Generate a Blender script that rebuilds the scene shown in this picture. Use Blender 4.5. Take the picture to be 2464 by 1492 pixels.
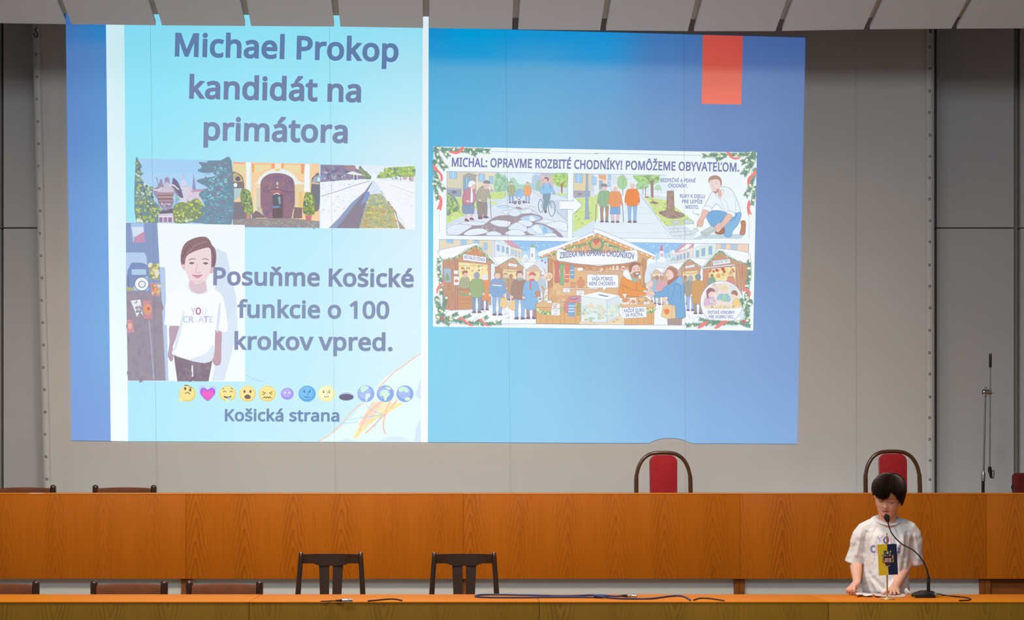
import bpy, bmesh, math, random
from mathutils import Vector, Matrix, noise
from mathutils.bvhtree import BVHTree
from mathutils.geometry import tessellate_polygon

for _o in list(bpy.data.objects):
    bpy.data.objects.remove(_o)
SC = bpy.context.scene
COL = SC.collection
PI = math.pi
random.seed(7)

# ------------------------------------------------------------------ camera
W, H, F = 2464, 1492, 3840.0        # frame and focal length in pixels
X0, Y0, CZ = 1130.0, 1145.0, 1.344  # principal column, horizon row, eye height
cam_d = bpy.data.cameras.new('camera')
cam_d.sensor_width = 36.0
cam_d.lens = 36.0 * F / W
cam_d.shift_x = (W / 2 - X0) / W
cam_d.shift_y = (Y0 - H / 2) / W
cam = bpy.data.objects.new('camera', cam_d)
cam.location = (0, 0, CZ)
cam.rotation_euler = (PI / 2, 0, 0)
COL.objects.link(cam)
SC.camera = cam

# ------------------------------------------------------------------ view, world, hall lights
SC.view_settings.view_transform = 'Standard'
SC.view_settings.look = 'None'
SC.view_settings.gamma = 1.0
SC.view_settings.use_curve_mapping = False
SC.view_settings.exposure = 0.0
wd = bpy.data.worlds.new('hall_air')
SC.world = wd
wd.use_nodes = True
wd.node_tree.nodes['Background'].inputs[0].default_value = (0.62, 0.70, 0.82, 1)
wd.node_tree.nodes['Background'].inputs[1].default_value = 0.16


def spot(name, loc, target, energy, col, angle, blend, size):
    l = bpy.data.lights.new(name, 'SPOT')
    l.energy, l.color = energy, col
    l.spot_size, l.spot_blend, l.shadow_soft_size = math.radians(angle), blend, size
    o = bpy.data.objects.new(name, l)
    o.location = loc
    o.rotation_euler = (Vector(target) - Vector(loc)).to_track_quat('-Z', 'Y').to_euler()
    COL.objects.link(o)
    return o


def area(name, loc, target, energy, col, sx, sy):
    l = bpy.data.lights.new(name, 'AREA')
    l.shape, l.size, l.size_y, l.energy, l.color = 'RECTANGLE', sx, sy, energy, col
    o = bpy.data.objects.new(name, l)
    o.location = loc
    o.rotation_euler = (Vector(target) - Vector(loc)).to_track_quat('-Z', 'Y').to_euler()
    COL.objects.link(o)
    return o


WARM = (1.0, 0.86, 0.70)
for _x, _e in ((-2.6, 380), (-0.8, 390), (1.4, 370)):
    spot('stage_spotlight', (_x, 6.9, 5.0), (_x * 1.0 + 0.2, 9.5, 0.2), _e, WARM, 100, 1.0, 0.40)
area('hall_ceiling_light', (-0.8, 2.5, 6.0), (0.3, 10.5, 0.6), 195, (0.88, 0.94, 1.0), 6.0, 2.0)
area('stage_bounce_fill', (-0.9, 10.98, 0.55), (-0.9, 10.85, 4.0), 4, (0.42, 0.70, 1.0), 4.2, 0.14)  # added fill, no lamp here: stands for blue bounce off the slide
area('stage_bounce_fill', (3.0, 10.98, 0.55), (3.0, 10.85, 4.0), 6, (0.86, 0.96, 1.0), 2.6, 0.14)  # added fill, no lamp here: lifts the cloth and wall at right
spot('side_spotlight', (-1.6, 4.6, 4.7), (2.05, 7.95, 1.05), 320, (1.0, 0.93, 0.86), 26, 0.8, 0.10)


# ------------------------------------------------------------------ helpers
def P(px, py, d):
    """point seen at pixel (px, py) standing d metres from the eye"""
    return Vector(((px - X0) * d / F, d, CZ - (py - Y0) * d / F))


def lin(c):
    c = c / 255.0
    return c / 12.92 if c <= 0.04045 else ((c + 0.055) / 1.055) ** 2.4


def hexc(h):
    h = h.lstrip('#')
    if len(h) == 3:
        h = ''.join(a * 2 for a in h)
    return tuple(lin(int(h[i:i + 2], 16)) for i in (0, 2, 4)) + (1.0,)


def tag(o, label=None, cat=None, group=None, kind=None):
    if label: o['label'] = label
    if cat: o['category'] = cat
    if group: o['group'] = group
    if kind: o['kind'] = kind
    return o


def empty(name, loc, label=None, cat=None, group=None):
    o = bpy.data.objects.new(name, None)
    o.empty_display_size = 0.1
    o.location = loc
    COL.objects.link(o)
    return tag(o, label, cat, group)


def wloc(o):
    v = Vector((0, 0, 0))
    while o is not None:
        v = v + o.location
        o = o.parent
    return v


def link_mesh(name, me, mat, parent=None, mats=None):
    o = bpy.data.objects.new(name, me)
    for m in (mats or [mat]):
        me.materials.append(m)
    if parent is not None:
        o.parent = parent
    COL.objects.link(o)
    return o


def copy_tree(o, parent=None):
    c = o.copy()
    for k in ('label', 'category', 'group'):
        pass
    COL.objects.link(c)
    if parent is not None:
        c.parent = parent
    for ch in [x for x in bpy.data.objects if x.parent == o and x is not c]:
        copy_tree(ch, c)
    return c


def catmull(pts, n=6):
    pts = [Vector(p) for p in pts]
    if len(pts) < 3: n = max(n, 1)
    out = []
    for i in range(len(pts) - 1):
        p0 = pts[i - 1] if i else pts[0] * 2 - pts[1]
        p1, p2 = pts[i], pts[i + 1]
        p3 = pts[i + 2] if i + 2 < len(pts) else pts[-1] * 2 - pts[-2]
        for k in range(n):
            t = k / n
            out.append(0.5 * ((2 * p1) + (p2 - p0) * t + (2 * p0 - 5 * p1 + 4 * p2 - p3) * t * t
                              + (3 * p1 - p0 - 3 * p2 + p3) * t ** 3))
    out.append(pts[-1])
    return out


class MB:
    """collects shapes (world coordinates) and links them as one mesh"""
    def __init__(self):
        self.bm = bmesh.new()

    def box(self, c, s, bev=0.0, seg=2, rot=None):
        r = bmesh.ops.create_cube(self.bm, size=1.0)
        vs = r['verts']
        for v in vs:
            v.co = Vector((v.co.x * s[0], v.co.y * s[1], v.co.z * s[2]))
        if bev > 0:
            es = list({e for v in vs for e in v.link_edges})
            rb = bmesh.ops.bevel(self.bm, geom=es, offset=bev, segments=seg, profile=0.5, affect='EDGES')
            vs = list({v for v in rb['verts']} | {v for f in rb['faces'] for v in f.verts})
            vs = [v for v in vs if v.is_valid]
        for v in vs:
            if rot is not None: v.co = rot @ v.co
            v.co += Vector(c)
        return self

    def box2(self, a, b, bev=0.0, seg=2):
        a, b = Vector(a), Vector(b)
        return self.box((a + b) / 2, [abs(b[i] - a[i]) for i in range(3)], bev, seg)

    def ring_loft(self, rings, cap=True, closed=False):
        vs = [[self.bm.verts.new(p) for p in r] for r in rings]
        n = len(vs[0])
        m = len(vs)
        for i in range(m if closed else m - 1):
            a, b = vs[i], vs[(i + 1) % m]
            for k in range(n):
                try:
                    self.bm.faces.new((a[k], a[(k + 1) % n], b[(k + 1) % n], b[k]))
                except ValueError:
                    pass
        if cap and not closed:
            self.bm.faces.new(list(reversed(vs[0])))
            self.bm.faces.new(vs[-1])
        return self

    def tube(self, pts, rad, sides=10, smooth=0, flat=None, cap=True, up=None):
        pts = [Vector(p) for p in pts]
        nr = len(pts)
        if smooth:
            rad0 = rad if isinstance(rad, (list, tuple)) else None
            pts = catmull(pts, smooth)
            if rad0:
                rad = []
                for i in range(len(pts)):
                    t = i / smooth
                    k = min(int(t), nr - 2)
                    u = t - k
                    a, b = rad0[k], rad0[k + 1]
                    rad.append(tuple(p + (q - p) * u for p, q in zip(a, b)) if isinstance(a, (list, tuple)) else a + (b - a) * u)
        rings = []
        nrm = None
        for i, p in enumerate(pts):
            t = (pts[min(i + 1, len(pts) - 1)] - pts[max(i - 1, 0)]).normalized()
            if nrm is None:
                ref = Vector(up) if up is not None else (Vector((0, 0, 1)) if abs(t.z) < 0.9 else Vector((0, 1, 0)))
                nrm = (ref - t * ref.dot(t)).normalized()
            else:
                nrm = (nrm - t * nrm.dot(t))
                nrm = nrm.normalized() if nrm.length > 1e-6 else t.orthogonal().normalized()
            bn = t.cross(nrm)
            r = rad[i] if isinstance(rad, (list, tuple)) else rad
            ra, rb = (r, r) if not isinstance(r, (list, tuple)) else r
            if flat: rb = ra * flat
            rings.append([p + nrm * (math.cos(2 * PI * k / sides) * ra) + bn * (math.sin(2 * PI * k / sides) * rb)
                          for k in range(sides)])
        return self.ring_loft(rings, cap)

    def lathe(self, c, prof, sides=32, axis='Z'):
        c = Vector(c)
        rings = []
        for r, z in prof:
            ring = []
            for k in range(sides):
                a = 2 * PI * k / sides
                if axis == 'Z': ring.append(c + Vector((r * math.cos(a), r * math.sin(a), z)))
                elif axis == 'X': ring.append(c + Vector((z, r * math.cos(a), r * math.sin(a))))
                else: ring.append(c + Vector((r * math.cos(a), z, r * math.sin(a))))
            rings.append(ring)
        return self.ring_loft(rings)

    def prism(self, front, back):
        """solid between two matching outlines"""
        f = [self.bm.verts.new(p) for p in front]
        b = [self.bm.verts.new(p) for p in back]
        n = len(f)
        self.bm.faces.new(f)
        self.bm.faces.new(list(reversed(b)))
        for k in range(n):
            self.bm.faces.new((f[k], b[k], b[(k + 1) % n], f[(k + 1) % n]))
        return self

    def mesh(self, origin=(0, 0, 0), smooth=True, angle=40):
        bmesh.ops.recalc_face_normals(self.bm, faces=self.bm.faces)
        o = Vector(origin)
        for v in self.bm.verts:
            v.co -= o
        me = bpy.data.meshes.new('m')
        if smooth:
            for f in self.bm.faces: f.smooth = True
            for e in self.bm.edges:
                if len(e.link_faces) == 2 and e.calc_face_angle(0) > math.radians(angle): e.smooth = False
        self.bm.to_mesh(me)
        self.bm.free()
        return me

    def build(self, name, mat, parent=None, origin=None, smooth=True, angle=40, **kw):
        org = wloc(parent) if parent is not None else (Vector(origin) if origin is not None else Vector((0, 0, 0)))
        o = link_mesh(name, self.mesh(org, smooth, angle), mat, parent)
        o.data.name = name
        if parent is None and origin is not None: o.location = origin
        return tag(o, **kw)


# ------------------------------------------------------------------ materials
class NT:
    def __init__(self, name):
        self.m = bpy.data.materials.new(name)
        self.m.use_nodes = True
        self.t = self.m.node_tree
        self.b = self.t.nodes['Principled BSDF']

    def n(self, kind, **kw):
        nd = self.t.nodes.new(kind)
        for k, v in kw.items():
            if k[0] == 'i' and k[1:].isdigit(): nd.inputs[int(k[1:])].default_value = v
            else: setattr(nd, k, v)
        return nd

    def l(self, a, b):
        self.t.links.new(a, b)

    def math(self, op, a, b=None, c=None):
        nd = self.t.nodes.new('ShaderNodeMath')
        nd.operation = op
        for i, x in enumerate((a, b, c)):
            if x is None: continue
            if isinstance(x, (int, float)): nd.inputs[i].default_value = x
            else: self.l(x, nd.inputs[i])
        return nd.outputs[0]

    def mix(self, fac, a, b):
        nd = self.t.nodes.new('ShaderNodeMix')
        nd.data_type = 'RGBA'
        for sock, x in ((nd.inputs[0], fac), (nd.inputs[6], a), (nd.inputs[7], b)):
            if isinstance(x, (int, float)): sock.default_value = x
            elif isinstance(x, tuple): sock.default_value = x if len(x) == 4 else x + (1,)
            else: self.l(x, sock)
        return nd.outputs[2]

    def obj(self):
        return self.n('ShaderNodeTexCoord').outputs['Object']

    def noise(self, vec, scale, detail=3.0, rough=0.5):
        nd = self.n('ShaderNodeTexNoise')
        nd.inputs['Scale'].default_value = scale
        nd.inputs['Detail'].default_value = detail
        nd.inputs['Roughness'].default_value = rough
        self.l(vec, nd.inputs['Vector'])
        return nd.outputs[0]

    def bump(self, h, strength, dist):
        nd = self.n('ShaderNodeBump')
        nd.inputs['Strength'].default_value = strength
        nd.inputs['Distance'].default_value = dist
        self.l(h, nd.inputs['Height'])
        self.l(nd.outputs[0], self.b.inputs['Normal'])


def plain(name, col, rough=0.5, metal=0.0, var=0.12, scale=30.0, bump=0.0, bscale=400.0, coat=0.0, sss=0.0, sheen=0.0, bdist=0.002):
    t = NT(name)
    c = col if len(col) == 4 else tuple(col) + (1,)
    co = t.obj()
    nz = t.noise(co, scale)
    dk = tuple(x * (1 - var) for x in c[:3]) + (1,)
    lt = tuple(min(1, x * (1 + var)) for x in c[:3]) + (1,)
    t.l(t.mix(nz, dk, lt), t.b.inputs['Base Color'])
    t.b.inputs['Roughness'].default_value = rough
    t.b.inputs['Metallic'].default_value = metal
    t.b.inputs['Coat Weight'].default_value = coat
    t.b.inputs['Coat Roughness'].default_value = 0.15
    if sss:
        t.b.inputs['Subsurface Weight'].default_value = sss
        t.b.inputs['Subsurface Radius'].default_value = (0.012, 0.005, 0.003)
        t.b.inputs['Subsurface Scale'].default_value = 0.5
    if sheen:
        t.b.inputs['Sheen Weight'].default_value = sheen
    if bump:
        t.bump(t.noise(co, bscale, 2.0), bump, bdist)
    return t.m


def wood(name, base, dark, leaf=0.30, rings=9.0, slope=1.5, ring_amt=0.55, fine_amt=0.5, rough=0.5, coat=0.0, axes=('X', 'Z'), flip=1.0, spec=0.18):
    """flat-sawn veneer: leaves side by side, each with a column of pointed arches and straight grain between"""
    t = NT(name)
    sep = t.n('ShaderNodeSeparateXYZ')
    t.l(t.obj(), sep.inputs[0])
    oi = t.n('ShaderNodeObjectInfo')
    rnd = oi.outputs['Random']
    X = t.math('ADD', sep.outputs[axes[0]], t.math('MULTIPLY', rnd, 7.3))
    Z = sep.outputs[axes[1]]
    u = t.math('MULTIPLY', X, 1.0 / leaf)
    cell = t.math('FLOOR', u)
    c = t.math('SUBTRACT', t.math('FRACT', u), 0.5)
    wob = t.n('ShaderNodeCombineXYZ')
    t.l(t.math('MULTIPLY', X, 9.0), wob.inputs[0])
    t.l(t.math('MULTIPLY', Z, 5.0), wob.inputs[1])
    t.l(t.math('MULTIPLY', cell, 3.1), wob.inputs[2])
    nz = t.noise(wob.outputs[0], 1.0, 3.0)
    c2 = t.math('ADD', c, t.math('MULTIPLY', t.math('SUBTRACT', nz, 0.5), 0.10))
    ab = t.math('SQRT', t.math('ADD', t.math('MULTIPLY', c2, c2), 0.0012))
    f = t.math('ADD', t.math('MULTIPLY', Z, flip), t.math('MULTIPLY', ab, slope))
    f = t.math('ADD', f, t.math('MULTIPLY', t.math('SINE', t.math('MULTIPLY', cell, 12.9)), 0.37))
    f = t.math('ADD', t.math('MULTIPLY', f, rings), t.math('MULTIPLY', nz, 1.3))
    s = t.math('FRACT', f)
    ring = t.math('POWER', s, 3.0)
    mask = t.n('ShaderNodeMapRange', interpolation_type='SMOOTHSTEP')
    mask.inputs[1].default_value, mask.inputs[2].default_value = 0.12, 0.36
    mask.inputs[3].default_value, mask.inputs[4].default_value = 1.0, 0.12
    t.l(t.math('ABSOLUTE', c), mask.inputs[0])
    ring = t.math('MULTIPLY', ring, mask.outputs[0])
    rf = t.math('FRACT', t.math('MULTIPLY', t.math('SINE', t.math('ADD', t.math('MULTIPLY', cell, 78.23), t.math('MULTIPLY', rnd, 31.0))), 437.58))
    ring = t.math('MULTIPLY', ring, t.math('ADD', t.math('MULTIPLY', rf, 0.75), 0.35))
    fv = t.n('ShaderNodeCombineXYZ')
    t.l(t.math('MULTIPLY', X, 210.0), fv.inputs[0])
    t.l(t.math('MULTIPLY', Z, 3.0), fv.inputs[1])
    fine = t.noise(fv.outputs[0], 1.0, 3.0, 0.6)
    bv = t.n('ShaderNodeCombineXYZ')
    t.l(t.math('MULTIPLY', X, 14.0), bv.inputs[0])
    t.l(t.math('MULTIPLY', Z, 0.6), bv.inputs[1])
    broad = t.noise(bv.outputs[0], 1.0, 2.0)
    fac = t.math('ADD', t.math('MULTIPLY', ring, ring_amt), t.math('MULTIPLY', t.math('SUBTRACT', fine, 0.38), fine_amt * 1.8))
    fac = t.math('ADD', fac, t.math('MULTIPLY', t.math('SUBTRACT', broad, 0.5), 0.35))
    cl = t.n('ShaderNodeClamp')
    t.l(fac, cl.inputs[0])
    t.l(t.mix(cl.outputs[0], base, dark), t.b.inputs['Base Color'])
    t.b.inputs['Roughness'].default_value = rough
    t.b.inputs['Coat Weight'].default_value = coat
    t.b.inputs['Coat Roughness'].default_value = 0.2
    t.b.inputs['Specular IOR Level'].default_value = spec
    t.bump(fine, 0.05, 0.001)
    return t.m


M = {}
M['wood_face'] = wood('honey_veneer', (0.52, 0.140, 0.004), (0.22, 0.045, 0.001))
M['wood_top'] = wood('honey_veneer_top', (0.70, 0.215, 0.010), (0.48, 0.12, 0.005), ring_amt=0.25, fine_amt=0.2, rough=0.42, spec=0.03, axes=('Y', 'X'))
M['wood_front'] = wood('shaded_honey_veneer', (0.29, 0.150, 0.013), (0.10, 0.046, 0.004), leaf=0.27, flip=-1.0)  # honey veneer of the front faces, their shade darkened into the base
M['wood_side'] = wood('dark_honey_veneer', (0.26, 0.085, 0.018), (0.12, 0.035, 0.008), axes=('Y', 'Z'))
M['dark_wood'] = wood('walnut_stain', (0.045, 0.021, 0.010), (0.018, 0.008, 0.004), leaf=0.12, rings=18, rough=0.22, coat=0.6, spec=0.5)
M['bent_wood'] = wood('bent_brown_beech', (0.11, 0.044, 0.013), (0.040, 0.015, 0.006), leaf=0.09, rings=14, rough=0.2, coat=0.7, spec=0.5)
M['leg_wood'] = wood('dark_turned_post', (0.055, 0.020, 0.012), (0.022, 0.009, 0.006), leaf=0.1, rough=0.25, coat=0.6, spec=0.5)
M['white_panel'] = plain('white_laminate', (0.60, 0.60, 0.58), 0.45, var=0.03, scale=3)
M['wall'] = plain('grey_white_wall_panel', (0.52, 0.51, 0.50), 0.7, var=0.05, scale=1.2, bump=0.06)
M['wall_gap'] = plain('dark_joint', (0.035, 0.028, 0.025), 0.8)
M['wall_strip'] = plain('grey_brown_strip', (0.25, 0.225, 0.20), 0.7)
M['ceiling_white'] = plain('ceiling_paint', (0.82, 0.81, 0.80), 0.8, var=0.03, scale=2)
M['batten'] = plain('pale_batten_paint', (0.62, 0.56, 0.47), 0.6, var=0.06)
M['gap_shade'] = plain('dark_gap_shade', (0.10, 0.08, 0.07), 0.8)
M['floor'] = plain('hall_parquet', (0.34, 0.30, 0.26), 0.5)
M['carpet'] = plain('stage_floor_boards', (0.34, 0.30, 0.26), 0.95, bump=0.5)
M['brown_cloth'] = plain('brown_upholstery', (0.17, 0.052, 0.020), 0.9, var=0.3, scale=18, bump=0.4, bscale=700)
M['red_cloth'] = plain('crimson_plush', (0.42, 0.004, 0.014), 0.8, var=0.3, scale=25, bump=0.5, bscale=120, sheen=0.25)
M['dark_red'] = plain('dark_red_fabric', (0.14, 0.008, 0.010), 0.9, var=0.2, bump=0.3)
M['black'] = plain('black_plastic', (0.012, 0.012, 0.013), 0.38)
M['foam'] = plain('black_foam', (0.010, 0.010, 0.011), 0.95, bump=0.6, bscale=900)
M['chrome'] = plain('nickel_metal', (0.62, 0.58, 0.54), 0.22, 1.0, var=0.04)
M['steel'] = plain('dull_steel_tube', (0.42, 0.40, 0.38), 0.35, 0.9)
M['steel_dark'] = plain('tarnished_eyelet', (0.16, 0.14, 0.13), 0.35, 0.8)
M['brass'] = plain('polished_brass', (0.80, 0.56, 0.20), 0.32, 0.75, var=0.05)
M['blue_cable'] = plain('blue_cable_sheath', (0.022, 0.052, 0.19), 0.45)
M['black_cable'] = plain('dark_navy_cable_sheath', (0.012, 0.014, 0.03), 0.45)
M['paper'] = plain('white_paper', (0.80, 0.78, 0.78), 0.8, var=0.03)
M['pink_paper'] = plain('pale_pink_paper', (0.72, 0.58, 0.56), 0.8, var=0.03)
M['skin'] = plain('fair_skin', (0.77, 0.425, 0.305), 0.5, var=0.06, scale=40, sss=0.25)
M['lips'] = plain('lip_skin', (0.54, 0.19, 0.155), 0.5)
M['mouth'] = plain('mouth_shadow', (0.10, 0.02, 0.018), 0.6)
M['hair'] = plain('dark_brown_hair', (0.030, 0.016, 0.010), 0.42, var=0.6, scale=60)
M['brow'] = plain('eyebrow_hair', (0.20, 0.09, 0.055), 0.7)
M['shirt'] = plain('white_cotton', (0.79, 0.78, 0.79), 0.9, var=0.02, scale=10, bump=0.55, bscale=26, bdist=0.012)
M['trousers'] = plain('dark_trouser_cloth', (0.03, 0.03, 0.035), 0.9)
M['shoe'] = plain('dark_shoe_leather', (0.03, 0.025, 0.02), 0.6)
M['white_cord'] = plain('white_cord', (0.8, 0.78, 0.74), 0.7)
M['plastic_bag'] = plain('crumpled_white_tissue', (0.85, 0.84, 0.84), 0.6)


def cloth_material():
    """off-white screen cloth with a fine diagonal weave and faint stains"""
    t = NT('screen_cloth')
    co = t.obj()
    st = t.noise(co, 1.7, 4.0)
    base = t.mix(st, (0.60, 0.585, 0.55, 1), (0.68, 0.665, 0.635, 1))
    wv = t.n('ShaderNodeTexWave', wave_type='BANDS', bands_direction='DIAGONAL')
    wv.inputs['Scale'].default_value = 60.0
    wv.inputs['Distortion'].default_value = 0.6
    t.l(co, wv.inputs['Vector'])
    t.l(t.mix(t.math('MULTIPLY', wv.outputs[0], 0.08), base, (0.45, 0.44, 0.41, 1)), t.b.inputs['Base Color'])
    t.b.inputs['Roughness'].default_value = 0.9
    t.bump(wv.outputs[0], 0.06, 0.002)
    return t.m


M['cloth'] = cloth_material()
# ------------------------------------------------------------------ the setting
D_WALL, D_SCREEN, D_DESK_R, D_DESK_F = 11.55, 11.35, 9.85, 7.53
PLAT = 0.50
Z_RT = CZ - (1188 - Y0) * D_DESK_R / F     # rear desk top
Z_FT = 0.75                                  # front desk top
XL, XR = -6.5, 6.5


def structure(o):
    o['kind'] = 'structure'
    return o


structure(MB().box2((XL, -3, -0.1), (XR, 12.2, 0.0)).build('floor', M['floor']))
structure(MB().box2((XL, 9.35, 0.0), (XR, 11.75, PLAT)).build('floor_stage', M['carpet']))
structure(MB().box2((XL, -3, 6.6), (XR, 12.2, 6.8)).build('ceiling', M['ceiling_white']))
structure(MB().box2((XL - 0.1, -3, 0), (XL, 12.2, 6.7)).build('wall_left', M['wall']))
structure(MB().box2((XR, -3, 0), (XR + 0.1, 12.2, 6.7)).build('wall_right', M['wall']))

# back wall: dark ground, panels in front of it with open joints
wb = MB()
wb.box2((XL, D_WALL + 0.06, 0), (XR, D_WALL + 0.2, 6.7))
wall_back = structure(wb.build('wall_back', M['wall_gap']))
zj_l = P(0, 545, D_WALL).z
zj = P(0, 549, D_WALL).z


def wx(px):
    return P(px, 0, D_WALL).x


cols = [(XL, wx(2)), (wx(9), wx(430)), (wx(436), wx(850)), (wx(856), wx(1300)), (wx(1306), wx(1760)), (wx(1766), wx(2238)),
        (wx(2253), wx(2439)), (wx(2455), wx(2860)), (wx(2876), XR)]
n = 1
pan = MB()
for a, b in cols:
    for z0, z1 in ((0.0, zj - 0.004), (zj + 0.004, 6.6)):
        pan.box2((a, D_WALL - 0.01, z0), (b, D_WALL + 0.06, z1), 0.003, 1)
pan.build('panels', M['wall'], wall_back)
st = MB()
for a, b in ((2439, 2451.5), (2860, 2872)):
    st.box2((wx(a), D_WALL + 0.02, 0), (wx(b), D_WALL + 0.06, 6.6))
st.build('strip', M['wall_strip'], wall_back)

# ------------------------------------------------------------------ sloping ceiling panels above the screen
PT = P(1232, 72, 10.62)
SL = 0.327                                    # rise per metre towards the hall


def on_ceiling(px, py, lift=0.0):
    """where the sight line through a pixel meets the sloping ceiling plane"""
    dx, dz = (px - X0) / F, -(py - Y0) / F
    # z = PT.z + lift + SL*(PT.y - y);  CZ + dz*y = ...
    y = (PT.z + lift + SL * PT.y - CZ) / (dz + SL)
    return Vector((dx * y, y, CZ + dz * y))


gaps_b = [-60, (158, 173), (375, 390), (590, 604), (804, 819), (1018, 1033), (1232, 1247), (1444, 1458), (1655, 1670),
          (1866, 1882), (2078, 2093), (2289, 2302), 2520]
gaps_t = [-86, (135, 150), (355, 371), (577, 593), (797, 813), (1017, 1033), (1235, 1252), (1455, 1471), (1673, 1691),
          (1892, 1909), (2110, 2127), (2326, 2342), 2568]


def bot_y(px):
    ks = [(-60, 55), (158, 58), (390, 61), (820, 64), (1250, 71), (1670, 75), (1860, 75), (2090, 70.5), (2300, 69), (2520, 68)]
    for (a, ya), (b, yb) in zip(ks, ks[1:]):
        if px <= b: return ya + (yb - ya) * (px - a) / (b - a)
    return 68


ORD = ['first', 'second', 'third', 'fourth', 'fifth', 'sixth', 'seventh', 'eighth', 'ninth', 'tenth', 'eleventh', 'last']
EXTRA = ['cut off by the picture edge', 'over the narrow blue margin of the slide', 'over the large heading start', 'over the middle of the large heading',
         'over the end of the large heading', 'over the edge of the pale slide panel', 'over the deep blue slide area', 'over the blue area beside the pale panel',
         'just before the orange tab', 'above the orange tab', 'above the bare cloth beside the slide', 'over the screen edge at far right']
K = 4.2
for i in range(12):
    bl = gaps_b[i] if i == 0 else gaps_b[i][1]
    br = gaps_b[i + 1] if i == 11 else gaps_b[i + 1][0]
    tl = gaps_t[i] if i == 0 else gaps_t[i][1]
    tr = gaps_t[i + 1] if i == 11 else gaps_t[i + 1][0]
    A, B = on_ceiling(bl, bot_y(bl)), on_ceiling(br, bot_y(br))
    Cc, Dd = on_ceiling(tr, 0), on_ceiling(tl, 0)
    Cc, Dd = B + (Cc - B) * K, A + (Dd - A) * K
    up = Vector((0, 0, 0.03))
    m = MB()
    m.prism([A, B, Cc, Dd], [A + up, B + up, Cc + up, Dd + up])
    tag(m.build('ceiling_panel', M['ceiling_white'], origin=A.copy(), smooth=False),
        '%s white sloping ceiling panel from the left, %s' % (ORD[i], EXTRA[i]), 'ceiling panel', 'white ceiling panels above the screen')
for i in range(1, 12):
    xb, xt = gaps_b[i], gaps_t[i]
    lift = 0.045
    ob = MB()
    yb = bot_y(sum(xb) / 2)
    p0a, p0b = on_ceiling(xb[0] - 6, yb, 0), on_ceiling(xb[1] + 6, yb, 0)
    t0a, t0b = on_ceiling(xt[0] - 6, 0, 0), on_ceiling(xt[1] + 6, 0, 0)
    u = Vector((0, 0, lift))
    s = 0.17
    A, B = p0a + (t0a - p0a) * s + u, p0b + (t0b - p0b) * s + u
    Cc, Dd = p0b + (t0b - p0b) * K + u, p0a + (t0a - p0a) * K + u
    up = Vector((0, 0, 0.03))
    ob.prism([A, B, Cc, Dd], [A + up, B + up, Cc + up, Dd + up])
    structure(ob.build('trim_%d' % i, M['batten'], smooth=False))
# board above the panels' far ends, its dark colour standing for the gaps' shade
bk = MB()
e0, e1 = on_ceiling(-60, 60), on_ceiling(2520, 60)
bk.box2((XL, e0.y - 0.10, e0.z + 0.10), (XR, e0.y + 0.02, 6.6))
structure(bk.build('trim_12', M['gap_shade'], smooth=False))

# ------------------------------------------------------------------ projection screen
scr = empty('projection_screen', P(1165, 1185, D_SCREEN), 'large off-white cloth projection screen with eyelets down both edges, hung on the back wall', 'projection screen')
Z_ST, Z_SB = P(0, -40, D_SCREEN).z, P(0, 1290, D_SCREEN).z


def edge_x(side, py):
    if side < 0: return 78 + 0.0245 * py - 1.0
    return 2247 + 0.0008 * py


sm = bmesh.new()
NX, NY = 220, 90
grid = []
for j in range(NY + 1):
    py = -40 + 1330 * j / NY
    row = []
    for i in range(NX + 1):
        t = i / NX
        px = edge_x(-1, py) * (1 - t) + edge_x(1, py) * t
        p = P(px, py, D_SCREEN)
        # soft hanging folds near the borders and along the loose lower hem
        lo = max(0.0, (py - 1060) / 120.0)
        wl = math.exp(-((px - 125) / 28.0) ** 2) * (0.6 + 0.4 * math.sin(py / 170.0))
        w = 0.006 * wl * math.sin(px / 5.5 + py / 160.0)
        w += 0.010 * min(lo, 1.3) * (math.exp(-((px - 1860 + (py - 1060) * 0.12) / 22.0) ** 2)
                                     + 0.8 * math.exp(-((px - 1960) / 26.0) ** 2) + 0.5 * math.exp(-((px - 330) / 60.0) ** 2) + 0.6 * math.exp(-((px - 150) / 14.0) ** 2))
        p.y += w
        row.append(sm.verts.new(p - scr.location))
    grid.append(row)
for j in range(NY):
    for i in range(NX):
        f = sm.faces.new((grid[j][i], grid[j + 1][i], grid[j + 1][i + 1], grid[j][i + 1]))
        f.smooth = True
me = bpy.data.meshes.new('cloth')
sm.to_mesh(me)
sm.free()
cl = link_mesh('cloth', me, M['cloth'], scr)
so = cl.modifiers.new('thick', 'SOLIDIFY')
so.thickness = 0.003
so.offset = -1

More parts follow.
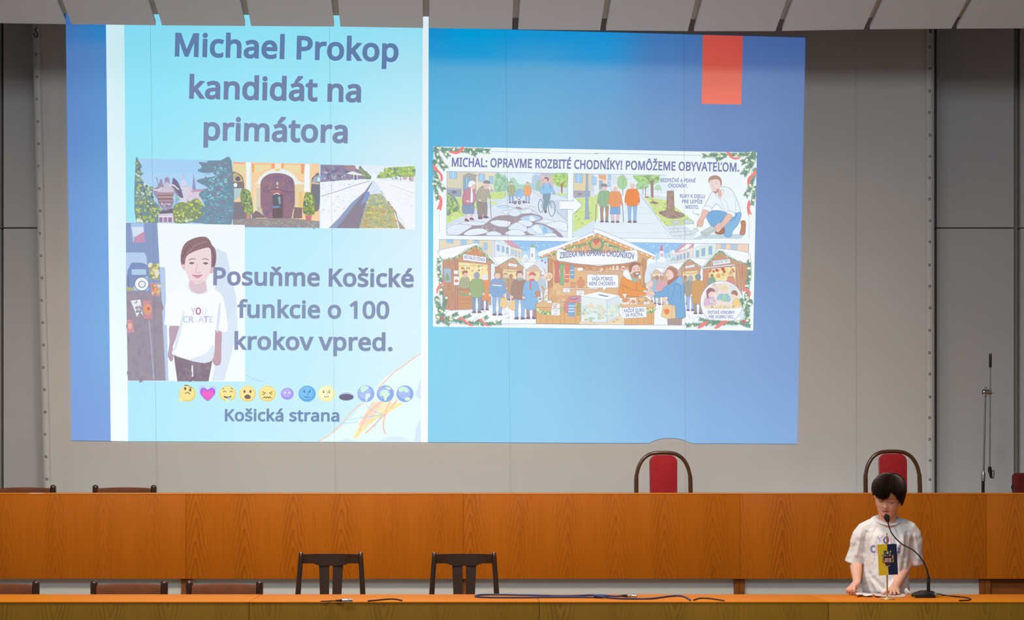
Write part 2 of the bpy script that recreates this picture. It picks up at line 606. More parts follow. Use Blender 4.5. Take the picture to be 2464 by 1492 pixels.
M['hem'] = plain('screen_border_strip', (0.62, 0.60, 0.57), 0.85, var=0.04)
for side in (-1, 1):
    hb = MB()
    rows = []
    for j in range(41):
        py = -40 + 1330 * j / 40
        x = edge_x(side, py)
        a, b = (x - 0.5, x + 17) if side < 0 else (x - 19, x + 0.5)
        rows.append((P(a, py, D_SCREEN - 0.012), P(b, py, D_SCREEN - 0.009)))
    for (a, b), (c, d) in zip(rows, rows[1:]):
        hb.bm.faces.new([hb.bm.verts.new(q) for q in (a, c, d, b)])
    bmesh.ops.remove_doubles(hb.bm, verts=hb.bm.verts, dist=1e-5)
    h = hb.build('border_strip', M['hem'], scr)
    sd = h.modifiers.new('thick', 'SOLIDIFY')
    sd.thickness = 0.004
    sd.offset = -1
    # eyelets
    if side < 0: ys = [131 + 53.78 * k for k in range(20)]
    else: ys = [113, 165, 219, 271, 325, 376, 428, 479, 531, 582, 638, 689, 741, 795, 849, 900, 955, 1005, 1057, 1108, 1154]
    for k, y in enumerate(ys):
        ex = (edge_x(-1, y) + 6.5 + 1.2 * math.sin(k * 2.1)) if side < 0 else 2237 + 0.8 * math.sin(k * 1.7)
        c = P(ex, y, D_SCREEN - 0.013)
        em = MB()
        R, r = 0.0098, 0.0036
        rings = []
        for q in range(20):
            a = 2 * PI * q / 20
            ctr = c + Vector((math.cos(a) * R * 0.72, 0, math.sin(a) * R * 0.72))
            rad = Vector((math.cos(a), 0, math.sin(a)))
            rings.append([ctr + rad * (r * math.cos(2 * PI * w / 8)) + Vector((0, -r * 0.8 * math.sin(2 * PI * w / 8), 0)) for w in range(8)])
        em.ring_loft(rings, closed=True)
        ob = em.build('eyelet', M['steel_dark'] if 'steel_dark' in M else M['steel'], scr)
        hm = MB()
        hm.lathe(c + Vector((0, 0.002, 0)), [(0.0001, -0.001), (0.0068, -0.001), (0.0068, 0.001), (0.0001, 0.001)], 16, 'Y')
        hm.build('eyelet_hole', M['wall_gap'], ob)
# tie cords at the upper corners
M['dark_cord'] = plain('dark_tie_cord', (0.05, 0.035, 0.03), 0.8)
hk = MB()
hk.tube([P(90, 66, D_SCREEN - 0.02), P(84, 72, D_SCREEN - 0.022), P(90, 80, D_SCREEN - 0.02), P(90, 88, D_SCREEN - 0.02), P(86, 90, D_SCREEN - 0.02), P(80, 80, D_SCREEN - 0.02)], 0.0032, 8, 5)
hk.build('tie_cord', M['dark_cord'], scr)
hk = MB()
hk.tube([P(2237, 60, D_SCREEN - 0.02), P(2237, 72, D_SCREEN - 0.022), P(2239, 79, D_SCREEN - 0.02), P(2241, 72, D_SCREEN - 0.02), P(2240, 60, D_SCREEN - 0.02)], 0.0032, 8, 5)
hk.build('tie_cord', M['dark_cord'], scr)
# cloth seams
t_ = NT('seam_thread')
t_.l(t_.mix(t_.noise(t_.obj(), 6.0), (0.30, 0.30, 0.29, 1), (0.42, 0.42, 0.40, 1)), t_.b.inputs['Base Color'])
t_.b.inputs['Alpha'].default_value = 0.17
M['seam'] = t_.m
# ------------------------------------------------------------------ rear row of desks on the stage
def px2x(px, d):
    return (px - X0) * d / F


ZB_R = P(0, 1393, D_DESK_R).z
RJ = [-216, 447, 1115, 1781, 2374, 3040]
RLAB = ['rear-row honey wood desk cut off by the left picture edge, papers on top',
        'honey wood conference desk of the rear row behind the two slat-back chairs',
        'honey wood conference desk of the rear row below the orange tab, arched red chair behind',
        'honey wood conference desk of the rear row right behind the boy',
        'rear-row honey wood desk at the right edge, dark panel underneath']
DEPTH_R = 0.60
for i in range(5):
    x0, x1 = px2x(RJ[i], D_DESK_R) + 0.0005, px2x(RJ[i + 1], D_DESK_R) - 0.0005
    e = empty('conference_desk', ((x0 + x1) / 2, D_DESK_R + DEPTH_R / 2, PLAT), RLAB[i], 'desk', 'rear row of wooden conference desks')
    MB().box2((x0, D_DESK_R, Z_RT - 0.005), (x1, D_DESK_R + DEPTH_R, Z_RT), 0.0015).build('tabletop', M['wood_top'], e)
    MB().box2((x0, D_DESK_R + 0.002, ZB_R), (x1, D_DESK_R + 0.022, Z_RT - 0.0053), 0.0015).build('front_panel', M['wood_face'], e)
    for a, b in ((x0, x0 + 0.032), (x1 - 0.032, x1)):
        MB().box2((a, D_DESK_R + 0.024, PLAT), (b, D_DESK_R + DEPTH_R - 0.02, Z_RT - 0.0053), 0.002).build('side_panel', M['wood_side'], e)
    kp = MB().box2((x0 + 0.0325, D_DESK_R + 0.045, PLAT), (x1 - 0.0325, D_DESK_R + 0.06, Z_RT - 0.05))
    o = kp.build('kick_panel', M['white_panel'] if i < 4 else M['wood_side'], e)
    if i == 4: o['label'] = 'dark brown kick panel'

# ------------------------------------------------------------------ front row of desks on the hall floor
FJ = [-100, 599, 1298, 1994, 2692]
FLAB = ['honey wood conference desk of the front row at left, bare top before the brown armchairs',
        'honey wood conference desk of the front row before the two slat-back chairs',
        'honey wood conference desk of the front row carrying the blue cable with metal plug',
        'front-row honey wood desk where the boy stands, carrying flag and microphone']
DEPTH_F = 0.47
for i in range(4):
    x0, x1 = px2x(FJ[i], D_DESK_F) + 0.001, px2x(FJ[i + 1], D_DESK_F) - 0.001
    e = empty('conference_desk', ((x0 + x1) / 2, D_DESK_F + DEPTH_F / 2, 0), FLAB[i], 'desk', 'front row of wooden conference desks')
    MB().box2((x0, D_DESK_F, Z_FT - 0.006), (x1, D_DESK_F + DEPTH_F, Z_FT), 0.0018).build('tabletop', M['wood_top'], e)
    MB().box2((x0, D_DESK_F + 0.002, 0.10), (x1, D_DESK_F + 0.022, Z_FT - 0.0063), 0.0015).build('front_panel', M['wood_front'], e)
    for a, b in ((x0, x0 + 0.032), (x1 - 0.032, x1)):
        MB().box2((a, D_DESK_F + 0.024, 0), (b, D_DESK_F + DEPTH_F - 0.02, Z_FT - 0.0063), 0.002).build('side_panel', M['wood_side'], e)


# ------------------------------------------------------------------ chairs (origin on the floor under the backrest, facing -Y)
def armchair(loc, label, hs=1.0):
    """low brown upholstered chair between two turned posts"""
    e = empty('upholstered_chair', loc, label, 'chair', 'brown low-backed chairs')
    L = Vector(loc)
    hw = 0.196
    for s in (-1, 1):
        x = L.x + s * hw
        MB().lathe((x, L.y, L.z), [(0.014, 0), (0.017, 0.02), (0.0195, 0.3), (0.0205, 0.6), (0.0205, 0.742 * hs), (0.0198, 0.750 * hs), (0.0130, 0.7575 * hs), (0.0001, 0.7625 * hs)], 24).build('post', M['leg_wood'], e)
        MB().lathe((x, L.y - 0.43, L.z), [(0.014, 0), (0.0185, 0.03), (0.0195, 0.42), (0.018, 0.44), (0.0001, 0.445)], 20).build('leg', M['leg_wood'], e)
        MB().box((x, L.y - 0.215, L.z + 0.36), (0.022, 0.40, 0.05), 0.006).build('side_rail', M['leg_wood'], e)
    b = MB()
    rings = []
    n = 28
    for i in range(17):
        t = -1 + 2 * i / 16
        x = L.x + t * (hw - 0.017)
        bow = 0.035 * (1 - t * t)
        zt = (0.735 if hs == 1.0 else 0.738 * hs) + 0.006 * (1 - t * t)
        ring = []
        for k in range(n):
            a = 2 * PI * k / n
            cy, cz = math.cos(a), math.sin(a)
            ey, ez = abs(cy) ** 0.6 * (1 if cy > 0 else -1), abs(cz) ** 0.75 * (1 if cz > 0 else -1)
            ring.append(Vector((x, L.y + bow + 0.024 * ey, L.z + zt - 0.10 + 0.10 * ez)))
        rings.append(ring)
    b.ring_loft(rings).build('backrest', M['brown_cloth'], e)
    MB().box((L.x, L.y - 0.215, L.z + 0.425), (0.365, 0.42, 0.075), 0.025, 4).build('seat', M['brown_cloth'], e)
    return e


ZR = PLAT
armchair((px2x(2.0, 8.9), 8.9, 0), 'brown upholstered chair behind the front desk, cut off by the left picture edge')
armchair((px2x(311, 8.9), 8.9, 0), 'brown upholstered chair behind the front desk, whole, farther from the slat-back chairs')
armchair((px2x(540, 8.9), 8.9, 0), 'brown upholstered chair behind the front desk, next to the slat-back chair')
armchair((px2x(58, 10.75), 10.75, PLAT), 'brown upholstered chair behind the rear desk, cut off by the left picture edge', 1.03)
armchair((px2x(300, 10.75), 10.75, PLAT), 'brown upholstered chair behind the rear desk, fully in view under the slide', 1.03)


def slat_chair(loc, label):
    """dark wooden chair with a curved top rail and two broad back slats"""
    e = empty('slat_back_chair', loc, label, 'chair', 'dark wooden slat-back chairs')
    L = Vector(loc)

    def back_x(z, s):      # posts splay towards the floor
        return L.x + s * (0.1905 - 0.030 * min(1.0, max(0, (z - 0.45) / 0.47)) + 0.0)
    for s in (-1, 1):
        pts = [Vector((back_x(z, s), L.y + 0.0 + (0.05 * (z - 0.45) / 0.47 if z > 0.45 else 0.02 * (0.45 - z)), L.z + z)) for z in (0.0, 0.22, 0.45, 0.62, 0.78, 0.90, 0.925, 0.932)]
        MB().tube(pts, [0.014, 0.016, 0.0165, 0.0155, 0.0145, 0.0135, 0.0135, 0.009], 14, up=(0, 1, 0)).build('back_post', M['dark_wood'], e)
        MB().tube([(L.x + s * 0.195, L.y - 0.40, L.z + z) for z in (0, 0.2, 0.44)], [0.013, 0.016, 0.0175], 14).build('leg', M['dark_wood'], e)
        MB().box((L.x + s * 0.19, L.y - 0.2, L.z + 0.20), (0.02, 0.38, 0.03), 0.004).build('stretcher', M['dark_wood'], e)
    # top rail: straight top, lower edge dropping to a broad centre
    fr, bk = [], []
    hw = 0.150

    def low(t):
        a = abs(t)
        return 0.872 if a > 0.66 else (0.858 + 0.014 * max(0.0, (a - 0.32) / 0.34) ** 1.5 if a > 0.32 else 0.858)
    top = [(t, 0.922 + 0.001 * (1 - t * t)) for t in [-1 + 2 * i / 24 for i in range(25)]]
    bot = [(t, low(t)) for t in [1 - 2 * i / 24 for i in range(25)]]
    for t, z in top + bot:
        y = L.y + 0.05 * (z - 0.45) / 0.47 + 0.030 * (1 - t * t)
        fr.append(Vector((L.x + t * hw, y - 0.011, L.z + z)))
        bk.append(Vector((L.x + t * hw, y + 0.011, L.z + z)))
    m = MB()
    for a in range(24):
        b = 49 - a
        q = (a, a + 1, b - 1, b)
        m.bm.faces.new([m.bm.verts.new(fr[i]) for i in q])
        m.bm.faces.new([m.bm.verts.new(bk[i]) for i in reversed(q)])
    for a in range(50):
        c = (a + 1) % 50
        m.bm.faces.new([m.bm.verts.new(p) for p in (fr[a], bk[a], bk[c], fr[c])])
    bmesh.ops.remove_doubles(m.bm, verts=m.bm.verts, dist=1e-5)
    m.build('top_rail', M['dark_wood'], e)
    for s in (-1, 1):
        # slats widen upwards, inner edges parallel
        zs = [0.46 + 0.40 * i / 8 for i in range(9)]
        fr, bk = [], []
        for z in zs:
            w = 0.038 + 0.018 * ((z - 0.46) / 0.40)
            y = L.y + 0.05 * (z - 0.45) / 0.47 + 0.030 * min(1, (z - 0.40) / 0.3) - 0.010 * math.sin(PI * (z - 0.46) / 0.4)
            fr.append(((L.x + s * 0.009, y - 0.006, L.z + z), (L.x + s * (0.009 + w), y - 0.006 - 0.002, L.z + z)))
            bk.append(((L.x + s * 0.009, y + 0.006, L.z + z), (L.x + s * (0.009 + w), y + 0.006, L.z + z)))
        rings = [[f[0], f[1], b[1], b[0]] for f, b in zip(fr, bk)]
        MB().ring_loft(rings).build('back_slat', M['dark_wood'], e)
    MB().box((L.x, L.y - 0.20, L.z + 0.455), (0.40, 0.42, 0.035), 0.012, 3).build('seat', M['brown_cloth'], e)
    MB().box((L.x, L.y + 0.004, L.z + 0.425), (0.34, 0.022, 0.05), 0.004).build('seat_rail', M['dark_wood'], e)
    return e


DS = 8.55
slat_chair((px2x(796, DS + .05), DS, 0), 'dark wooden slat-back chair, the one nearer the brown chairs')
slat_chair((px2x(1117, DS + .05), DS, 0), 'dark wooden slat-back chair, the one by the looped blue cable')


def arch_chair(px, ztop, label, pad):
    d = 10.78
    loc = (px2x(px, d), d, PLAT)
    e = empty('arched_chair', loc, label, 'chair', 'arched red-padded chairs')
    L = Vector(loc)
    T = ztop - PLAT
    pts = []
    hw = 0.171
    pts += [(s, z) for s, z in ((-0.186, 0.0), (-0.183, 0.30), (-0.182, 0.58), (-0.182, T - 0.21), (-0.178, T - 0.16), (-0.163, T - 0.105), (-0.132, T - 0.055),
                                (-0.09, T - 0.026), (-0.05, T - 0.0165), (0, T - 0.0145))]
    pts += [(-s, z) for s, z in reversed(pts[:-1])]
    path = [Vector((L.x + a + (0.006 if a > 0 else 0) * max(0, (T - z)) * 1.5, L.y + 0.05 * (z - 0.45) * (1 if z > 0.45 else -0.6), L.z + z)) for a, z in pts]
    rad = [0.0165 if 3 < i < len(pts) - 4 else 0.0175 for i in range(len(pts))]
    MB().tube(path, [(0.0155, 0.0135) if 3 < i < len(pts) - 4 else (0.0165, 0.0155) for i in range(len(pts))], 16, 5, up=(0, 1, 0)).build('arched_frame', M['bent_wood'], e)
    for s in (-1, 1):
        MB().tube([(L.x + s * 0.19, L.y - 0.43, L.z + z) for z in (0, 0.2, 0.44)], [0.013, 0.016, 0.0175], 14).build('leg', M['bent_wood'], e)
        MB().box((L.x + s * 0.185, L.y - 0.215, L.z + 0.22), (0.02, 0.40, 0.03), 0.004).build('stretcher', M['bent_wood'], e)
    # padded strip with rounded shoulders
    out = []
    zt, zb, wt, wb = T - 0.030, 0.50, 0.094, 0.090
    r = 0.055
    for k in range(9):
        a = PI / 2 * k / 8
        out.append((wt - r + r * math.sin(a), zt - r * 0.9 + r * 0.9 * math.cos(a)))
    for k in range(1, 13):
        t = k / 12
        out.append((wt + (wb - wt) * t, (zt - r * 0.9) + (zb - zt + r * 0.9) * t))
    outline = [(-x, z) for x, z in reversed(out)] + out
    n = len(outline)
    cz_ = (zt + zb) / 2
    m = MB()
    rings = []
    for sc, dy in ((0.90, -0.034), (0.97, -0.030), (1.0, -0.018), (1.0, 0.008), (0.97, 0.016)):
        rings.append([Vector((L.x + x * sc, L.y + 0.05 * (z - 0.45) + dy - 0.004, L.z + cz_ + (z - cz_) * (1 - (1 - sc) * 0.35))) for x, z in outline])
    m.ring_loft(rings, cap=True)
    m.build('back_pad', M['red_cloth'], e)
    MB().box((L.x, L.y - 0.22, L.z + 0.455), (0.40, 0.42, 0.06), 0.022, 3).build('seat', M['red_cloth'], e)
    return e


arch_chair(1596.5, P(0, 1084, 10.78).z, 'arched bentwood chair with crimson back pad, empty, before the slide', 0)
arch_chair(2149, P(0, 1081, 10.78).z, 'arched bentwood chair with crimson back pad directly behind the boy', 0)

# ------------------------------------------------------------------ dark red office chair at the picture edge
d = 10.9
oc = empty('office_chair', (px2x(2492, d), d, PLAT), 'dark red upholstered office chair cut off at the right edge beside the microphone stand', 'chair')
L = oc.location
zt = P(0, 1138, d).z
MB().box((L.x, L.y, (zt + PLAT + 0.50) / 2), (2 * (2492 - 2436.5) * d / F, 0.075, zt - PLAT - 0.50), 0.028, 5).build('backrest', M['dark_red'], oc)
MB().box((L.x, L.y - 0.26, PLAT + 0.47), (0.44, 0.44, 0.08), 0.03, 4).build('seat', M['dark_red'], oc)
MB().tube([(L.x, L.y + 0.05, PLAT + 0.62), (L.x, L.y + 0.06, PLAT + 0.45), (L.x, L.y - 0.1, PLAT + 0.40)], 0.02, 10, 4).build('back_bracket', M['black'], oc)
MB().tube([(L.x, L.y - 0.24, PLAT + 0.08), (L.x, L.y - 0.24, PLAT + 0.43)], 0.025, 16).build('gas_post', M['black'], oc)
for k in range(5):
    a = 2 * PI * k / 5 + 0.3
    tip = Vector((L.x + 0.24 * math.cos(a), L.y - 0.24 + 0.24 * math.sin(a), PLAT + 0.07))
    MB().tube([(L.x, L.y - 0.24, PLAT + 0.10), tip], [0.022, 0.014], 10).build('base_arm', M['black'], oc)
    MB().lathe(tip + Vector((-0.012, 0, -0.042)), [(0.0001, 0), (0.027, 0.002), (0.027, 0.022), (0.0001, 0.024)], 16, 'X').build('caster', M['black'], oc)
kx = px2x(2435.5, d)
kz = P(0, 1172, d).z
k_ = MB()
rings = []
for q in range(20):
    a = 2 * PI * q / 20
    ctr = Vector((kx + 0.007 * math.cos(a), L.y - 0.01, kz + 0.014 * math.sin(a)))
    rings.append([ctr + Vector((math.cos(a), 0, math.sin(a))) * 0.004 * math.cos(2 * PI * w / 8) + Vector((0, 0.004 * math.sin(2 * PI * w / 8), 0)) for w in range(8)])
k_.ring_loft(rings, closed=True).build('side_lever', M['black'], oc)

# ------------------------------------------------------------------ tall microphone stand by the wall
d = 11.0
ms = empty('microphone_stand', (px2x(2364.5, d), d, PLAT), 'tall thin metal boom microphone stand beside the screen, against the white wall', 'microphone stand')


def Q(px, py, dd=0.0):
    return P(px, py, d + dd)


b0 = Vector(ms.location)
MB().lathe(b0, [(0.13, 0), (0.13, 0.012), (0.03, 0.03), (0.018, 0.06), (0.0001, 0.06)], 36).build('base', M['black'], ms)
MB().tube([b0 + Vector((0, 0, 0.05)), Q(2365.5, 1157)], 0.0108, 14).build('lower_tube', M['black'], ms)
MB().tube([Q(2365.5, 1158), Q(2366, 1142), Q(2366.3, 1137), Q(2366.5, 1134)], [0.0150, 0.0150, 0.011, 0.0075], 18).build('clutch', M['steel'], ms)
MB().tube([Q(2366.5, 1140), Q(2371.2, 948), Q(2371.6, 931)], 0.0068, 12).build('upper_tube', M['steel'], ms)
cc = Q(2375.5, 944.5, -0.012)
MB().lathe(cc + Vector((-0.032, 0, 0)), [(0.0001, 0), (0.018, 0.001), (0.022, 0.010), (0.019, 0.022), (0.021, 0.030), (0.021, 0.050), (0.016, 0.058), (0.0001, 0.060)], 24, 'X').build('boom_clamp', M['chrome'], ms)
MB().tube([cc + Vector((0.026, 0, 0)), Q(2389, 945.5, -0.02), Q(2393, 947, -0.03)], [0.006, 0.004, 0.003], 8).build('wing_screw', M['chrome'], ms)
MB().tube([Q(2383.2, 852, -0.022), Q(2381.5, 1128, -0.022)], 0.0048, 10).build('boom_rod', M['steel'], ms)
MB().tube([Q(2383.2, 851, -0.022), Q(2383.1, 852, -0.022), Q(2383, 880, -0.022), Q(2382.9, 885, -0.022)], [0.0085, 0.0095, 0.0095, 0.0055], 14).build('boom_grip', M['black'], ms)
mc = MB()
mc.tube([Q(2381.5, 1123, -0.022), Q(2382, 1134, -0.022), Q(2384, 1141, -0.022), Q(2385, 1150, -0.022)], [0.0115, 0.0135, 0.011, 0.009], 14)
mc.build('microphone_clip', M['black'], ms)
lp = MB()
for a, b in (((2386, 1133), (2392, 1133)), ((2392, 1133), (2391.5, 1150)), ((2391.5, 1150), (2384, 1150))):
    lp.tube([Q(a[0], a[1], -0.022), Q(b[0], b[1], -0.022)], 0.0028, 8)
lp.build('clip_lever', M['black'], ms)
# ------------------------------------------------------------------ things lying on the desks
def on_front(px, py, h=0.0):
    """point on the front desk top (raised by h) under a pixel"""
    d = (CZ - Z_FT - h) * F / (py - Y0)
    return P(px, py, d)


def on_rear(px, dd):
    p = P(px, 1188, D_DESK_R)
    return Vector((px2x(px, D_DESK_R + dd), D_DESK_R + dd, Z_RT))


def plug(name, parent, a, b, r=0.0095):
    """metal cable plug lying from point a (cable end) to b"""
    a, b = Vector(a), Vector(b)
    m = MB()
    m.tube([a, a.lerp(b, 0.04), a.lerp(b, 0.12), a.lerp(b, 0.3), a.lerp(b, 0.34), a.lerp(b, 0.78), a.lerp(b, 0.82), b], [r * 0.6, r * 0.85, r * 0.9, r * 0.92, r, r, r * 0.93, r * 0.93], 18)
    return m.build(name, M['chrome'], parent)


# blue cable: long loop, plug at the end
rc = 0.0042


def F_(px, py, h=0.004):
    return on_front(px, py, h)


bc = empty('microphone_cable', F_(1300, 1436, 0.0), 'long blue cable lying in a flat loop on the front desk, metal plug at end', 'cable')
path = [(1499, 1433.6), (1478, 1434.6), (1452, 1432.6), (1424, 1431.8), (1395, 1433.2), (1352, 1433.8), (1300, 1432.6), (1240, 1431.4), (1190, 1430.6), (1160, 1431.2), (1146, 1433), (1144, 1435),
        (1153, 1436.6), (1190, 1437.6), (1260, 1437.6), (1330, 1437.0), (1400, 1437.0), (1440, 1437.4), (1462, 1436.6), (1442, 1434.2), (1430, 1434.2), (1446, 1435.6), (1470, 1439.0), (1500, 1440.6),
        (1540, 1440.8), (1570, 1440.2), (1600, 1436.2), (1625, 1433.6), (1642, 1434.6), (1654, 1439.4), (1661, 1444.3)]
hh = [0.006] + [0.0045] * 17 + [0.0105] * 4 + [0.0045] * 9
pts = [on_front(x, y, h) for (x, y), h in zip(path, hh)]
MB().tube(pts, rc, 10, 5).build('cord', M['blue_cable'], bc)
MB().tube([on_front(1497, 1433.6, 0.008), on_front(1511, 1434.2, 0.009)], [0.0055, 0.0075], 14).build('cable_boot', M['black'], bc)
plug('plug', bc, on_front(1510, 1434.2, 0.0098), on_front(1532.5, 1434.9, 0.0098))

c2 = empty('microphone_cable', F_(900, 1445, 0.0), 'short dark cable with a metal plug on the front desk before the slat-back chair', 'cable')
MB().tube([on_front(x, y, 0.0035) for x, y in ((772, 1447.0), (785, 1446.6), (798, 1446.0), (808, 1445.6), (812, 1445.4))], 0.0026, 8, 4).build('cord', M['black_cable'], c2)
MB().tube([on_front(808, 1445.4, 0.006), on_front(824, 1445.0, 0.0075)], [0.0045, 0.0065], 12).build('cable_boot', M['black'], c2)
plug('plug', c2, on_front(822, 1445, 0.009), on_front(848, 1444.6, 0.009), 0.009)
c3 = empty('loose_cable', F_(930, 1443, 0.0), 'loose end of dark cable arching over the front desk edge between the slat-back chairs', 'cable')
MB().tube([on_front(x, y, 0.0035) for x, y in ((886, 1446.2), (905, 1444.6), (928, 1442.2), (944, 1441.6), (956, 1442.6), (967, 1445))], 0.0036, 8, 5).build('cord', M['black_cable'], c3)
c4 = empty('loose_cable', F_(1700, 1443, 0.0), 'loose black cable end on the front desk right after the blue cable', 'cable')
MB().tube([on_front(x, y, 0.0035) for x, y in ((1669, 1444.2), (1679, 1440.6), (1692, 1439.4), (1708, 1440.4), (1725, 1442.6), (1742, 1445.6))], 0.0034, 8, 5).build('cord', M['black_cable'], c4)

# small papers on the rear desk
pp = MB()
a = on_rear(88, 0.10)
rings = []
pp.box(a + Vector((0, 0, 0.0015)), (0.085, 0.06, 0.003), 0.0008, 1)
pp.build('folded_paper', M['paper'], origin=a, label='small folded white paper on the rear desk before the left armchair', cat='paper')

# ------------------------------------------------------------------ table flag
dF = (CZ - Z_FT) * F / (1443 - Y0)
fb = P(2135, 1443, dF)
fl = empty('table_flag', fb, 'small yellow and blue flag with coat of arms on a brass table stand', 'flag')


def G(px, py, dy=0.0):
    return P(px, py, dF + dy)


MB().lathe(fb, [(0.0346, 0.0), (0.0350, 0.003), (0.0335, 0.0065), (0.020, 0.0085), (0.006, 0.010), (0.0045, 0.014), (0.0001, 0.014)], 40).build('base', M['brass'], fl)
pt = G(2134, 1289)
po = MB()
po.tube([fb + Vector((0, 0, 0.008)), pt], 0.0038, 14)
po.lathe(pt, [(0.0042, -0.006), (0.0042, 0.0), (0.0032, 0.003), (0.0038, 0.007), (0.0034, 0.011), (0.002, 0.0145), (0.0001, 0.0155)], 16)
po.build('pole', M['brass'], fl)
DY = -0.0065
co = MB()
co.tube([G(2111.6, 1309.5, DY), pt + Vector((-0.004, DY * 0.7, 0.0)), pt + Vector((0, DY, 0.001)), pt + Vector((0.004, DY * 0.7, 0)), G(2157.4, 1308, DY)], 0.0011, 6)
co.build('hanging_cord', M['white_cord'], fl)
M['flag_yellow'] = plain('yellow_flag_cloth', (0.78, 0.52, 0.010), 0.8, var=0.05)
M['flag_blue'] = plain('navy_flag_cloth', (0.004, 0.007, 0.050), 0.8, var=0.1)


def flag_half(nm, mat, q):
    """q: four corner pixels TL TR BR BL"""
    m = MB()
    rows = []
    for j in range(13):
        t = j / 12
        row = []
        for i in range(7):
            s = i / 6
            x = (q[0][0] * (1 - s) + q[1][0] * s) * (1 - t) + (q[3][0] * (1 - s) + q[2][0] * s) * t
            y = (q[0][1] * (1 - s) + q[1][1] * s) * (1 - t) + (q[3][1] * (1 - s) + q[2][1] * s) * t
            p = G(x, y, DY)
            p.y += 0.0003 * math.sin((x - 2111) / 9.0) * t
            row.append(m.bm.verts.new(p))
        rows.append(row)
    for j in range(12):
        for i in range(6):
            m.bm.faces.new((rows[j][i], rows[j + 1][i], rows[j + 1][i + 1], rows[j][i + 1]))
    o = m.build(nm, mat, fl, smooth=False)
    sd = o.modifiers.new('thick', 'SOLIDIFY')
    sd.thickness = 0.0008
    sd.offset = 1
    return o


flag_half('yellow_field', M['flag_yellow'], ((2111.3, 1310.2), (2134.4, 1309.4), (2138.0, 1383.3), (2114.8, 1385.6)))
flag_half('blue_field', M['flag_blue'], ((2134.4, 1309.4), (2157.5, 1308.6), (2160.9, 1382.6), (2138.0, 1383.3)))

# ------------------------------------------------------------------ gooseneck microphone
dm = (CZ - Z_FT) * F / (1437.5 - Y0)
mb = P(2227, 1437.5, dm)
gm = empty('gooseneck_microphone', mb, 'black gooseneck microphone on a wedge base, bent towards the boy\'s mouth', 'microphone')


def Gm(px, py, dy=0.0):
    return P(px, py, dm + dy)


base = MB()
z0 = Z_FT
pl = [(2199.5, 0.0), (2199.5, 0.014), (2203, 0.019), (2222, 0.031), (2240, 0.032), (2246, 0.030), (2251.5, 0.022), (2251.5, 0.0)]
fr = [Vector((px2x(2226 + (x - 2226) * 0.93, dm - 0.045), dm - 0.045, z0 + h * 0.62 if h > 0.015 else z0 + h)) for x, h in pl]
md = [Vector((px2x(2226 + (x - 2226) * 0.98, dm + 0.02), dm + 0.02, z0 + h)) for x, h in pl]
bk = [Vector((px2x(x, dm), dm + 0.055, z0 + h)) for x, h in pl]
base.ring_loft([fr, md, bk])
bmesh.ops.bevel(base.bm, geom=list(base.bm.edges), offset=0.0025, segments=2, profile=0.5, affect='EDGES')
base.build('base', M['black'], gm)
gn = MB()
gpts = [Gm(2234, 1418, 0.02), Gm(2234, 1404, 0.02), Gm(2233.5, 1388, 0.02), Gm(2228.5, 1366, 0.025), Gm(2216, 1343, 0.035), Gm(2196, 1323, 0.05), Gm(2170, 1309, 0.065), Gm(2149, 1288, 0.075), Gm(2140, 1270, 0.08), Gm(2136.5, 1255, 0.085)]
gn.tube(gpts, [0.0072, 0.0072, 0.0058, 0.0040, 0.0036, 0.0034, 0.0034, 0.0032, 0.0030, 0.0028], 12, 8)
gn.build('gooseneck', M['black'], gm)
MB().tube([Gm(2234, 1421, 0.02), Gm(2234, 1409, 0.02), Gm(2234, 1392, 0.02), Gm(2233.8, 1385, 0.02)], [0.0088, 0.0082, 0.0082, 0.0055], 16).build('neck_collar', M['black'], gm)
a, b = Gm(2137.5, 1257, 0.085), Gm(2131.5, 1237, 0.09)
ht = MB()
ht.tube([a.lerp(b, t) for t in (-0.02, 0.04, 0.2, 0.42, 0.65, 0.82, 0.94, 1.0)], [0.003, 0.0055, 0.0095, 0.0128, 0.0138, 0.0122, 0.0082, 0.002], 20)
ht.build('foam_head', M['foam'], gm)
pg = plug('cable_plug', gm, Gm(2266, 1432.0, -0.02), Gm(2244, 1431.0, -0.02), 0.0086)
MB().tube([Gm(2264, 1432.0, -0.02), Gm(2276, 1432.8, -0.02)], [0.0052, 0.003], 10).build('cable_boot', M['black'], gm)
MB().tube([Gm(2274, 1432.7, -0.02), on_front(2292, 1434.8, 0.008), on_front(2312, 1436.6, 0.0035), on_front(2328, 1438.6, 0.0035), on_front(2335.5, 1441.5, 0.0035), on_front(2329, 1444.4, 0.0035), on_front(2308, 1445.4, 0.0035)], 0.0034, 10, 6).build('cord', M['black_cable'], gm)


# ------------------------------------------------------------------ papers under the boy's hands
def sheet(name, mat, pts, label, h=0.0, lift=None):
    """thin crumpled sheet through desk-top pixels; lift raises single points"""
    m = MB()
    lift = lift or [0] * len(pts)
    v = [on_front(x, y, 0.001 + h + l) for (x, y), l in zip(pts, lift)]
    c = sum(v, Vector()) / len(v)
    f, b = [], []
    vs = [m.bm.verts.new(q) for q in v]
    vc = m.bm.verts.new(c)
    for k in range(len(vs)):
        m.bm.faces.new((vs[k], vs[(k + 1) % len(vs)], vc))
    o = m.build(name, mat, origin=c, smooth=False, label=label, cat='paper')
    sd = o.modifiers.new('thick', 'SOLIDIFY')
    sd.thickness = 0.0012
    sd.offset = 1
    return o


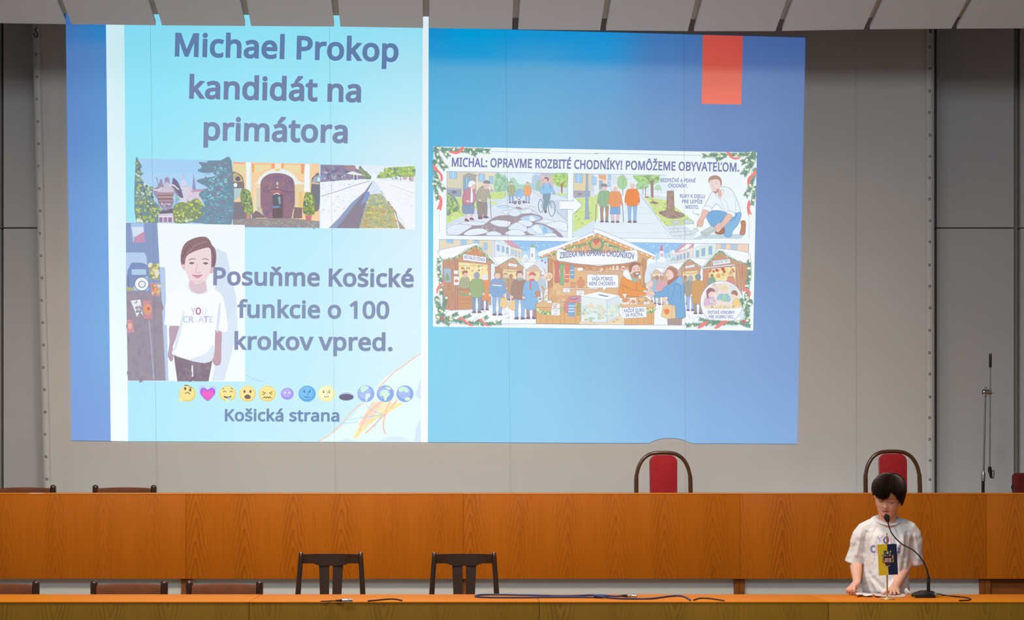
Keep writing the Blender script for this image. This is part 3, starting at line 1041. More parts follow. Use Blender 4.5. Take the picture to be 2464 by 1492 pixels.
sheet('paper_sheet', M['pink_paper'], [(2098, 1428.5), (2136, 1429.5), (2172, 1428), (2179, 1432), (2177, 1436.4), (2150, 1436.8), (2122, 1436.2), (2106, 1434)],
      'pale pink crumpled paper sheet under the boy\'s resting hand', 0.0, [0.004, 0.001, 0.0, 0.003, 0.0, 0.0, 0.002, 0.008])
sheet('paper_slip', M['paper'], [(2058, 1427.5), (2068, 1426.6), (2099, 1429), (2099, 1432), (2084, 1434.8), (2074, 1431.5), (2062, 1431.8)],
      'white paper slip with dark print pinched by the boy\'s fingers', 0.004, [0.010, 0.004, 0.004, 0.006, 0.0, 0.003, 0.008])

# crumpled tissue standing by the shirt hem
tm = MB()
tc = on_front(2184, 1429.5)
bmesh.ops.create_icosphere(tm.bm, subdivisions=4, radius=1.0)
for v in tm.bm.verts:
    n_ = noise.noise(v.co * 1.7 + Vector((3, 1, 2))) * 0.55 + abs(noise.noise(v.co * 3.4)) * 0.45
    q = v.co * (0.75 + n_)
    z = max(0.0, (q.z + 0.75) * 0.017)
    k = 1.0 - min(0.75, z / 0.042 * 0.75)
    v.co = tc + Vector((q.x * 0.018 * k - 0.18 * z, q.y * 0.014 * k, z * (1.15 if q.x < 0.2 else 0.8)))
tm.build('crumpled_tissue', M['plastic_bag'], origin=tc, label='small crumpled white tissue on the front desk between the resting hand and the microphone', cat='tissue')
# ------------------------------------------------------------------ the boy at the front desk
def evaluated(ob):
    dg = bpy.context.evaluated_depsgraph_get()
    dg.update()
    return bpy.data.meshes.new_from_object(ob.evaluated_get(dg))


def fuse(mb, voxel, smooth_it, smooth_f=0.5):
    """weld overlapping closed pieces into one continuous skin"""
    me = bpy.data.meshes.new('tmp')
    bmesh.ops.recalc_face_normals(mb.bm, faces=mb.bm.faces)
    mb.bm.to_mesh(me)
    mb.bm.free()
    ob = bpy.data.objects.new('tmp', me)
    COL.objects.link(ob)
    r = ob.modifiers.new('r', 'REMESH')
    r.mode, r.voxel_size = 'VOXEL', voxel
    s = ob.modifiers.new('s', 'SMOOTH')
    s.factor, s.iterations = smooth_f, smooth_it
    out = evaluated(ob)
    bpy.data.objects.remove(ob)
    for p in out.polygons: p.use_smooth = True
    return out


def bvh_of(me, M_=None):
    vs = [(M_ @ v.co) if M_ else v.co.copy() for v in me.vertices]
    return BVHTree.FromPolygons(vs, [list(p.vertices) for p in me.polygons])


def ell_loft(mb, secs, n=28, power=1.0):
    """sections (centre, half width, half depth): stacked ellipses, closed at both ends"""
    rings = []
    for c, hw, hd, *tl in secs:
        c = Vector(c)
        ring = []
        for k in range(n):
            a = 2 * PI * k / n
            ca, sa = math.cos(a), math.sin(a)
            ring.append(c + Vector((math.copysign(abs(ca) ** power, ca) * hw, math.copysign(abs(sa) ** power, sa) * hd, math.copysign(abs(sa) ** power, sa) * hd * (tl[0] if tl else 0))))
        rings.append(ring)
    mb.ring_loft(rings)


DBOY = 8.14
boy = empty('person', (P(2136, 0, DBOY).x, DBOY, 0.0), 'boy in a white T-shirt with colourful letters, reading from papers at the microphone', 'person')

# --- head in its own frame: x to the picture right, -y forward, z up
HC = P(2138.0, 1188.5, 8.105)
HM = Matrix.Translation(HC) @ Matrix.Rotation(math.radians(-22), 4, 'Z') @ Matrix.Rotation(math.radians(6), 4, 'Y') @ Matrix.Rotation(math.radians(25), 4, 'X') @ Matrix.Scale(0.925, 4)
HS = [  # z, half width, front, back
    (-0.106, 0.018, -0.066, -0.040), (-0.103, 0.029, -0.075, -0.022), (-0.097, 0.038, -0.081, -0.008), (-0.088, 0.0455, -0.0845, 0.010), (-0.076, 0.0530, -0.085, 0.030),
    (-0.058, 0.0610, -0.0845, 0.052), (-0.040, 0.0665, -0.0845, 0.071), (-0.020, 0.0680, -0.0845, 0.084), (0.000, 0.0700, -0.0865, 0.091), (0.022, 0.0712, -0.0885, 0.094),
    (0.044, 0.0700, -0.0865, 0.092), (0.060, 0.0650, -0.079, 0.085), (0.074, 0.0560, -0.067, 0.073), (0.085, 0.0430, -0.049, 0.056), (0.092, 0.0260, -0.028, 0.034), (0.095, 0.010, -0.010, 0.014)]


def head_sections():
    out = []
    for i in range(len(HS) - 1):
        for k in range(4):
            t = k / 4
            out.append([a + (b - a) * t for a, b in zip(HS[i], HS[i + 1])])
    out.append(list(HS[-1]))
    return out


def g2(x, z, cx, cz, sx, sz):
    return math.exp(-((x - cx) / sx) ** 2 - ((z - cz) / sz) ** 2)


def face_shape(p):
    x, y, z = p
    if y > -0.02: return p
    f = min(1.0, (-0.02 - y) / 0.04)
    d = 0.0
    # nose: bridge, tip, wings
    t = max(0.0, min(1.0, (0.006 - z) / 0.044))
    if -0.046 < z < 0.012:
        d += (0.0045 + 0.0145 * t ** 1.4) * math.exp(-(x / (0.0062 + 0.0036 * t)) ** 2) * (1 if z > -0.038 else max(0, (z + 0.046) / 0.008))
    d += 0.0050 * g2(x, z, 0, -0.0345, 0.0085, 0.0065)
    for s in (-1, 1):
        d += 0.0058 * g2(x, z, s * 0.0115, -0.0360, 0.0050, 0.0050)
        d -= 0.0085 * g2(x, z, s * 0.0300, -0.0060, 0.0155, 0.0095)    # sockets
        d += 0.0058 * g2(x, z, s * 0.0305, -0.0085, 0.0115, 0.0068)    # closed lids over the eyeballs
        d += 0.0030 * g2(x, z, s * 0.0290, 0.0130, 0.0190, 0.0060)     # brow ridge
        d += 0.0042 * g2(x, z, s * 0.0370, -0.0410, 0.0180, 0.0190)    # cheeks
        d -= 0.0018 * g2(x, z, s * 0.0245, -0.0560, 0.0060, 0.0090)
    d += 0.0052 * g2(x, z, 0, -0.0580, 0.0150, 0.0042)                 # upper lip
    d -= 0.0038 * g2(x, z, 0, -0.0645, 0.0190, 0.0018)                 # mouth line
    d += 0.0050 * g2(x, z, 0, -0.0700, 0.0125, 0.0046)                 # lower lip
    d -= 0.0030 * g2(x, z, 0, -0.0800, 0.0160, 0.0050)
    d += 0.0050 * g2(x, z, 0, -0.0900, 0.0150, 0.0090)                 # chin
    return (x, y - d * f, z)


def head_rings(grow=0.0, nseg=112, shape=True):
    rings = []
    for z, w, f, b in head_sections():
        cy, hd = (f + b) / 2, (b - f) / 2
        ring = []
        for k in range(nseg):
            a = 2 * PI * k / nseg
            ca, sa = math.cos(a), math.sin(a)
            pw = 0.92
            x = math.copysign(abs(ca) ** pw, ca) * (w + grow)
            y = cy + math.copysign(abs(sa) ** pw, sa) * (hd + grow)
            p = face_shape((x, y, z)) if shape else (x, y, z)
            ring.append(Vector(p))
        rings.append(ring)
    return rings


hl = MB()
hl.ring_loft(head_rings())
me_head = bpy.data.meshes.new('h')
bmesh.ops.recalc_face_normals(hl.bm, faces=hl.bm.faces)
hl.bm.to_mesh(me_head)
hl.bm.free()
bvh_head = bvh_of(me_head)

body = MB()
body.ring_loft([[HM @ p for p in r] for r in head_rings()])
# ears
for s in (-1, 1):
    er = []
    for z, w, yy in ((-0.034, 0.005, -0.002), (-0.028, 0.009, 0.000), (-0.016, 0.012, 0.004), (-0.002, 0.015, 0.007), (0.012, 0.0155, 0.010), (0.020, 0.012, 0.012), (0.025, 0.006, 0.013)):
        c = Vector((s * (0.074 + 0.004 * math.sin((z + 0.03) * 40)), yy + 0.004, z))
        ring = []
        for k in range(14):
            a = 2 * PI * k / 14
            ring.append(HM @ (c + Vector((s * 0.0055 * math.cos(a) + s * 0.006 * max(0, math.sin(a)), w * math.sin(a), 0))))
        er.append(ring)
    body.ring_loft(er)
# neck
nk0, nk1 = P(2134, 1274, 8.165), P(2137, 1215, 8.130)
body.tube([nk0, nk0.lerp(nk1, 0.35), nk0.lerp(nk1, 0.7), nk1], [0.056, 0.0475, 0.0450, 0.043], 28)


def S(px, py, d): return P(px, py, d)


# torso, hips
secs = [(S(2134, 1262, 8.165), 0.060, 0.045), (S(2134, 1268, 8.17), 0.090, 0.050), (S(2134, 1278, 8.17), 0.110, 0.060), (S(2133, 1300, 8.165), 0.108, 0.078), (S(2133, 1335, 8.155), 0.101, 0.082),
        (S(2132, 1375, 8.15), 0.096, 0.080), (S(2132, 1410, 8.15), 0.097, 0.080), (S(2132, 1440, 8.155), 0.106, 0.084), (S(2132, 1465, 8.16), 0.104, 0.082)]
ell_loft(body, secs, 32)
zh = S(2132, 1462, 8.16).z
bx = S(2132, 0, 8.16).x
for s in (-1, 1):
    lx = bx + s * 0.056
    body.tube([(lx, 8.16, zh + 0.02), (lx + s * 0.004, 8.155, 0.50), (lx + s * 0.006, 8.150, 0.37), (lx + s * 0.006, 8.165, 0.22), (lx + s * 0.006, 8.17, 0.075), (lx + s * 0.006, 8.165, 0.035)],
              [0.068, 0.058, 0.044, 0.043, 0.030, 0.030], 20)
    body.tube([(lx + s * 0.006, 8.20, 0.032), (lx + s * 0.007, 8.15, 0.035), (lx + s * 0.010, 8.09, 0.026), (lx + s * 0.011, 8.03, 0.018)], [0.026, 0.030, 0.030, 0.016], 16)
# arms
shL, elL, wrL = S(2083, 1283, 8.17), S(2058.5, 1352, 8.22), S(2062.0, 1397.5, 8.015)
shR, elR, wrR = S(2187, 1281, 8.17), S(2186, 1349, 8.185), S(2153.5, 1413.5, 7.985)


def limb(a, b, ra, rm, rb, n=18):
    body.tube([a, a.lerp(b, 0.3), a.lerp(b, 0.6), b], [ra, rm, (rm + rb) / 2, rb], n)


limb(shL, elL, 0.024, 0.024, 0.029)
limb(shR, elR, 0.024, 0.024, 0.029)
body.tube([elL + (shL - elL) * 0.08, elL, elL.lerp(wrL, 0.25), elL.lerp(wrL, 0.55), elL.lerp(wrL, 0.85), wrL], [0.030, 0.0315, 0.0310, 0.0270, 0.0220, 0.0205], 20)
body.tube([elR + (shR - elR) * 0.08, elR, elR.lerp(wrR, 0.25), elR.lerp(wrR, 0.55), elR.lerp(wrR, 0.85), wrR], [0.030, 0.0315, 0.0315, 0.0275, 0.0225, 0.0205], 20)


def finger(pts, r0=0.0078, r1=0.0060, n=12):
    pts = [Vector(p) for p in pts]
    k = len(pts)
    rr = [r0 + (r1 - r0) * i / (k - 1) for i in range(k)]
    rr = rr + [r1 * 0.55]
    pts = pts + [pts[-1] + (pts[-1] - pts[-2]).normalized() * r1 * 0.7]
    body.tube(pts, rr, n, 4)


# picture-left hand: palm hanging from the wrist, fingers pinching the paper slip
body.tube([wrL, S(2060.5, 1402, 7.995), S(2056, 1408, 7.975), S(2050.5, 1413, 7.962), S(2048, 1416, 7.957)],
          [(0.0195, 0.017), (0.026, 0.0165), (0.031, 0.0155), (0.027, 0.014), (0.018, 0.011)], 20, up=(0.75, -0.2, 0.6))
TD = 7.935
finger([S(2056.5, 1410.5, 7.952), S(2055.0, 1417, 7.928), S(2055.8, 1424, 7.925), S(2057.3, 1427.2, 7.93)], 0.0082, 0.0062)
finger([S(2050.5, 1411.5, 7.95), S(2047.5, 1418, 7.926), S(2048.5, 1425, 7.926), S(2052.0, 1427.6, 7.934)], 0.0082, 0.0060)
finger([S(2046.5, 1412.5, 7.955), S(2041.8, 1418.5, 7.938), S(2042.0, 1424.5, 7.94), S(2045.5, 1427.2, 7.948)], 0.0078, 0.0058)
finger([S(2044.5, 1413.0, 7.965), S(2038.4, 1418.5, 7.955), S(2038.0, 1423.5, 7.957), S(2040.5, 1426.2, 7.962)], 0.0070, 0.0052)
finger([S(2063.5, 1404, 7.985), S(2065.5, 1411, 7.968), S(2063.5, 1418, 7.958), S(2060.0, 1423.8, 7.948)], 0.0094, 0.0066)
# picture-right hand: lying on the paper, fingers towards the hall
body.tube([wrR, S(2152, 1417, 7.965), S(2150.5, 1420.5, 7.935), S(2149, 1423, 7.91)], [(0.0195, 0.0175), (0.026, 0.016), (0.032, 0.0145), (0.029, 0.012)], 20, up=(1, 0, 0))
finger([S(2140, 1421.3, 7.925), S(2133, 1424.6, 7.905), S(2127, 1427.6, 7.893), S(2122.3, 1430.0, 7.885)], 0.0078, 0.0058)
finger([S(2146.5, 1422.2, 7.91), S(2144.0, 1424.3, 7.883), S(2142.8, 1428.0, 7.868), S(2142.4, 1430.2, 7.866)], 0.0078, 0.0060)
finger([S(2152.8, 1422.2, 7.91), S(2153.0, 1424.3, 7.883), S(2152.4, 1428.0, 7.868), S(2152.2, 1430.2, 7.866)], 0.0078, 0.0060)
finger([S(2158.0, 1421.6, 7.92), S(2160.6, 1423.8, 7.895), S(2162.5, 1427.2, 7.882), S(2163.2, 1429.3, 7.880)], 0.0070, 0.0054)
finger([S(2144, 1417.5, 7.96), S(2137, 1421.4, 7.94), S(2131, 1425.5, 7.93), S(2127.5, 1428.6, 7.925)], 0.0088, 0.0064)

me_body = fuse(body, 0.0024, 3, 0.5)
bo = wloc(boy)
me_body.transform(Matrix.Translation(-bo))
bvh_body = bvh_of(me_body, Matrix.Translation(bo))
me_body.materials.clear()
body_o = link_mesh('body', me_body, M['skin'], boy)


def on_face(x, z, off=0.0):
    """point of the face surface in front of head coordinates (x, z)"""
    a, d = HM @ Vector((x, -0.2, z)), (HM.to_3x3() @ Vector((0, 1, 0))).normalized()
    h = bvh_body.ray_cast(a, d)
    if h[0] is None: return HM @ Vector((x, -0.085, z))
    return h[0] + h[1] * off


# eyebrows, lash lines, lips
for s in (-1, 1):
    MB().tube([on_face(s * x, z, 0.0004) for x, z in ((0.0125, 0.0105), (0.020, 0.0135), (0.030, 0.0150), (0.039, 0.0125), (0.045, 0.0080))], [(0.0011, 0.0005), (0.0019, 0.0007), (0.0019, 0.0007), (0.0014, 0.0006), (0.0005, 0.0003)], 8, 4, up=(0, 0, 1)).build('eyebrow', M['brow'], boy)
    MB().tube([on_face(s * x, z, 0.0004) for x, z in ((0.0190, -0.0120), (0.0235, -0.0142), (0.0300, -0.0152), (0.0365, -0.0140), (0.0425, -0.0105))], [(0.0004, 0.0004), (0.0012, 0.0009), (0.0015, 0.0010), (0.0014, 0.0010), (0.0005, 0.0004)], 8, 4, up=(0, 0, 1)).build('eyelashes', M['hair'], boy)


def lip(rows):
    m = MB()
    g = []
    for row in rows:
        g.append([m.bm.verts.new(on_face(x, z, o)) for x, z, o in row])
    for a, b in zip(g, g[1:]):
        for k in range(len(a) - 1): m.bm.faces.new((a[k], a[k + 1], b[k + 1], b[k]))
    return m


NL = 17
up_, md_, lo_, mo_ = [], [], [], []
for k in range(NL):
    t = -1 + 2 * k / (NL - 1)
    x = t * 0.0215
    e = (1 - abs(t) ** 1.6)
    top = -0.0640 + 0.0070 * e - 0.0016 * math.exp(-(t / 0.16) ** 2)
    lin_u = -0.0640 + 0.0010 * e
    lin_l = -0.0640 - 0.0034 * e
    low = -0.0640 - 0.0110 * e
    up_.append([(x, top, 0.0002), (x, (top + lin_u) / 2, 0.0010), (x, lin_u, 0.0003)])
    mo_.append([(x, lin_u, 0.0003), (x, lin_l, 0.0003)])
    lo_.append([(x, lin_l, 0.0003), (x, (low + lin_l) / 2, 0.0012), (x, low, 0.0002)])
tr = lambda rows: [list(r) for r in zip(*rows)]
lp_ = lip(tr(up_)).build('upper_lip', M['lips'], boy)
lip(tr(mo_)).build('mouth_opening', M['mouth'], boy)
lip(tr(lo_)).build('lower_lip', M['lips'], boy)

# --- hair: shell and many locks running from the crown
CR = Vector((0.004, 0.030, 0.094))
CEN = Vector((0, 0.004, 0.010))


def hair_pt(d, off):
    h = bvh_head.ray_cast(CEN + d.normalized() * 0.4, -d.normalized())
    p = h[0] if h[0] is not None else CEN + d.normalized() * 0.09
    return p + d.normalized() * off


def az_dir(az, z):
    """direction towards azimuth az (0 front, + picture right) at head height z"""
    return Vector((math.sin(az) * 0.080, -math.cos(az) * 0.090, z - CEN.z))


def hem(az):
    """height of the hair edge around the head"""
    a = math.degrees(az)
    ks = [(-180, -0.080), (-130, -0.070), (-108, -0.030), (-96, 0.016), (-78, 0.014), (-66, 0.006), (-50, 0.020), (-32, 0.011), (-12, 0.004), (0, 0.010), (9, 0.030), (16, 0.050), (22, 0.047),
          (32, 0.028), (46, 0.004), (58, -0.022), (72, -0.046), (92, -0.052), (110, -0.060), (130, -0.074), (180, -0.080)]
    for (p, u), (q, v) in zip(ks, ks[1:]):
        if a <= q: return u + (v - u) * (a - p) / (q - p)
    return -0.08


def hair_path(az, zend, off, n=9, twist=0.0):
    c = (CR - CEN).normalized()
    e = az_dir(az, zend).normalized()
    ang = c.angle(e)
    out = []
    for i in range(n + 1):
        t = i / n
        d = (c * math.sin((1 - t) * ang) + e * math.sin(t * ang)) / math.sin(ang)
        lift = off * (0.55 + 0.75 * math.sin(PI * min(1, t * 0.62 + 0.12)))
        p = hair_pt(d, lift)
        out.append(p)
    return out


hr = random.Random(3)
hb = MB()
# shell under the locks
NA, NT_ = 72, 12
shell = []
for k in range(NA):
    az = -PI + 2 * PI * k / NA
    shell.append(hair_path(az, hem(az) + 0.006, 0.0085, NT_))
vs = [[hb.bm.verts.new(HM @ p) for p in row] for row in shell]
for k in range(NA):
    a, b = vs[k], vs[(k + 1) % NA]
    for i in range(NT_):
        hb.bm.faces.new((a[i], b[i], b[i + 1], a[i + 1]))
clump = [(hr.uniform(-PI, PI), hr.uniform(-0.006, 0.006), hr.uniform(-1, 1)) for _ in range(90)]
for k in range(2300):
    c_az, c_z, c_s = clump[k % 90] if k < 1500 else (-PI + 2 * PI * hr.random(), hr.uniform(-0.004, 0.004), hr.uniform(-0.5, 0.5))
    az = c_az + hr.gauss(0, 0.07)
    az = (az + PI) % (2 * PI) - PI
    z = hem(az) + 1.3 * c_z + hr.uniform(-0.008, 0.007)
    off = hr.uniform(0.0085, 0.0135) + 0.003 * abs(c_s)
    pts = hair_path(az, z, off, 8)
    fr = math.exp(-((math.degrees(az) + 15) / 45) ** 2)
    for i, p in enumerate(pts):
        t = i / 8
        p += Vector((c_s * 0.0055 * t * (1 - 0.3 * t) + 0.005 * fr * t * t, 0, 0.002 * c_s * math.sin(PI * t)))
        # tips of a clump lean together
        p += Vector((math.sin(c_az) - math.sin(az), -(math.cos(c_az) - math.cos(az)), 0)) * 0.030 * t * t
    w = hr.uniform(0.0012, 0.0025)
    wp = [HM @ p for p in pts]
    hb.tube(wp, [(w * q, w * q * 0.55) for q in (0.6, 1.0, 1.1, 1.1, 1.05, 0.95, 0.75, 0.5, 0.12)], 4, cap=False)
hair_me = hb.mesh(bo, True, 75)
link_mesh('hair', hair_me, M['hair'], boy)

# --- T-shirt: body and sleeves fused, hollow at hem and cuffs
sh = MB()


def shirt_sec(px, py, d, hwpx, hd, tilt=0.0):
    return (S(px, py, d), hwpx * d / F, hd, tilt)


outer = [shirt_sec(2133, 1433, 8.145, 56, 0.112), shirt_sec(2131.5, 1418, 8.145, 55.5, 0.112), shirt_sec(2131, 1390, 8.148, 54, 0.110), shirt_sec(2132, 1360, 8.15, 52, 0.107), shirt_sec(2133.5, 1330, 8.155, 52.5, 0.104),
         shirt_sec(2134.5, 1305, 8.16, 56, 0.098), shirt_sec(2134.5, 1285, 8.165, 61, 0.088), shirt_sec(2134, 1272, 8.17, 61, 0.074, 0.12), shirt_sec(2133.5, 1262, 8.17, 54, 0.060, 0.30),
         shirt_sec(2133, 1252.5, 8.168, 41, 0.055, 0.33), shirt_sec(2133, 1247.5, 8.165, 33.5, 0.052, 0.36), shirt_sec(2133, 1246, 8.165, 30.2, 0.0485, 0.36)]
inner = [shirt_sec(2133, 1248, 8.165, 25.5, 0.0400, 0.36), shirt_sec(2133, 1252, 8.165, 18, 0.028, 0.5)]
low = [shirt_sec(2132, 1412, 8.145, 50, 0.098), shirt_sec(2133, 1430, 8.145, 52.5, 0.105)]
rings_src = low + outer + inner
ell_loft(sh, rings_src, 64, 0.95)
sh.tube([S(2059, 1330, 8.188), S(2064, 1306, 8.178), S(2070, 1290, 8.175), S(2081, 1276, 8.17), S(2097, 1267, 8.17), S(2112, 1263, 8.17)], [0.032, 0.040, 0.043, 0.043, 0.040, 0.030], 32)
sh.tube([S(2203, 1328, 8.19), S(2201, 1304, 8.178), S(2196, 1287, 8.175), S(2186, 1273, 8.17), S(2169, 1265, 8.17), S(2154, 1262, 8.17)], [0.034, 0.040, 0.043, 0.043, 0.040, 0.030], 32)


def sleeve(a, mid, c, ra, rm, rc, axis_flat):
    """tube ending in an open cuff that turns back inside"""
    a, mid, c = Vector(a), Vector(mid), Vector(c)
    d = (c - mid).normalized()
    pts = [a, a.lerp(mid, 0.5), mid, mid.lerp(c, 0.5), c, c - d * 0.001, c - d * 0.030, c - d * 0.055]
    rad = [ra, (ra + rm) / 2, rm, (rm + rc) / 2, rc, rc - 0.0055, rc - 0.0075, rc - 0.012]
    sh.tube(pts, [(r, r * axis_flat) for r in rad], 40, up=(0, 1, 0))


sleeve(S(2075, 1286, 8.175), S(2068, 1308, 8.18), S(2053, 1356, 8.195), 0.042, 0.043, 0.0495, 0.92)
sleeve(S(2190, 1284, 8.175), S(2195, 1304, 8.18), S(2196, 1357, 8.20), 0.042, 0.044, 0.058, 0.95)
me_sh = fuse(sh, 0.0036, 4, 0.5)

# folds: shallow valleys and ridges along lines seen in the cloth, plus fine unevenness
folds = [  # (a, b, depth, width) in pixels on the front
    ((2088, 1283), (2076, 1330), -0.007, 0.010), ((2084, 1300), (2090, 1390), -0.008, 0.012), ((2095, 1292), (2083, 1352), 0.005, 0.012),
    ((2184, 1283), (2178, 1340), -0.008, 0.010), ((2172, 1290), (2181, 1366), 0.004, 0.012), ((2180, 1330), (2170, 1400), -0.005, 0.014),
    ((2106, 1290), (2092, 1372), 0.006, 0.015), ((2092, 1372), (2082, 1410), 0.005, 0.013), ((2100, 1392), (2128, 1418), -0.006, 0.012), ((2092, 1388), (2112, 1424), 0.006, 0.012),
    ((2150, 1400), (2130, 1424), 0.006, 0.012), ((2146, 1330), (2160, 1400), -0.004, 0.016), ((2166, 1300), (2150, 1345), 0.004, 0.014),
    ((2070, 1280), (2060, 1335), 0.005, 0.012), ((2063, 1300), (2045, 1345), -0.004, 0.010), ((2200, 1290), (2212, 1345), 0.005, 0.012), ((2192, 1300), (2200, 1350), -0.005, 0.010),
    ((2110, 1268), (2098, 1300), -0.004, 0.010), ((2156, 1266), (2168, 1296), -0.004, 0.010), ((2120, 1275), (2118, 1330), 0.003, 0.014)]
fl3 = []
for a, b, dep, wd_ in folds:
    fl3.append((P(a[0], a[1], 8.05), P(b[0], b[1], 8.05), dep, wd_))
import numpy as np
NV = len(me_sh.vertices)
co_, no_ = np.empty(NV * 3), np.empty(NV * 3)
me_sh.vertices.foreach_get('co', co_)
me_sh.vertices.foreach_get('normal', no_)
co_, no_ = co_.reshape(-1, 3), no_.reshape(-1, 3)
px_, pz = co_[:, 0] * 8.05 / co_[:, 1], CZ + (co_[:, 2] - CZ) * 8.05 / co_[:, 1]
off = np.zeros(NV)
for a, b, dep, wd_ in fl3:
    L2 = (b.x - a.x) ** 2 + (b.z - a.z) ** 2
    t = np.clip(((px_ - a.x) * (b.x - a.x) + (pz - a.z) * (b.z - a.z)) / L2, 0, 1)
    dd = np.hypot(px_ - a.x - t * (b.x - a.x), pz - a.z - t * (b.z - a.z))
    off += 2.3 * dep * np.exp(-(dd / (0.85 * wd_)) ** 2) * (0.4 + 0.6 * np.sin(PI * (0.15 + 0.7 * t)))
nz = np.array([noise.noise(Vector((x * 15, y * 6, z * 6))) for x, y, z in co_])
off += 0.0030 * nz
off = np.clip(off, -0.009, 0.012)
off *= np.clip((-no_[:, 1] - 0.05) * 1.6, 0, 1) * np.clip((P(0, 1262, 8.1).z - co_[:, 2]) / 0.03, 0, 1)
co_[:, 1] -= off
me_sh.vertices.foreach_set('co', co_.ravel())
bs = bmesh.new()
bs.from_mesh(me_sh)
for _ in range(3):
    bmesh.ops.smooth_vert(bs, verts=bs.verts, factor=0.5, use_axis_x=True, use_axis_y=True, use_axis_z=True)
bs.to_mesh(me_sh)
bs.free()
me_sh.update()
bvh_shirt = bvh_of(me_sh)
me_sh.transform(Matrix.Translation(-bo))
me_sh.materials.clear()
shirt_o = link_mesh('t_shirt', me_sh, M['shirt'], boy)

# ribbed collar
cb_ = MB()
NC = 56
cpts = []
for k in range(NC):
    a = 2 * PI * k / NC
    c = P(2133, 1244.8, 8.165)
    x = 30.8 * 8.1 / F * math.cos(a)
    y = 0.0495 * math.sin(a)
    front = max(0.0, -math.sin(a))
    cpts.append(c + Vector((x, y - 0.006 * front, -0.029 * front ** 1.15 + 0.000)))
rings = []
for k in range(NC):
    p = cpts[k]
    t = (cpts[(k + 1) % NC] - cpts[k - 1]).normalized()
    out_ = Vector((p.x - P(2133, 0, 8.165).x, p.y - 8.165, 0)).normalized()
    dn = (out_ * (0.30 + 0.5 * abs(math.cos(2 * PI * k / NC))) + Vector((0, 0, -0.95 + 0.35 * abs(math.cos(2 * PI * k / NC))))).normalized()
    nn = t.cross(dn).normalized()
    ring = []
    for u, w in ((-0.0085, -0.0012), (-0.0085, 0.0012), (-0.003, 0.0026), (0.003, 0.0026), (0.0085, 0.0012), (0.0085, -0.0012), (0.0, -0.002)):
        ring.append(p + dn * (u * (1.0 + 0.35 * max(0.0, -math.sin(2 * PI * k / NC))) + 0.002 * max(0.0, -math.sin(2 * PI * k / NC))) + nn * w)
    rings.append(ring)
cb_.ring_loft(rings, closed=True)
cb_.build('collar', M['shirt'], boy)

# trousers: dark cloth over hips and legs, ending above the shoes
tr_ = MB()
ell_loft(tr_, [(S(2132, 1418, 8.152), 0.104, 0.090), (S(2132, 1440, 8.155), 0.112, 0.091), (S(2132, 1466, 8.16), 0.114, 0.092), ((bx, 8.16, zh - 0.05), 0.105, 0.085)], 32)
for s in (-1, 1):
    lx = bx + s * 0.056
    tr_.tube([(lx, 8.16, zh + 0.01), (lx + s * 0.004, 8.155, 0.50), (lx + s * 0.006, 8.150, 0.37), (lx + s * 0.006, 8.165, 0.22), (lx + s * 0.006, 8.168, 0.07)], [0.077, 0.067, 0.055, 0.054, 0.052], 24)
me_tr = fuse(tr_, 0.006, 3)
me_tr.transform(Matrix.Translation(-bo))
me_tr.materials.clear()
link_mesh('trousers', me_tr, M['trousers'], boy)
for s in (-1, 1):
    lx = bx + s * 0.062
    sm_ = MB()
    rr_ = [(8.215, 0.022, 0.030), (8.20, 0.032, 0.042), (8.16, 0.036, 0.044), (8.11, 0.040, 0.036), (8.06, 0.040, 0.028), (8.02, 0.034, 0.022), (8.0, 0.018, 0.014)]
    rings = []
    for y, hw, h in rr_:
        rings.append([Vector((lx + s * 0.004 + hw * math.cos(2 * PI * k / 18), y, max(0.0, h + h * math.sin(2 * PI * k / 18) * (1 if math.sin(2 * PI * k / 18) > 0 else 1.0)))) for k in range(18)])
    sm_.ring_loft(rings)
    sm_.build('shoe', M['shoe'], boy)
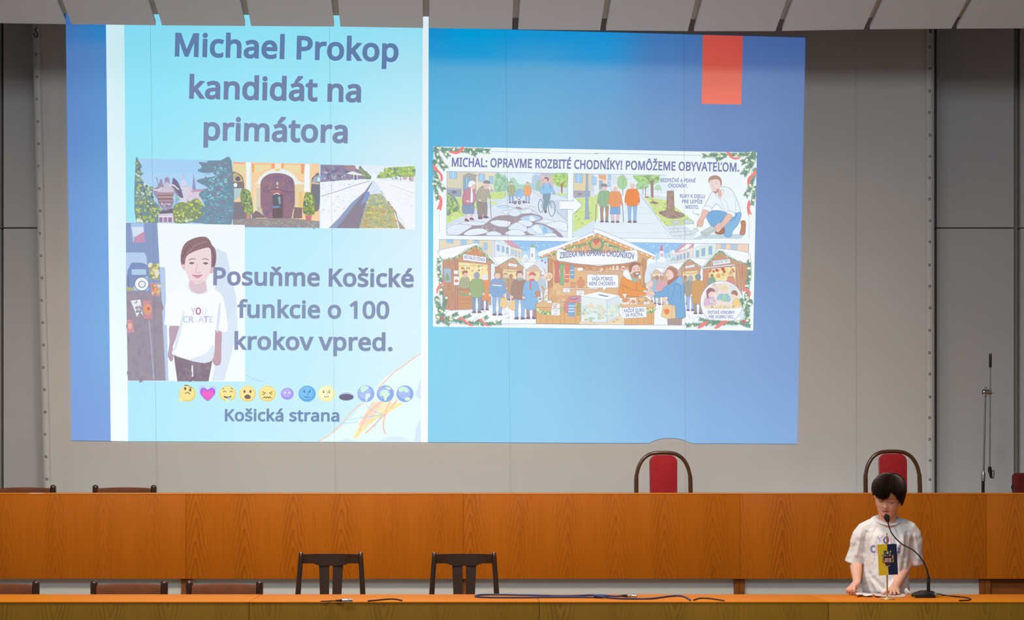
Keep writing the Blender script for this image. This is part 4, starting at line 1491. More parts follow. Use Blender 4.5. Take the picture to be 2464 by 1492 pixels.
# outlines of the lettering used on the slide and the shirt: character, advance, contours in 1/1000
GLYPHS = '''! 216 131 161 85 161 65 573 151 573/58 43 61 69 72 85 88 94 107 97 126 94 142 85 153 69 157 43 153 18 142 2 126 -8 107 -11 88 -8 72 2 61 18
, 215 154 84 136 23 111 -42 85 -103 33 -103 49 -38 63 31 73 93 148 93
. 215 58 43 61 69 72 85 88 94 107 97 126 94 142 85 153 69 157 43 153 18 142 2 126 -8 107 -11 88 -8 72 2 61 18
0 459 419 287 418 242 415 201 409 163 395 112 376 70 349 37 316 12 276 -3 229 -8 170 1 122 27 86 70 60 129 48 176 42 229 39 287 41 346 48 399 58 446 83 504 119 547 167 573 229 581 287 573 335 547 372 504 399 446 410 399 417 346/110 287 111 238 115 194 121 156 137 111 159 78 190 59 229 52 268 59 298 78 320 110 336 156 343 194 347 238 348 287 347 336 343 380 336 417 320 463 298 495 268 515 229 521 190 515 159 495 137 463 121 417 115 380 111 336
1 459 285 0 216 0 216 400 216 439 217 470 219 499 196 477 169 455 108 405 71 452 226 573 285 573
2 459 417 0 38 0 38 59 188 210 261 287 287 320 306 353 318 387 322 424 315 466 294 496 261 514 221 520 181 517 147 506 115 489 83 466 45 513 94 548 122 561 153 572 186 578 221 581 270 576 313 562 347 540 372 510 388 472 394 428 389 385 375 344 353 305 324 267 247 185 128 67 128 64 417 64
3 459 395 439 392 403 381 372 363 347 340 326 310 311 277 302 277 298 337 283 379 255 405 214 413 163 407 116 390 74 360 40 318 14 283 2 241 -6 193 -8 150 -6 110 -1 72 8 36 23 36 89 74 73 114 61 155 54 194 51 260 59 305 81 331 117 339 164 335 197 320 223 297 242 265 255 226 263 179 265 123 265 123 326 180 326 223 329 259 339 286 356 307 377 319 404 323 434 316 471 295 498 262 516 219 521 190 520 164 515 117 498 75 473 39 521 73 544 115 563 163 576 218 581 273 576 317 563 352 540 384 495
4 459 443 130 359 130 359 0 291 0 291 130 17 130 17 190 286 576 359 576 359 193 443 193/291 374 291 412 293 444 294 474 295 500 292 500 276 468 257 438 86 193 291 193
5 459 221 351 275 346 322 331 361 307 389 274 407 232 413 183 407 128 387 81 356 43 314 15 261 -2 199 -8 156 -6 116 0 80 10 51 23 51 90 82 74 121 62 161 55 200 52 239 55 274 65 302 82 323 106 336 137 341 176 332 225 306 262 262 284 197 292 146 288 99 280 64 302 86 573 373 573 373 508 146 508 132 342 169 348
6 459 44 245 46 294 51 342 60 389 75 433 95 474 121 510 155 539 196 562 246 576 306 581 344 579 377 573 377 513 344 520 308 523 257 518 216 504 183 483 158 454 139 419 127 380 119 337 115 291 119 291 133 309 150 326 170 339 194 350 223 356 255 358 302 353 342 338 375 313 400 279 416 236 421 184 415 129 399 82 372 44 336 15 291 -2 239 -8 199 -4 163 7 130 26 101 54 77 89 59 133 48 185/238 51 284 59 320 84 343 125 351 184 344 233 324 271 289 295 241 303 205 299 175 287 150 270 131 248 119 223 115 198 117 172 123 146 133 121 146 99 164 79 185 64 210 55
7 459 109 0 344 508 35 508 35 573 419 573 419 518 187 0
8 459 229 581 276 577 318 565 352 546 378 519 395 485 400 443 396 411 385 383 368 359 346 338 320 319 291 303 325 285 355 265 381 242 401 216 414 185 419 148 413 104 395 65 367 34 330 11 284 -3 231 -8 174 -3 126 10 89 33 61 63 45 101 39 146 43 183 56 214 75 241 99 264 128 283 158 299 131 316 107 336 87 358 71 383 61 411 58 444 63 485 80 518 107 545 141 565 182 577/108 145 116 107 138 76 176 55 229 48 281 55 319 76 342 108 350 148 346 174 335 197 317 217 293 235 264 251 229 265 217 270 184 254 157 237 136 219 121 197 111 173/228 524 188 518 155 502 134 476 127 441 130 414 141 391 157 373 179 357 232 330 282 357 302 373 317 392 327 414 330 441 323 476 302 502 270 518
9 459 417 328 415 279 410 231 401 183 387 139 366 99 340 63 306 33 265 11 214 -3 154 -8 117 -6 82 0 82 60 115 53 152 50 204 54 245 68 278 90 303 118 322 153 334 192 342 235 346 281 341 281 327 263 310 247 290 233 266 223 237 216 204 214 158 219 118 235 85 260 61 294 45 336 40 387 46 443 63 491 90 529 127 557 171 575 223 581 262 577 299 565 332 545 361 518 384 483 402 439 413 388/223 521 178 513 142 488 118 447 110 388 117 339 137 301 171 277 220 269 256 273 286 285 311 303 330 325 342 349 346 374 344 400 338 426 328 451 315 474 298 493 277 508 252 518
: 215 58 43 61 69 72 85 88 94 107 97 126 94 142 85 153 69 157 43 153 18 142 2 126 -8 107 -11 88 -8 72 2 61 18/58 387 61 412 72 429 88 438 107 441 126 438 142 429 153 412 157 387 153 362 142 345 126 335 107 332 88 335 72 345 61 362
A 512 437 0 368 177 141 177 73 0 0 0 224 575 289 575 512 0/282 415 274 438 263 473 255 500 247 468 238 438 230 415 165 241 346 241
B 521 241 573 307 569 361 558 404 541 434 515 453 478 459 431 456 399 446 371 431 347 409 328 382 313 350 304 350 300 384 292 415 279 441 261 461 236 474 203 478 163 472 115 454 74 425 42 385 19 337 5 279 0 78 0 78 573/256 329 318 335 357 352 377 382 384 423 376 463 351 490 308 506 245 511 150 511 150 329/150 269 150 61 265 61 330 68 371 91 394 125 401 168 398 197 388 221 370 241 344 256 307 266 260 269
C 507 323 517 280 513 241 502 206 482 178 456 155 423 139 383 129 337 125 286 128 241 135 200 147 164 175 117 213 83 262 62 322 55 359 57 394 62 460 78 460 15 427 5 393 -2 356 -7 312 -8 257 -4 208 8 166 28 130 56 101 90 78 131 62 178 52 230 49 287 51 329 57 369 67 406 89 456 120 499 159 534 206 559 261 575 324 581 367 578 409 572 448 561 482 547 453 486 394 508 360 515
D 585 536 292 533 231 521 177 501 131 474 91 439 58 399 33 351 15 297 4 237 0 78 0 78 573 254 573 309 569 359 558 404 540 443 516 476 484 502 446 521 401 533 350/460 289 457 337 449 379 435 415 404 457 361 487 308 505 244 511 150 511 150 62 228 62 299 68 357 87 402 119 434 164 454 220
E 446 398 0 78 0 78 573 398 573 398 509 150 509 150 330 383 330 383 268 150 268 150 63 398 63
H 594 516 0 443 0 443 267 150 267 150 0 78 0 78 573 150 573 150 330 443 330 443 573 516 573
I 272 239 0 32 0 32 42 99 57 99 515 32 531 32 573 239 573 239 531 172 515 172 57 239 42
K 496 496 0 411 0 209 273 150 222 150 0 78 0 78 573 150 573 150 290 199 345 249 399 403 573 488 573 261 323
L 420 78 0 78 573 150 573 150 64 400 64 400 0
M 727 330 0 142 502 139 502 142 461 144 407 144 347 144 0 78 0 78 573 184 573 361 103 364 103 544 573 650 573 650 0 578 0 578 352 579 408 581 460 584 501 581 501 390 0
N 609 532 0 447 0 141 476 138 476 141 432 143 378 144 320 144 0 78 0 78 573 161 573 467 99 470 99 468 137 466 193 464 249 464 573 532 573
O 626 577 287 576 244 570 204 561 166 540 116 510 73 473 38 428 13 375 -3 314 -8 251 -3 196 13 151 39 114 73 85 116 65 167 56 204 51 245 49 288 52 344 62 396 78 442 100 482 130 517 166 545 208 565 258 577 314 581 369 577 417 565 459 545 495 517 524 483 547 442 564 396 574 344/125 287 127 241 134 200 145 163 171 117 207 83 255 62 314 55 373 62 420 83 456 117 481 163 492 200 499 241 501 287 496 354 481 411 456 457 421 491 373 511 314 518 255 511 207 490 171 457 145 411 134 374 127 333
P 485 229 573 297 568 352 553 393 528 421 495 439 454 444 404 441 370 433 336 417 306 395 278 364 255 324 238 275 227 216 223 150 223 150 0 78 0 78 573/223 511 150 511 150 285 208 285 258 288 298 296 330 311 352 334 365 363 370 401 361 449 334 484 289 504
R 499 236 573 301 568 353 555 393 532 422 500 439 460 444 410 440 368 427 334 408 306 385 285 358 269 330 257 487 0 403 0 264 237 150 237 150 0 78 0 78 573/232 510 150 510 150 298 236 298 296 304 338 325 362 359 370 407 366 440 355 467 336 486 310 500 275 507
S 440 403 153 396 106 378 66 348 35 307 11 257 -3 198 -8 137 -5 83 4 41 19 41 88 73 76 113 65 156 57 201 55 240 57 273 66 298 79 316 98 327 120 330 147 327 173 318 194 302 213 277 230 242 247 196 265 131 294 106 311 85 330 69 351 57 375 50 403 48 435 54 477 71 513 99 542 136 563 180 576 231 581 276 578 318 572 355 562 389 549 366 487 302 508 266 515 229 517 196 515 169 507 148 494 133 478 124 457 121 434 124 407 133 386 149 367 172 351 204 335 246 318 293 299 332 279 362 255 385 228 398 194
T 446 259 0 187 0 187 509 8 509 8 573 437 573 437 509 259 509
U 586 513 202 507 146 489 95 459 52 416 20 380 4 338 -5 290 -8 225 -2 171 18 128 50 97 93 78 144 72 204 72 573 144 573 144 201 154 139 182 93 228 64 294 55 342 59 379 73 407 96 427 126 438 161 442 202 442 573 513 573
V 481 481 573 277 0 204 0 0 573 75 573 204 205 220 160 231 119 241 80 250 119 262 161 277 207 405 573
Y 454 227 291 376 573 454 573 263 222 263 0 191 0 191 219 0 573 79 573
Z 459 427 0 30 0 30 55 332 508 40 508 40 573 419 573 419 518 118 64 427 64
a 450 231 437 279 433 318 422 347 403 376 358 385 293 385 0 334 0 320 61 317 61 298 40 279 22 258 9 234 -1 206 -6 172 -8 136 -5 103 6 75 23 55 48 41 80 37 119 50 176 87 219 127 238 179 251 243 257 316 259 316 285 310 330 293 359 265 375 227 380 194 378 163 370 106 347 84 400 115 414 151 426 190 434/252 208 184 200 141 182 118 155 110 119 115 87 132 66 157 53 188 49 238 56 279 79 306 117 315 172 315 210
c 385 241 -8 187 -2 139 15 99 45 69 87 55 123 47 165 44 213 47 262 56 305 71 342 102 385 142 415 191 432 245 438 278 436 309 431 336 424 358 415 337 356 292 370 244 376 204 371 172 358 148 335 131 303 120 263 117 213 120 166 131 126 148 94 172 71 202 58 240 53 273 55 302 60 351 78 351 15 328 5 304 -2 275 -7
d 493 221 -8 171 -2 128 17 92 48 65 91 49 146 44 214 49 282 66 338 93 381 128 413 171 432 221 438 253 436 280 429 303 420 323 407 340 391 354 374 359 374 356 405 354 438 354 609 425 609 425 0 368 0 358 58 354 58 340 40 323 24 303 11 279 1 252 -6/232 51 290 60 328 88 348 135 355 200 355 213 352 263 343 304 329 336 291 369 231 379 181 368 146 334 130 300 120 260 117 213 120 165 130 125 146 93 181 61
e 452 234 438 286 432 329 414 364 385 390 346 406 299 411 244 411 201 117 201 127 137 154 90 197 62 254 52 293 54 327 60 392 82 392 20 359 8 327 -1 292 -6 251 -8 194 -2 143 17 101 48 70 91 56 126 47 167 44 212 47 257 55 297 68 333 96 378 134 411 181 431/233 380 188 372 154 348 130 309 119 257 338 257 335 292 326 322 312 346 292 364 266 376
f 276 266 375 158 375 158 0 87 0 87 375 12 375 12 408 87 432 87 457 92 507 104 547 124 577 152 597 186 609 227 613 274 609 310 599 292 544 262 552 228 556 197 550 175 532 162 502 158 458 158 430 266 430
h 496 139 431 138 399 135 370 140 370 155 391 174 407 196 420 221 429 247 435 273 437 321 433 360 421 391 400 413 370 426 330 431 280 431 0 361 0 361 275 355 321 338 353 308 372 265 379 222 374 189 360 166 338 150 308 142 269 139 222 139 0 68 0 68 609 139 609
i 207 139 430 139 0 68 0 68 430/104 591 119 588 133 580 142 566 145 546 142 526 133 512 119 504 104 501 88 504 75 512 66 526 63 546 66 566 75 580 88 588
k 428 138 291 137 257 135 221 138 221 152 240 172 264 189 285 326 430 409 430 235 246 421 0 336 0 187 200 138 158 138 0 68 0 68 609 138 609
l 207 139 0 68 0 68 609 139 609
m 750 540 438 603 429 649 401 669 371 681 330 685 280 685 0 615 0 615 277 610 321 594 353 567 372 528 379 474 369 438 342 418 298 411 237 411 0 342 0 342 277 339 308 332 333 320 353 303 367 281 376 253 379 215 374 185 360 164 338 150 308 141 269 139 223 139 0 68 0 68 430 125 430 136 371 140 371 155 392 173 409 194 422 217 431 241 436 266 438 312 433 349 420 378 398 398 366 402 366 427 398 461 420 499 433
n 496 275 438 322 434 361 421 391 401 413 371 426 330 431 280 431 0 361 0 361 275 355 321 338 353 308 372 265 379 204 368 166 338 146 289 139 223 139 0 68 0 68 430 125 430 136 371 140 371 156 392 175 409 198 422 222 431 248 436
o 485 442 216 438 165 428 121 411 82 388 51 359 25 324 7 285 -4 241 -8 200 -4 163 7 129 25 100 51 77 82 59 121 48 165 44 216 47 261 55 301 68 336 97 380 137 412 186 431 244 438 299 431 347 412 387 380 417 336 431 301 439 261/117 216 120 169 130 128 147 95 172 71 203 56 243 51 282 56 314 71 339 95 356 128 366 169 369 216 365 263 355 303 338 335 314 359 282 374 242 379 185 368 147 335 130 303 120 263
p 493 273 438 322 432 365 413 401 383 428 339 444 284 449 216 447 170 439 129 427 93 401 49 365 17 322 -2 272 -8 241 -6 213 1 190 11 170 24 139 55 134 55 137 20 139 -16 139 -192 68 -192 68 430 126 430 136 371 139 371 153 389 170 405 189 419 213 429 240 436/260 379 221 374 190 362 167 342 152 313 142 275 139 229 139 216 142 167 150 126 165 93 188 70 220 55 261 51 297 56 326 72 348 98 364 131 373 171 376 217 373 262 363 302 348 334 311 367
r 331 269 438 295 437 319 433 310 368 287 372 264 374 240 371 217 363 195 351 176 334 161 313 149 289 141 261 139 229 139 0 68 0 68 430 126 430 134 351 137 351 152 374 170 395 191 413 214 426 240 435
s 384 348 119 343 80 327 49 302 24 268 6 226 -4 176 -8 135 -6 99 -1 68 8 42 19 42 83 104 60 141 52 178 49 224 53 256 66 274 86 280 112 278 128 271 141 259 154 239 167 174 196 103 228 76 245 57 266 45 292 41 324 52 372 85 408 118 425 157 435 202 438 240 436 275 430 308 421 339 409 315 353 258 372 228 378 197 380 159 377 131 366 114 350 108 328 111 312 119 298 133 286 154 274 219 246 289 215 314 197 333 176 344 150
t 289 212 50 245 53 272 59 272 5 240 -4 200 -8 167 -5 138 4 112 20 91 44 78 79 74 125 74 375 13 375 13 409 75 437 103 528 144 528 144 430 269 430 269 375 144 375 144 127 149 93 163 69 185 54
u 496 427 430 427 0 370 0 359 57 356 57 340 36 321 20 298 8 273 -1 247 -6 220 -8 173 -4 134 8 103 29 81 59 68 99 63 148 63 430 135 430 135 153 141 108 158 76 188 57 230 51 273 55 306 69 330 91 345 121 354 160 357 206 357 430
v 407 163 0 0 430 75 430 167 176 180 137 193 96 201 63 204 63 214 96 227 138 241 176 332 430 407 430 244 0
Á 512 437 0 368 177 141 177 73 0 0 0 224 575 289 575 512 0/282 415 274 438 263 473 255 500 247 468 238 438 230 415 165 241 346 241/374 749 353 722 323 688 290 656 259 629 213 629 213 638 239 674 266 717 289 757 374 757
É 446 398 0 78 0 78 573 398 573 398 509 150 509 150 330 383 330 383 268 150 268 150 63 398 63/363 749 342 722 312 688 279 656 249 629 202 629 202 638 228 674 256 717 278 757 363 757
Í 272 239 0 32 0 32 42 99 57 99 515 32 531 32 573 239 573 239 531 172 515 172 57 239 42/255 749 234 722 204 688 171 656 140 629 94 629 94 638 120 674 148 717 170 757 255 757
Ô 626 577 287 576 244 570 204 561 166 540 116 510 73 473 38 428 13 375 -3 314 -8 251 -3 196 13 151 39 114 73 85 116 65 167 56 204 51 245 49 288 52 344 62 396 78 442 100 482 130 517 166 545 208 565 258 577 314 581 369 577 417 565 459 545 495 517 524 483 547 442 564 396 574 344/125 287 127 241 134 200 145 163 171 117 207 83 255 62 314 55 373 62 420 83 456 117 481 163 492 200 499 241 501 287 496 354 481 411 456 457 421 491 373 511 314 518 255 511 207 490 171 457 145 411 134 374 127 333/349 757 377 717 414 674 449 638 449 629 399 629 356 660 312 701 269 661 226 629 178 629 178 638 212 674 249 717 277 757
Ú 586 513 202 507 146 489 95 459 52 416 20 380 4 338 -5 290 -8 225 -2 171 18 128 50 97 93 78 144 72 204 72 573 144 573 144 201 154 139 182 93 228 64 294 55 342 59 379 73 407 96 427 126 438 161 442 202 442 573 513 573/412 749 391 722 361 688 328 656 298 629 251 629 251 638 277 674 305 717 327 757 412 757
Ý 454 227 291 376 573 454 573 263 222 263 0 191 0 191 219 0 573 79 573/346 749 325 722 295 688 262 656 231 629 184 629 184 638 211 674 238 717 261 757 346 757
á 450 231 437 279 433 318 422 347 403 376 358 385 293 385 0 334 0 320 61 317 61 298 40 279 22 258 9 234 -1 206 -6 172 -8 136 -5 103 6 75 23 55 48 41 80 37 119 50 176 87 219 127 238 179 251 243 257 316 259 316 285 310 330 293 359 265 375 227 380 194 378 163 370 106 347 84 400 115 414 151 426 190 434/252 208 184 200 141 182 118 155 110 119 115 87 132 66 157 53 188 49 238 56 279 79 306 117 315 172 315 210/344 606 323 579 293 546 260 513 229 486 183 486 183 496 209 532 237 575 259 614 344 614
é 452 234 438 286 432 329 414 364 385 390 346 406 299 411 244 411 201 117 201 127 137 154 90 197 62 254 52 293 54 327 60 392 82 392 20 359 8 327 -1 292 -6 251 -8 194 -2 143 17 101 48 70 91 56 126 47 167 44 212 47 257 55 297 68 333 96 378 134 411 181 431/233 380 188 372 154 348 130 309 119 257 338 257 335 292 326 322 312 346 292 364 266 376/347 606 326 579 296 546 263 513 233 486 186 486 186 496 212 532 240 575 262 614 347 614
Č 507 323 517 280 513 241 502 206 482 178 456 155 423 139 383 129 337 125 286 128 241 135 200 147 164 175 117 213 83 262 62 322 55 359 57 394 62 460 78 460 15 427 5 393 -2 356 -7 312 -8 257 -4 208 8 166 28 130 56 101 90 78 131 62 178 52 230 49 287 51 329 57 369 67 406 89 456 120 499 159 534 206 559 261 575 324 581 367 578 409 572 448 561 482 547 453 486 394 508 360 515/268 629 240 668 203 711 169 747 169 757 217 757 261 724 303 683 347 724 391 757 440 757 440 747 405 711 368 668 340 629
Ľ 420 78 0 78 573 150 573 150 64 400 64 400 0/400 565 388 529 366 485 342 444 304 444 304 454 312 480 320 512 326 544 330 573 400 573
ň 496 275 438 322 434 361 421 391 401 413 371 426 330 431 280 431 0 361 0 361 275 355 321 338 353 308 372 265 379 204 368 166 338 146 289 139 223 139 0 68 0 68 430 125 430 136 371 140 371 156 392 175 409 198 422 222 431 248 436/211 486 183 526 146 568 112 604 112 614 160 614 204 581 246 540 290 581 334 614 383 614 383 604 348 568 311 526 283 486
Š 440 403 153 396 106 378 66 348 35 307 11 257 -3 198 -8 137 -5 83 4 41 19 41 88 73 76 113 65 156 57 201 55 240 57 273 66 298 79 316 98 327 120 330 147 327 173 318 194 302 213 277 230 242 247 196 265 131 294 106 311 85 330 69 351 57 375 50 403 48 435 54 477 71 513 99 542 136 563 180 576 231 581 276 578 318 572 355 562 389 549 366 487 302 508 266 515 229 517 196 515 169 507 148 494 133 478 124 457 121 434 124 407 133 386 149 367 172 351 204 335 246 318 293 299 332 279 362 255 385 228 398 194/192 629 164 668 127 711 93 747 93 757 141 757 184 724 227 683 271 724 314 757 364 757 364 747 329 711 291 668 264 629
š 384 348 119 343 80 327 49 302 24 268 6 226 -4 176 -8 135 -6 99 -1 68 8 42 19 42 83 104 60 141 52 178 49 224 53 256 66 274 86 280 112 278 128 271 141 259 154 239 167 174 196 103 228 76 245 57 266 45 292 41 324 52 372 85 408 118 425 157 435 202 438 240 436 275 430 308 421 339 409 315 353 258 372 228 378 197 380 159 377 131 366 114 350 108 328 111 312 119 298 133 286 154 274 219 246 289 215 314 197 333 176 344 150/156 486 128 526 91 568 57 604 57 614 105 614 148 581 191 540 235 581 278 614 328 614 328 604 293 568 255 526 228 486
Ž 459 427 0 30 0 30 55 332 508 40 508 40 573 419 573 419 518 118 64 427 64/196 629 168 668 131 711 97 747 97 757 145 757 188 724 231 683 275 724 318 757 368 757 368 747 333 711 296 668 268 629
_ 209 '''
# ------------------------------------------------------------------ the slide thrown on the cloth
def slide_material(name='projected_light'):
    t = NT(name)
    a = t.n('ShaderNodeVertexColor', layer_name='Col')
    dk = t.n('ShaderNodeVectorMath', operation='SCALE')
    dk.inputs['Scale'].default_value = 0.25
    t.l(a.outputs['Color'], dk.inputs[0])
    t.l(dk.outputs[0], t.b.inputs['Base Color'])
    t.b.inputs['Roughness'].default_value = 0.95
    t.b.inputs['Specular IOR Level'].default_value = 0.0
    t.l(a.outputs['Color'], t.b.inputs['Emission Color'])
    t.b.inputs['Emission Strength'].default_value = 0.9
    return t.m


M['slide'] = slide_material()
GL = {}
for _ln in GLYPHS.split('\n'):
    _c, _a, *_r = _ln.split(' ', 2)
    GL[' ' if _c == '_' else _c] = (int(_a), [[(int(v[i]), int(v[i + 1])) for i in range(0, len(v), 2)]
                                             for v in (k.split() for k in (_r[0].split('/') if _r and _r[0] else []))])
CAP = max(p[1] for p in GL['E'][1][0])
EPS = 0.000008


def in_poly(x, y, pg):
    r = False
    for (x1, y1), (x2, y2) in zip(pg, pg[1:] + pg[:1]):
        if (y1 > y) != (y2 > y) and x < (x2 - x1) * (y - y1) / (y2 - y1) + x1: r = not r
    return r


class Pic:
    """flat coloured picture; shapes are given in pixels of an enlarged crop (origin ox, oy, scale s)"""
    def __init__(self, d):
        self.v, self.f, self.c = [], [], []
        self.d = d
        self.frame(0, 0, 1)
        self.rnd = random.Random(5)

    def frame(self, ox, oy, s):
        self.ox, self.oy, self.s = ox, oy, s
        return self

    def pt(self, x, y):
        return P(self.ox + x / self.s, self.oy + y / self.s, self.d)

    def raw(self, loops, col, step=EPS):
        self.d -= step
        flat = [q for lp in loops for q in lp]
        base = len(self.v)
        self.v += [self.pt(*q) for q in flat]
        for tri in tessellate_polygon([[Vector((q[0], q[1], 0)) for q in lp] for lp in loops]):
            self.f.append([base + i for i in tri])
            self.c.append(col)

    def poly(self, col, pts, step=EPS):
        self.raw([pts], hexc(col), step)

    def strip(self, col, w, pts, closed=False, step=EPS):
        """polyline of width w with mitred joints"""
        self.d -= step
        c = hexc(col)
        n = len(pts)
        L, R = [], []
        for i in range(n):
            p = Vector(pts[i])
            a = Vector(pts[i - 1]) if (i or closed) else None
            b = Vector(pts[(i + 1) % n]) if (i < n - 1 or closed) else None
            d1 = (p - a).normalized() if a is not None else None
            d2 = (b - p).normalized() if b is not None else None
            t = ((d1 if d1 is not None else d2) + (d2 if d2 is not None else d1))
            t = t.normalized() if t.length > 1e-6 else (d1 or d2)
            nn = Vector((-t.y, t.x))
            ref = Vector((-(d1 or d2).y, (d1 or d2).x))
            k = min(1.6, 1.0 / max(0.3, nn.dot(ref)))
            L.append(p + nn * (w / 2 * k))
            R.append(p - nn * (w / 2 * k))
        base = len(self.v)
        for a, b in zip(L, R):
            self.v += [self.pt(*a), self.pt(*b)]
        for i in range(n if closed else n - 1):
            j = (i + 1) % n
            self.f.append([base + 2 * i, base + 2 * i + 1, base + 2 * j + 1, base + 2 * j])
            self.c.append(c)

    def ell(self, col, x, y, rx, ry=None, n=None, step=EPS, rot=0.0):
        ry = rx if ry is None else ry
        n = n or max(10, min(40, int(6 + rx * 6 / self.s)))
        self.poly(col, [(x + rx * math.cos(2 * PI * k / n) * math.cos(rot) - ry * math.sin(2 * PI * k / n) * math.sin(rot),
                         y + rx * math.cos(2 * PI * k / n) * math.sin(rot) + ry * math.sin(2 * PI * k / n) * math.cos(rot)) for k in range(n)], step)

    def smooth(self, pts, n=4, closed=True):
        m = len(pts)
        out = []
        for i in range(m if closed else m - 1):
            p0, p1, p2, p3 = (Vector(pts[(i + k) % m]) if closed else Vector(pts[min(max(i + k, 0), m - 1)]) for k in (-1, 0, 1, 2))
            for q in range(n):
                t = q / n
                out.append(tuple(0.5 * ((2 * p1) + (p2 - p0) * t + (2 * p0 - 5 * p1 + 4 * p2 - p3) * t * t + (3 * p1 - p0 - 3 * p2 + p3) * t ** 3)))
        if not closed: out.append(tuple(pts[-1]))
        return out

    def scatter(self, cols, n, size, pg, asp=0.6, ang=0.0, spread=1.0):
        xs, ys = [p[0] for p in pg], [p[1] for p in pg]
        for _ in range(n):
            for _t in range(30):
                x, y = self.rnd.uniform(min(xs), max(xs)), self.rnd.uniform(min(ys), max(ys))
                if in_poly(x, y, pg): break
            else: continue
            r = size * self.rnd.uniform(0.5, 1.3)
            a = ang + self.rnd.uniform(-spread, spread)
            k = 6
            self.poly(self.rnd.choice(cols), [(x + r * math.cos(2 * PI * i / k) * math.cos(a) * self.rnd.uniform(.7, 1.2) - r * asp * math.sin(2 * PI * i / k) * math.sin(a),
                                               y + r * math.cos(2 * PI * i / k) * math.sin(a) + r * asp * math.sin(2 * PI * i / k) * math.cos(a) * self.rnd.uniform(.7, 1.2)) for i in range(k)], 2.5e-6)

    def text(self, s, x0, y0, x1, y1, cap, col, bold=20, track=0.0, curve=0.0, cols=None):
        """lettering from (x0,y0) to (x1,y1) on the baseline, capital height cap"""
        k = cap / CAP
        tot = sum(GL[c][0] + track for c in s) - track
        first = min(p[0] for q in GL[s[0]][1] for p in q) - bold
        last = GL[s[-1]][0] - max(p[0] for q in GL[s[-1]][1] for p in q) - bold
        tot -= first + last
        length = math.hypot(x1 - x0, y1 - y0)
        kx = length / tot
        ux, uy = (x1 - x0) / length, (y1 - y0) / length
        pen = -first
        c = hexc(col)

        def tp(gx, gy):
            t = (pen + gx) * kx / length
            off = -curve * 4 * t * (1 - t)
            return (x0 + ux * (pen + gx) * kx + uy * gy * k, y0 + uy * (pen + gx) * kx - ux * gy * k - off)
        for i, ch in enumerate(s):
            if cols: col = cols[i % len(cols)]
            loops = GL[ch][1]
            if loops:
                # separate pieces (dots, accents) are filled one by one, holes with their outer loop
                outer = []
                for lp in loops:
                    a = sum(p[0] * q[1] - q[0] * p[1] for p, q in zip(lp, lp[1:] + lp[:1]))
                    outer.append((a, lp))
                big = max(outer, key=lambda t: abs(t[0]))
                sg = 1 if big[0] > 0 else -1
                groups = [[lp] for a, lp in outer if a * sg > 0]
                for a, lp in outer:
                    if a * sg <= 0:
                        for g in groups:
                            if in_poly(lp[0][0], lp[0][1], g[0]):
                                g.append(lp)
                                break
                for g in groups:
                    self.raw([[tp(*p) for p in lp] for lp in g], hexc(col), EPS * 0.2)
                if bold:
                    for a, lp in outer:
                        # widen the stroke in glyph space, then map
                        n = len(lp)
                        L, R = [], []
                        for q in range(n):
                            p, pa, pb = Vector(lp[q]), Vector(lp[q - 1]), Vector(lp[(q + 1) % n])
                            d1, d2 = (p - pa).normalized(), (pb - p).normalized()
                            t = d1 + d2
                            t = t.normalized() if t.length > 1e-3 else d1
                            nn = Vector((-t.y, t.x))
                            kk = min(1.7, 1.0 / max(0.25, nn.dot(Vector((-d1.y, d1.x)))))
                            L.append(p + nn * bold * kk)
                            R.append(p - nn * bold * kk)
                        self.d -= EPS * 0.1
                        b0 = len(self.v)
                        for u, w in zip(L, R): self.v += [self.pt(*tp(*u)), self.pt(*tp(*w))]
                        for q in range(n):
                            j = (q + 1) % n
                            self.f.append([b0 + 2 * q, b0 + 2 * q + 1, b0 + 2 * j + 1, b0 + 2 * j])
                            self.c.append(hexc(col))
            pen += GL[ch][0] + track

    def draw(self, src):
        """one shape per line: p polygon, s smooth closed shape, l line, k smooth line, c ellipse, r box, f scatter; OL sets an outline"""
        for ln in src.strip().split('\n'):
            w = ln.split()
            if not w or w[0][0] == '#': continue
            op = w[0]
            if op == 'F':
                self.frame(float(w[1]), float(w[2]), float(w[3]))
                continue
            if op == 'c':
                q = [float(k) for k in ','.join(w[2:]).split(',')]
                self.ell(w[1], q[0], q[1], q[2], q[3] if len(q) > 3 else None)
                continue
            if op == 'r':
                a, b, c, d = map(float, ','.join(w[2:]).split(','))
                self.poly(w[1], [(a, b), (c, b), (c, d), (a, d)])
                continue
            P2 = lambda ws: [tuple(map(float, q.split(','))) for q in ws]
            if op == 'p': self.poly(w[1], P2(w[2:]))
            elif op == 's': self.poly(w[1], self.smooth(P2(w[2:])))
            elif op == 'l': self.strip(w[1], float(w[2]), P2(w[3:]))
            elif op == 'k': self.strip(w[1], float(w[2]), self.smooth(P2(w[3:]), 4, False))
            elif op == 'P':      # polygon with outline: colour, line colour, width
                q = P2(w[4:])
                self.poly(w[1], q)
                self.strip(w[2], float(w[3]), q, True)
            elif op == 'S':
                q = self.smooth(P2(w[4:]))
                self.poly(w[1], q)
                self.strip(w[2], float(w[3]), q, True)
            elif op == 'f':      # scatter: colours n size aspect angle pts
                self.scatter(w[1].split('/'), int(w[2]), float(w[3]), P2(w[6:]), float(w[4]), float(w[5]))
        return self

